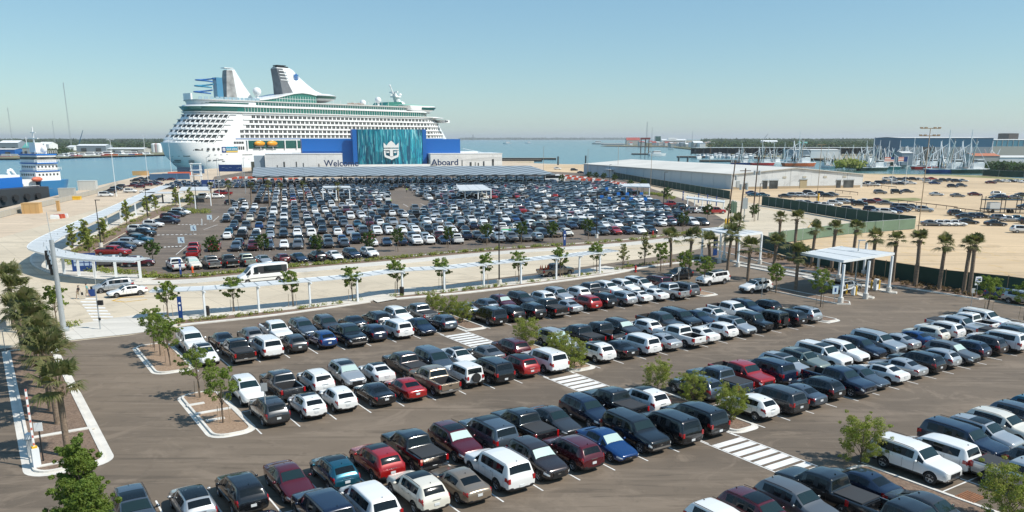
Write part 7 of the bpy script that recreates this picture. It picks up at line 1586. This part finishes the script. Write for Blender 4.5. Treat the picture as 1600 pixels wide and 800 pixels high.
b2_ = empty('work_barge', at(-22,324,-2.6), R(78), 'dark hulled blue vessel cut off at the left edge of the quay', 'ship'); MB().box((0,-2,3.2), (40,12,5.5)).build('hull', mat('black_hull', (.03,.035,.04), .6), b2_); MB().box((8,2,7.6), (14,8,3.6)).build('deckhouse', BLUE, b2_); MB().box((8,2,9.8), (13,7.4,.8)).build('blue_band', WHITE, b2_)
for i in range(7): MB().tube((-16+5*i,-8.2,3),(-16+5*i,-9,3),1.1,n=10).build('tyre_fender', TYRE, b2_)
# ---------------------------------------------------------------- quay clutter
def crate(x, y, d, m, t, rz=15, name='crate', cat='crate', group=None, lid=None, z=0):
    r = empty(name, at(x, y, z), R(rz), t, cat, group); MB().box((0,0,d[2]/2), d).build('body', m, r); b = MB(); b.box((0,0,d[2]+.06), (d[0]+.15,d[1]+.15,.14)); b.build('lid', lid or m, r)
    rb_ = MB(); n = max(2, int(d[0]/1.2)); [rb_.box((-d[0]/2+d[0]*(i+.5)/n, -d[1]/2-.03, d[2]/2), (.12,.06,d[2]*.95)) for i in range(n)]; rb_.build('rib', lid or m, r); return r
crate(51,333,(4.3,3.2,2.7),mat('plywood', (.55,.34,.14), .8),'large square plywood crate on the quay at left'); crate(92,330,(.8,.8,2.8),mat('plywood'),'small upright wooden block on the quay'); crate(119,312,(3.0,2.2,1.0),YEL,'low yellow orange tray on the quay verge')
crate(138,297,(6.5,4,3.6),mat('white_mesh_box', (.56,.56,.52), .7),'pale wire container at the water side of the quay'); crate(106,308,(5,3,3),mat('grey_tank_box', (.45,.44,.40), .7),'grey wire container nearer on the quay')
crate(256,281,(12.5,2.6,2.7),mat('container_blue', (.05,.12,.22), .6),'dull blue container at left end of its row by quay masts',name='container',cat='container',group='blue containers'); crate(276,280,(12.5,2.6,2.7),mat('container_blue'),'dull blue container at right end of its row by quay masts',name='container',cat='container',group='blue containers')
crate(294,268.5,(12,3,2.6),mat('container_dark', (.015,.05,.10), .6),'dark blue container under the ship stern',name='container',cat='container'); crate(311,271,(6,3,4.4),mat('container_blue'),'square blue unit behind the white steel frame',name='container',cat='container'); crate(281,273.5,(12,3,1.5),ORANGE,'long orange stack beside the blue containers'); crate(220,274,(8,3,2.2),mat('plywood'),'tan stack on the quay before the mast')
fr = empty('steel_frame', at(308,283), R(10), 'white steel stair frame behind the blue banner', 'frame'); [MB().tube((x,y,0),(x,y,8.5),.22,n=6).build('post', STEELW, fr) for x in (-2,2) for y in (-1.5,1.5)]; [MB().box((0,0,z), (5,3.6,.3)).build('platform', STEELW, fr) for z in (2.6,5.2,8.2)]
def banner(x0, x1, yb, z0, z1, t, m=NAVY, txt=None):
    a, b2 = Vector(at(x0, yb)), Vector(at(x1, yb)); d = b2-a; r = empty('banner', a, atan2(d.y,d.x), t, 'banner'); MB().box((d.length/2,0,(z0+z1)/2), (d.length,.2,z1-z0)).build('panel', m, r)
    for x in (0, d.length): MB().tube((x,.2,0),(x,.2,z1+.4),.14,n=6).build('post', GALV, r)
    return r, d.length
r, l = banner(344,380,288,5.6,8.6,'long navy overhead banner between two grey posts'); m_ = MB(); [m_.box((x,-.12,7.4-.3*(i%2)), (1.2,.03,.16)) for i, x in enumerate((2,3.5,5.2,8.4,9.4,10.2))]; m_.build('lettering', mat('pale_lettering', (.25,.35,.5), .6), r)
r, l = banner(316,336,297,.8,4.0,'navy banner with bold white peaked mark, left of the palms'); m_ = MB()
for i in range(2): m_.path([(l*.52+i*l*.2,-.14,3.3),(l*.62+i*l*.2,-.14,1.5),(l*.72+i*l*.2,-.14,3.3)], [.28,.28,.28], 5)
m_.build('emblem', WHITE, r); m_ = MB(); [m_.box((l*.22,-.13,2.2-.4*i), (l*.3,.03,.18)) for i in range(3)]; m_.build('lettering', mat('pale_lettering'), r)
m_ = 0
RB = mat('barrier_red', (.55,.10,.05), .5)
def barr(pts, n, t, grp):
    for i in range(n):
        f = i/(n-1)*(len(pts)-1); k_ = min(int(f), len(pts)-2); f -= k_; x = pts[k_][0]+(pts[k_+1][0]-pts[k_][0])*f; y = pts[k_][1]+(pts[k_+1][1]-pts[k_][1])*f
        b = MB(); b.box((0,0,.35), (2.0,.6,.7), taper=1); b.box((0,0,.85), (1.9,.3,.4)); o = b.build('water_barrier', RB if i % 3 else WHITE); o.location = at(x, y); o.rotation_euler.z = R(15+rr.uniform(-10,10)); tag(o, f'{"white" if i % 3 == 0 else "orange red"} {t}', 'barrier', grp)
barr([(872,275),(910,279),(960,287),(985,291)], 34, 'barrier in the long line right of solar roof', 'barriers right of the solar roof'); barr([(874,278),(920,283),(962,290)], 26, 'barrier in the nearer line right of solar roof', 'second line of barriers')
barr([(346,285),(370,279),(395,279)], 12, 'barrier left of the solar roof', 'barriers left of the solar roof'); barr([(86,342),(100,340)], 4, 'barrier lying on the quay road', 'barriers on the quay road'); barr([(398,282),(470,281)], 10, 'barrier under the left end of solar roof', 'barriers under the solar roof')
bs = empty('shuttle_bus', at(864,284), R(15), 'small white shuttle bus at the right end of the solar roof', 'bus'); MB().box((0,0,1.9), (8.5,2.5,2.9)).build('body', WHITE, bs); MB().box((4.9,0,1.2), (1.6,2.3,1.5)).build('bonnet', WHITE, bs); MB().box((-.3,0,2.3), (7.6,2.56,1.1)).build('window_band', GLASSD, bs)
for x in (-2.6,3.9):
    for y in (-1.15,1.15): MB().tube((x,y-.14,.45),(x,y+.14,.45),.45,n=12).build('wheel', TYRE, bs)
# car carrier
cc = empty('car_carrier', at(1590,333), R(-8), 'two deck car carrier truck loaded with cars in the right yard', 'truck')
for z in (1.1, 3.6): MB().box((0,0,z), (19,2.6,.2)).build('deck', DARKM, cc)
for x in (-9.2,-4,0,4,9.2):
    for y in (-1.25,1.25): MB().box((x,y,2.3), (.18,.12,4.6)).build('upright', DARKM, cc)
MB().box((-6.5,0,1.75), (2.6,2.4,2.3)).build('cab', WHITE, cc)
for x in (-7,-2,5,6.4):
    for y in (-1.1,1.1): MB().tube((x,y-.15,.5),(x,y+.15,.5),.5,n=12).build('wheel', TYRE, cc)
p0 = Vector(at(1590,333)); d_ = Vector((cos(R(-8)), sin(R(-8)), 0))
for dx, z, c, t in ((-5.5,3.75,'Nd','dark blue car on the upper deck of the carrier'),(4,3.75,'Rd','red car on the upper deck of the carrier'),(2.0,1.25,'Ns','dark car on the lower deck of the carrier')):
    q = p0+d_*dx; o = place_vehicle(c, (q.x, q.y, z), R(-8)+pi, False); tag(o, t, 'car', 'cars on the carrier')
# flags over the fishing boats
for i, (x, y, c1) in enumerate(((1393,291,0),(1414,290,1))):
    r = empty('flagpole', at(x, y), 0, ['flagpole with red striped flag before the fishing boats','flagpole with red and blue flag before the fishing boats'][i], 'flagpole'); MB().tube((0,0,0),(0,0,12.5),.12,.07,6).build('pole', STEELW, r); f = MB()
    for k_ in range(6): f.box((-2.2,0,12-.33*k_), (4,.05,.33), mi=(k_ % 2))
    f.box((-.9,0,11.7) if i == 0 else (-1,0,11.2), (1.5,.08,1.0) if i == 0 else (1.6,.08,2.0), mi=2); f.build('flag', [RB, WHITE, NAVY], r)

# prototypes have served their purpose
for root in [o for o in bpy.data.objects if o.parent is None and o.location.z < -400]:
    for c in [c for c in bpy.data.objects if c.parent == root]:
        for g in [g for g in bpy.data.objects if g.parent == c]: bpy.data.objects.remove(g)
        bpy.data.objects.remove(c)
    bpy.data.objects.remove(root)
print('objects', len(bpy.data.objects))

# ---------------------------------------------------------------- summer haze over the harbour
hz = MB().box((0, 15200, 47), (61000, 31000, 110)).build('haze', WHITE); hm = bpy.data.materials.new('haze_air'); hm.use_nodes = True; hz.data.materials[0] = hm
t = hm.node_tree; t.nodes.clear(); pv = t.nodes.new('ShaderNodeVolumePrincipled'); pv.inputs['Color'].default_value = (.96, .98, 1.0, 1); pv.inputs['Density'].default_value = .00007; pv.inputs['Anisotropy'].default_value = .2
mo_ = t.nodes.new('ShaderNodeOutputMaterial'); t.links.new(pv.outputs[0], mo_.inputs['Volume']); hz['kind'] = 'stuff'
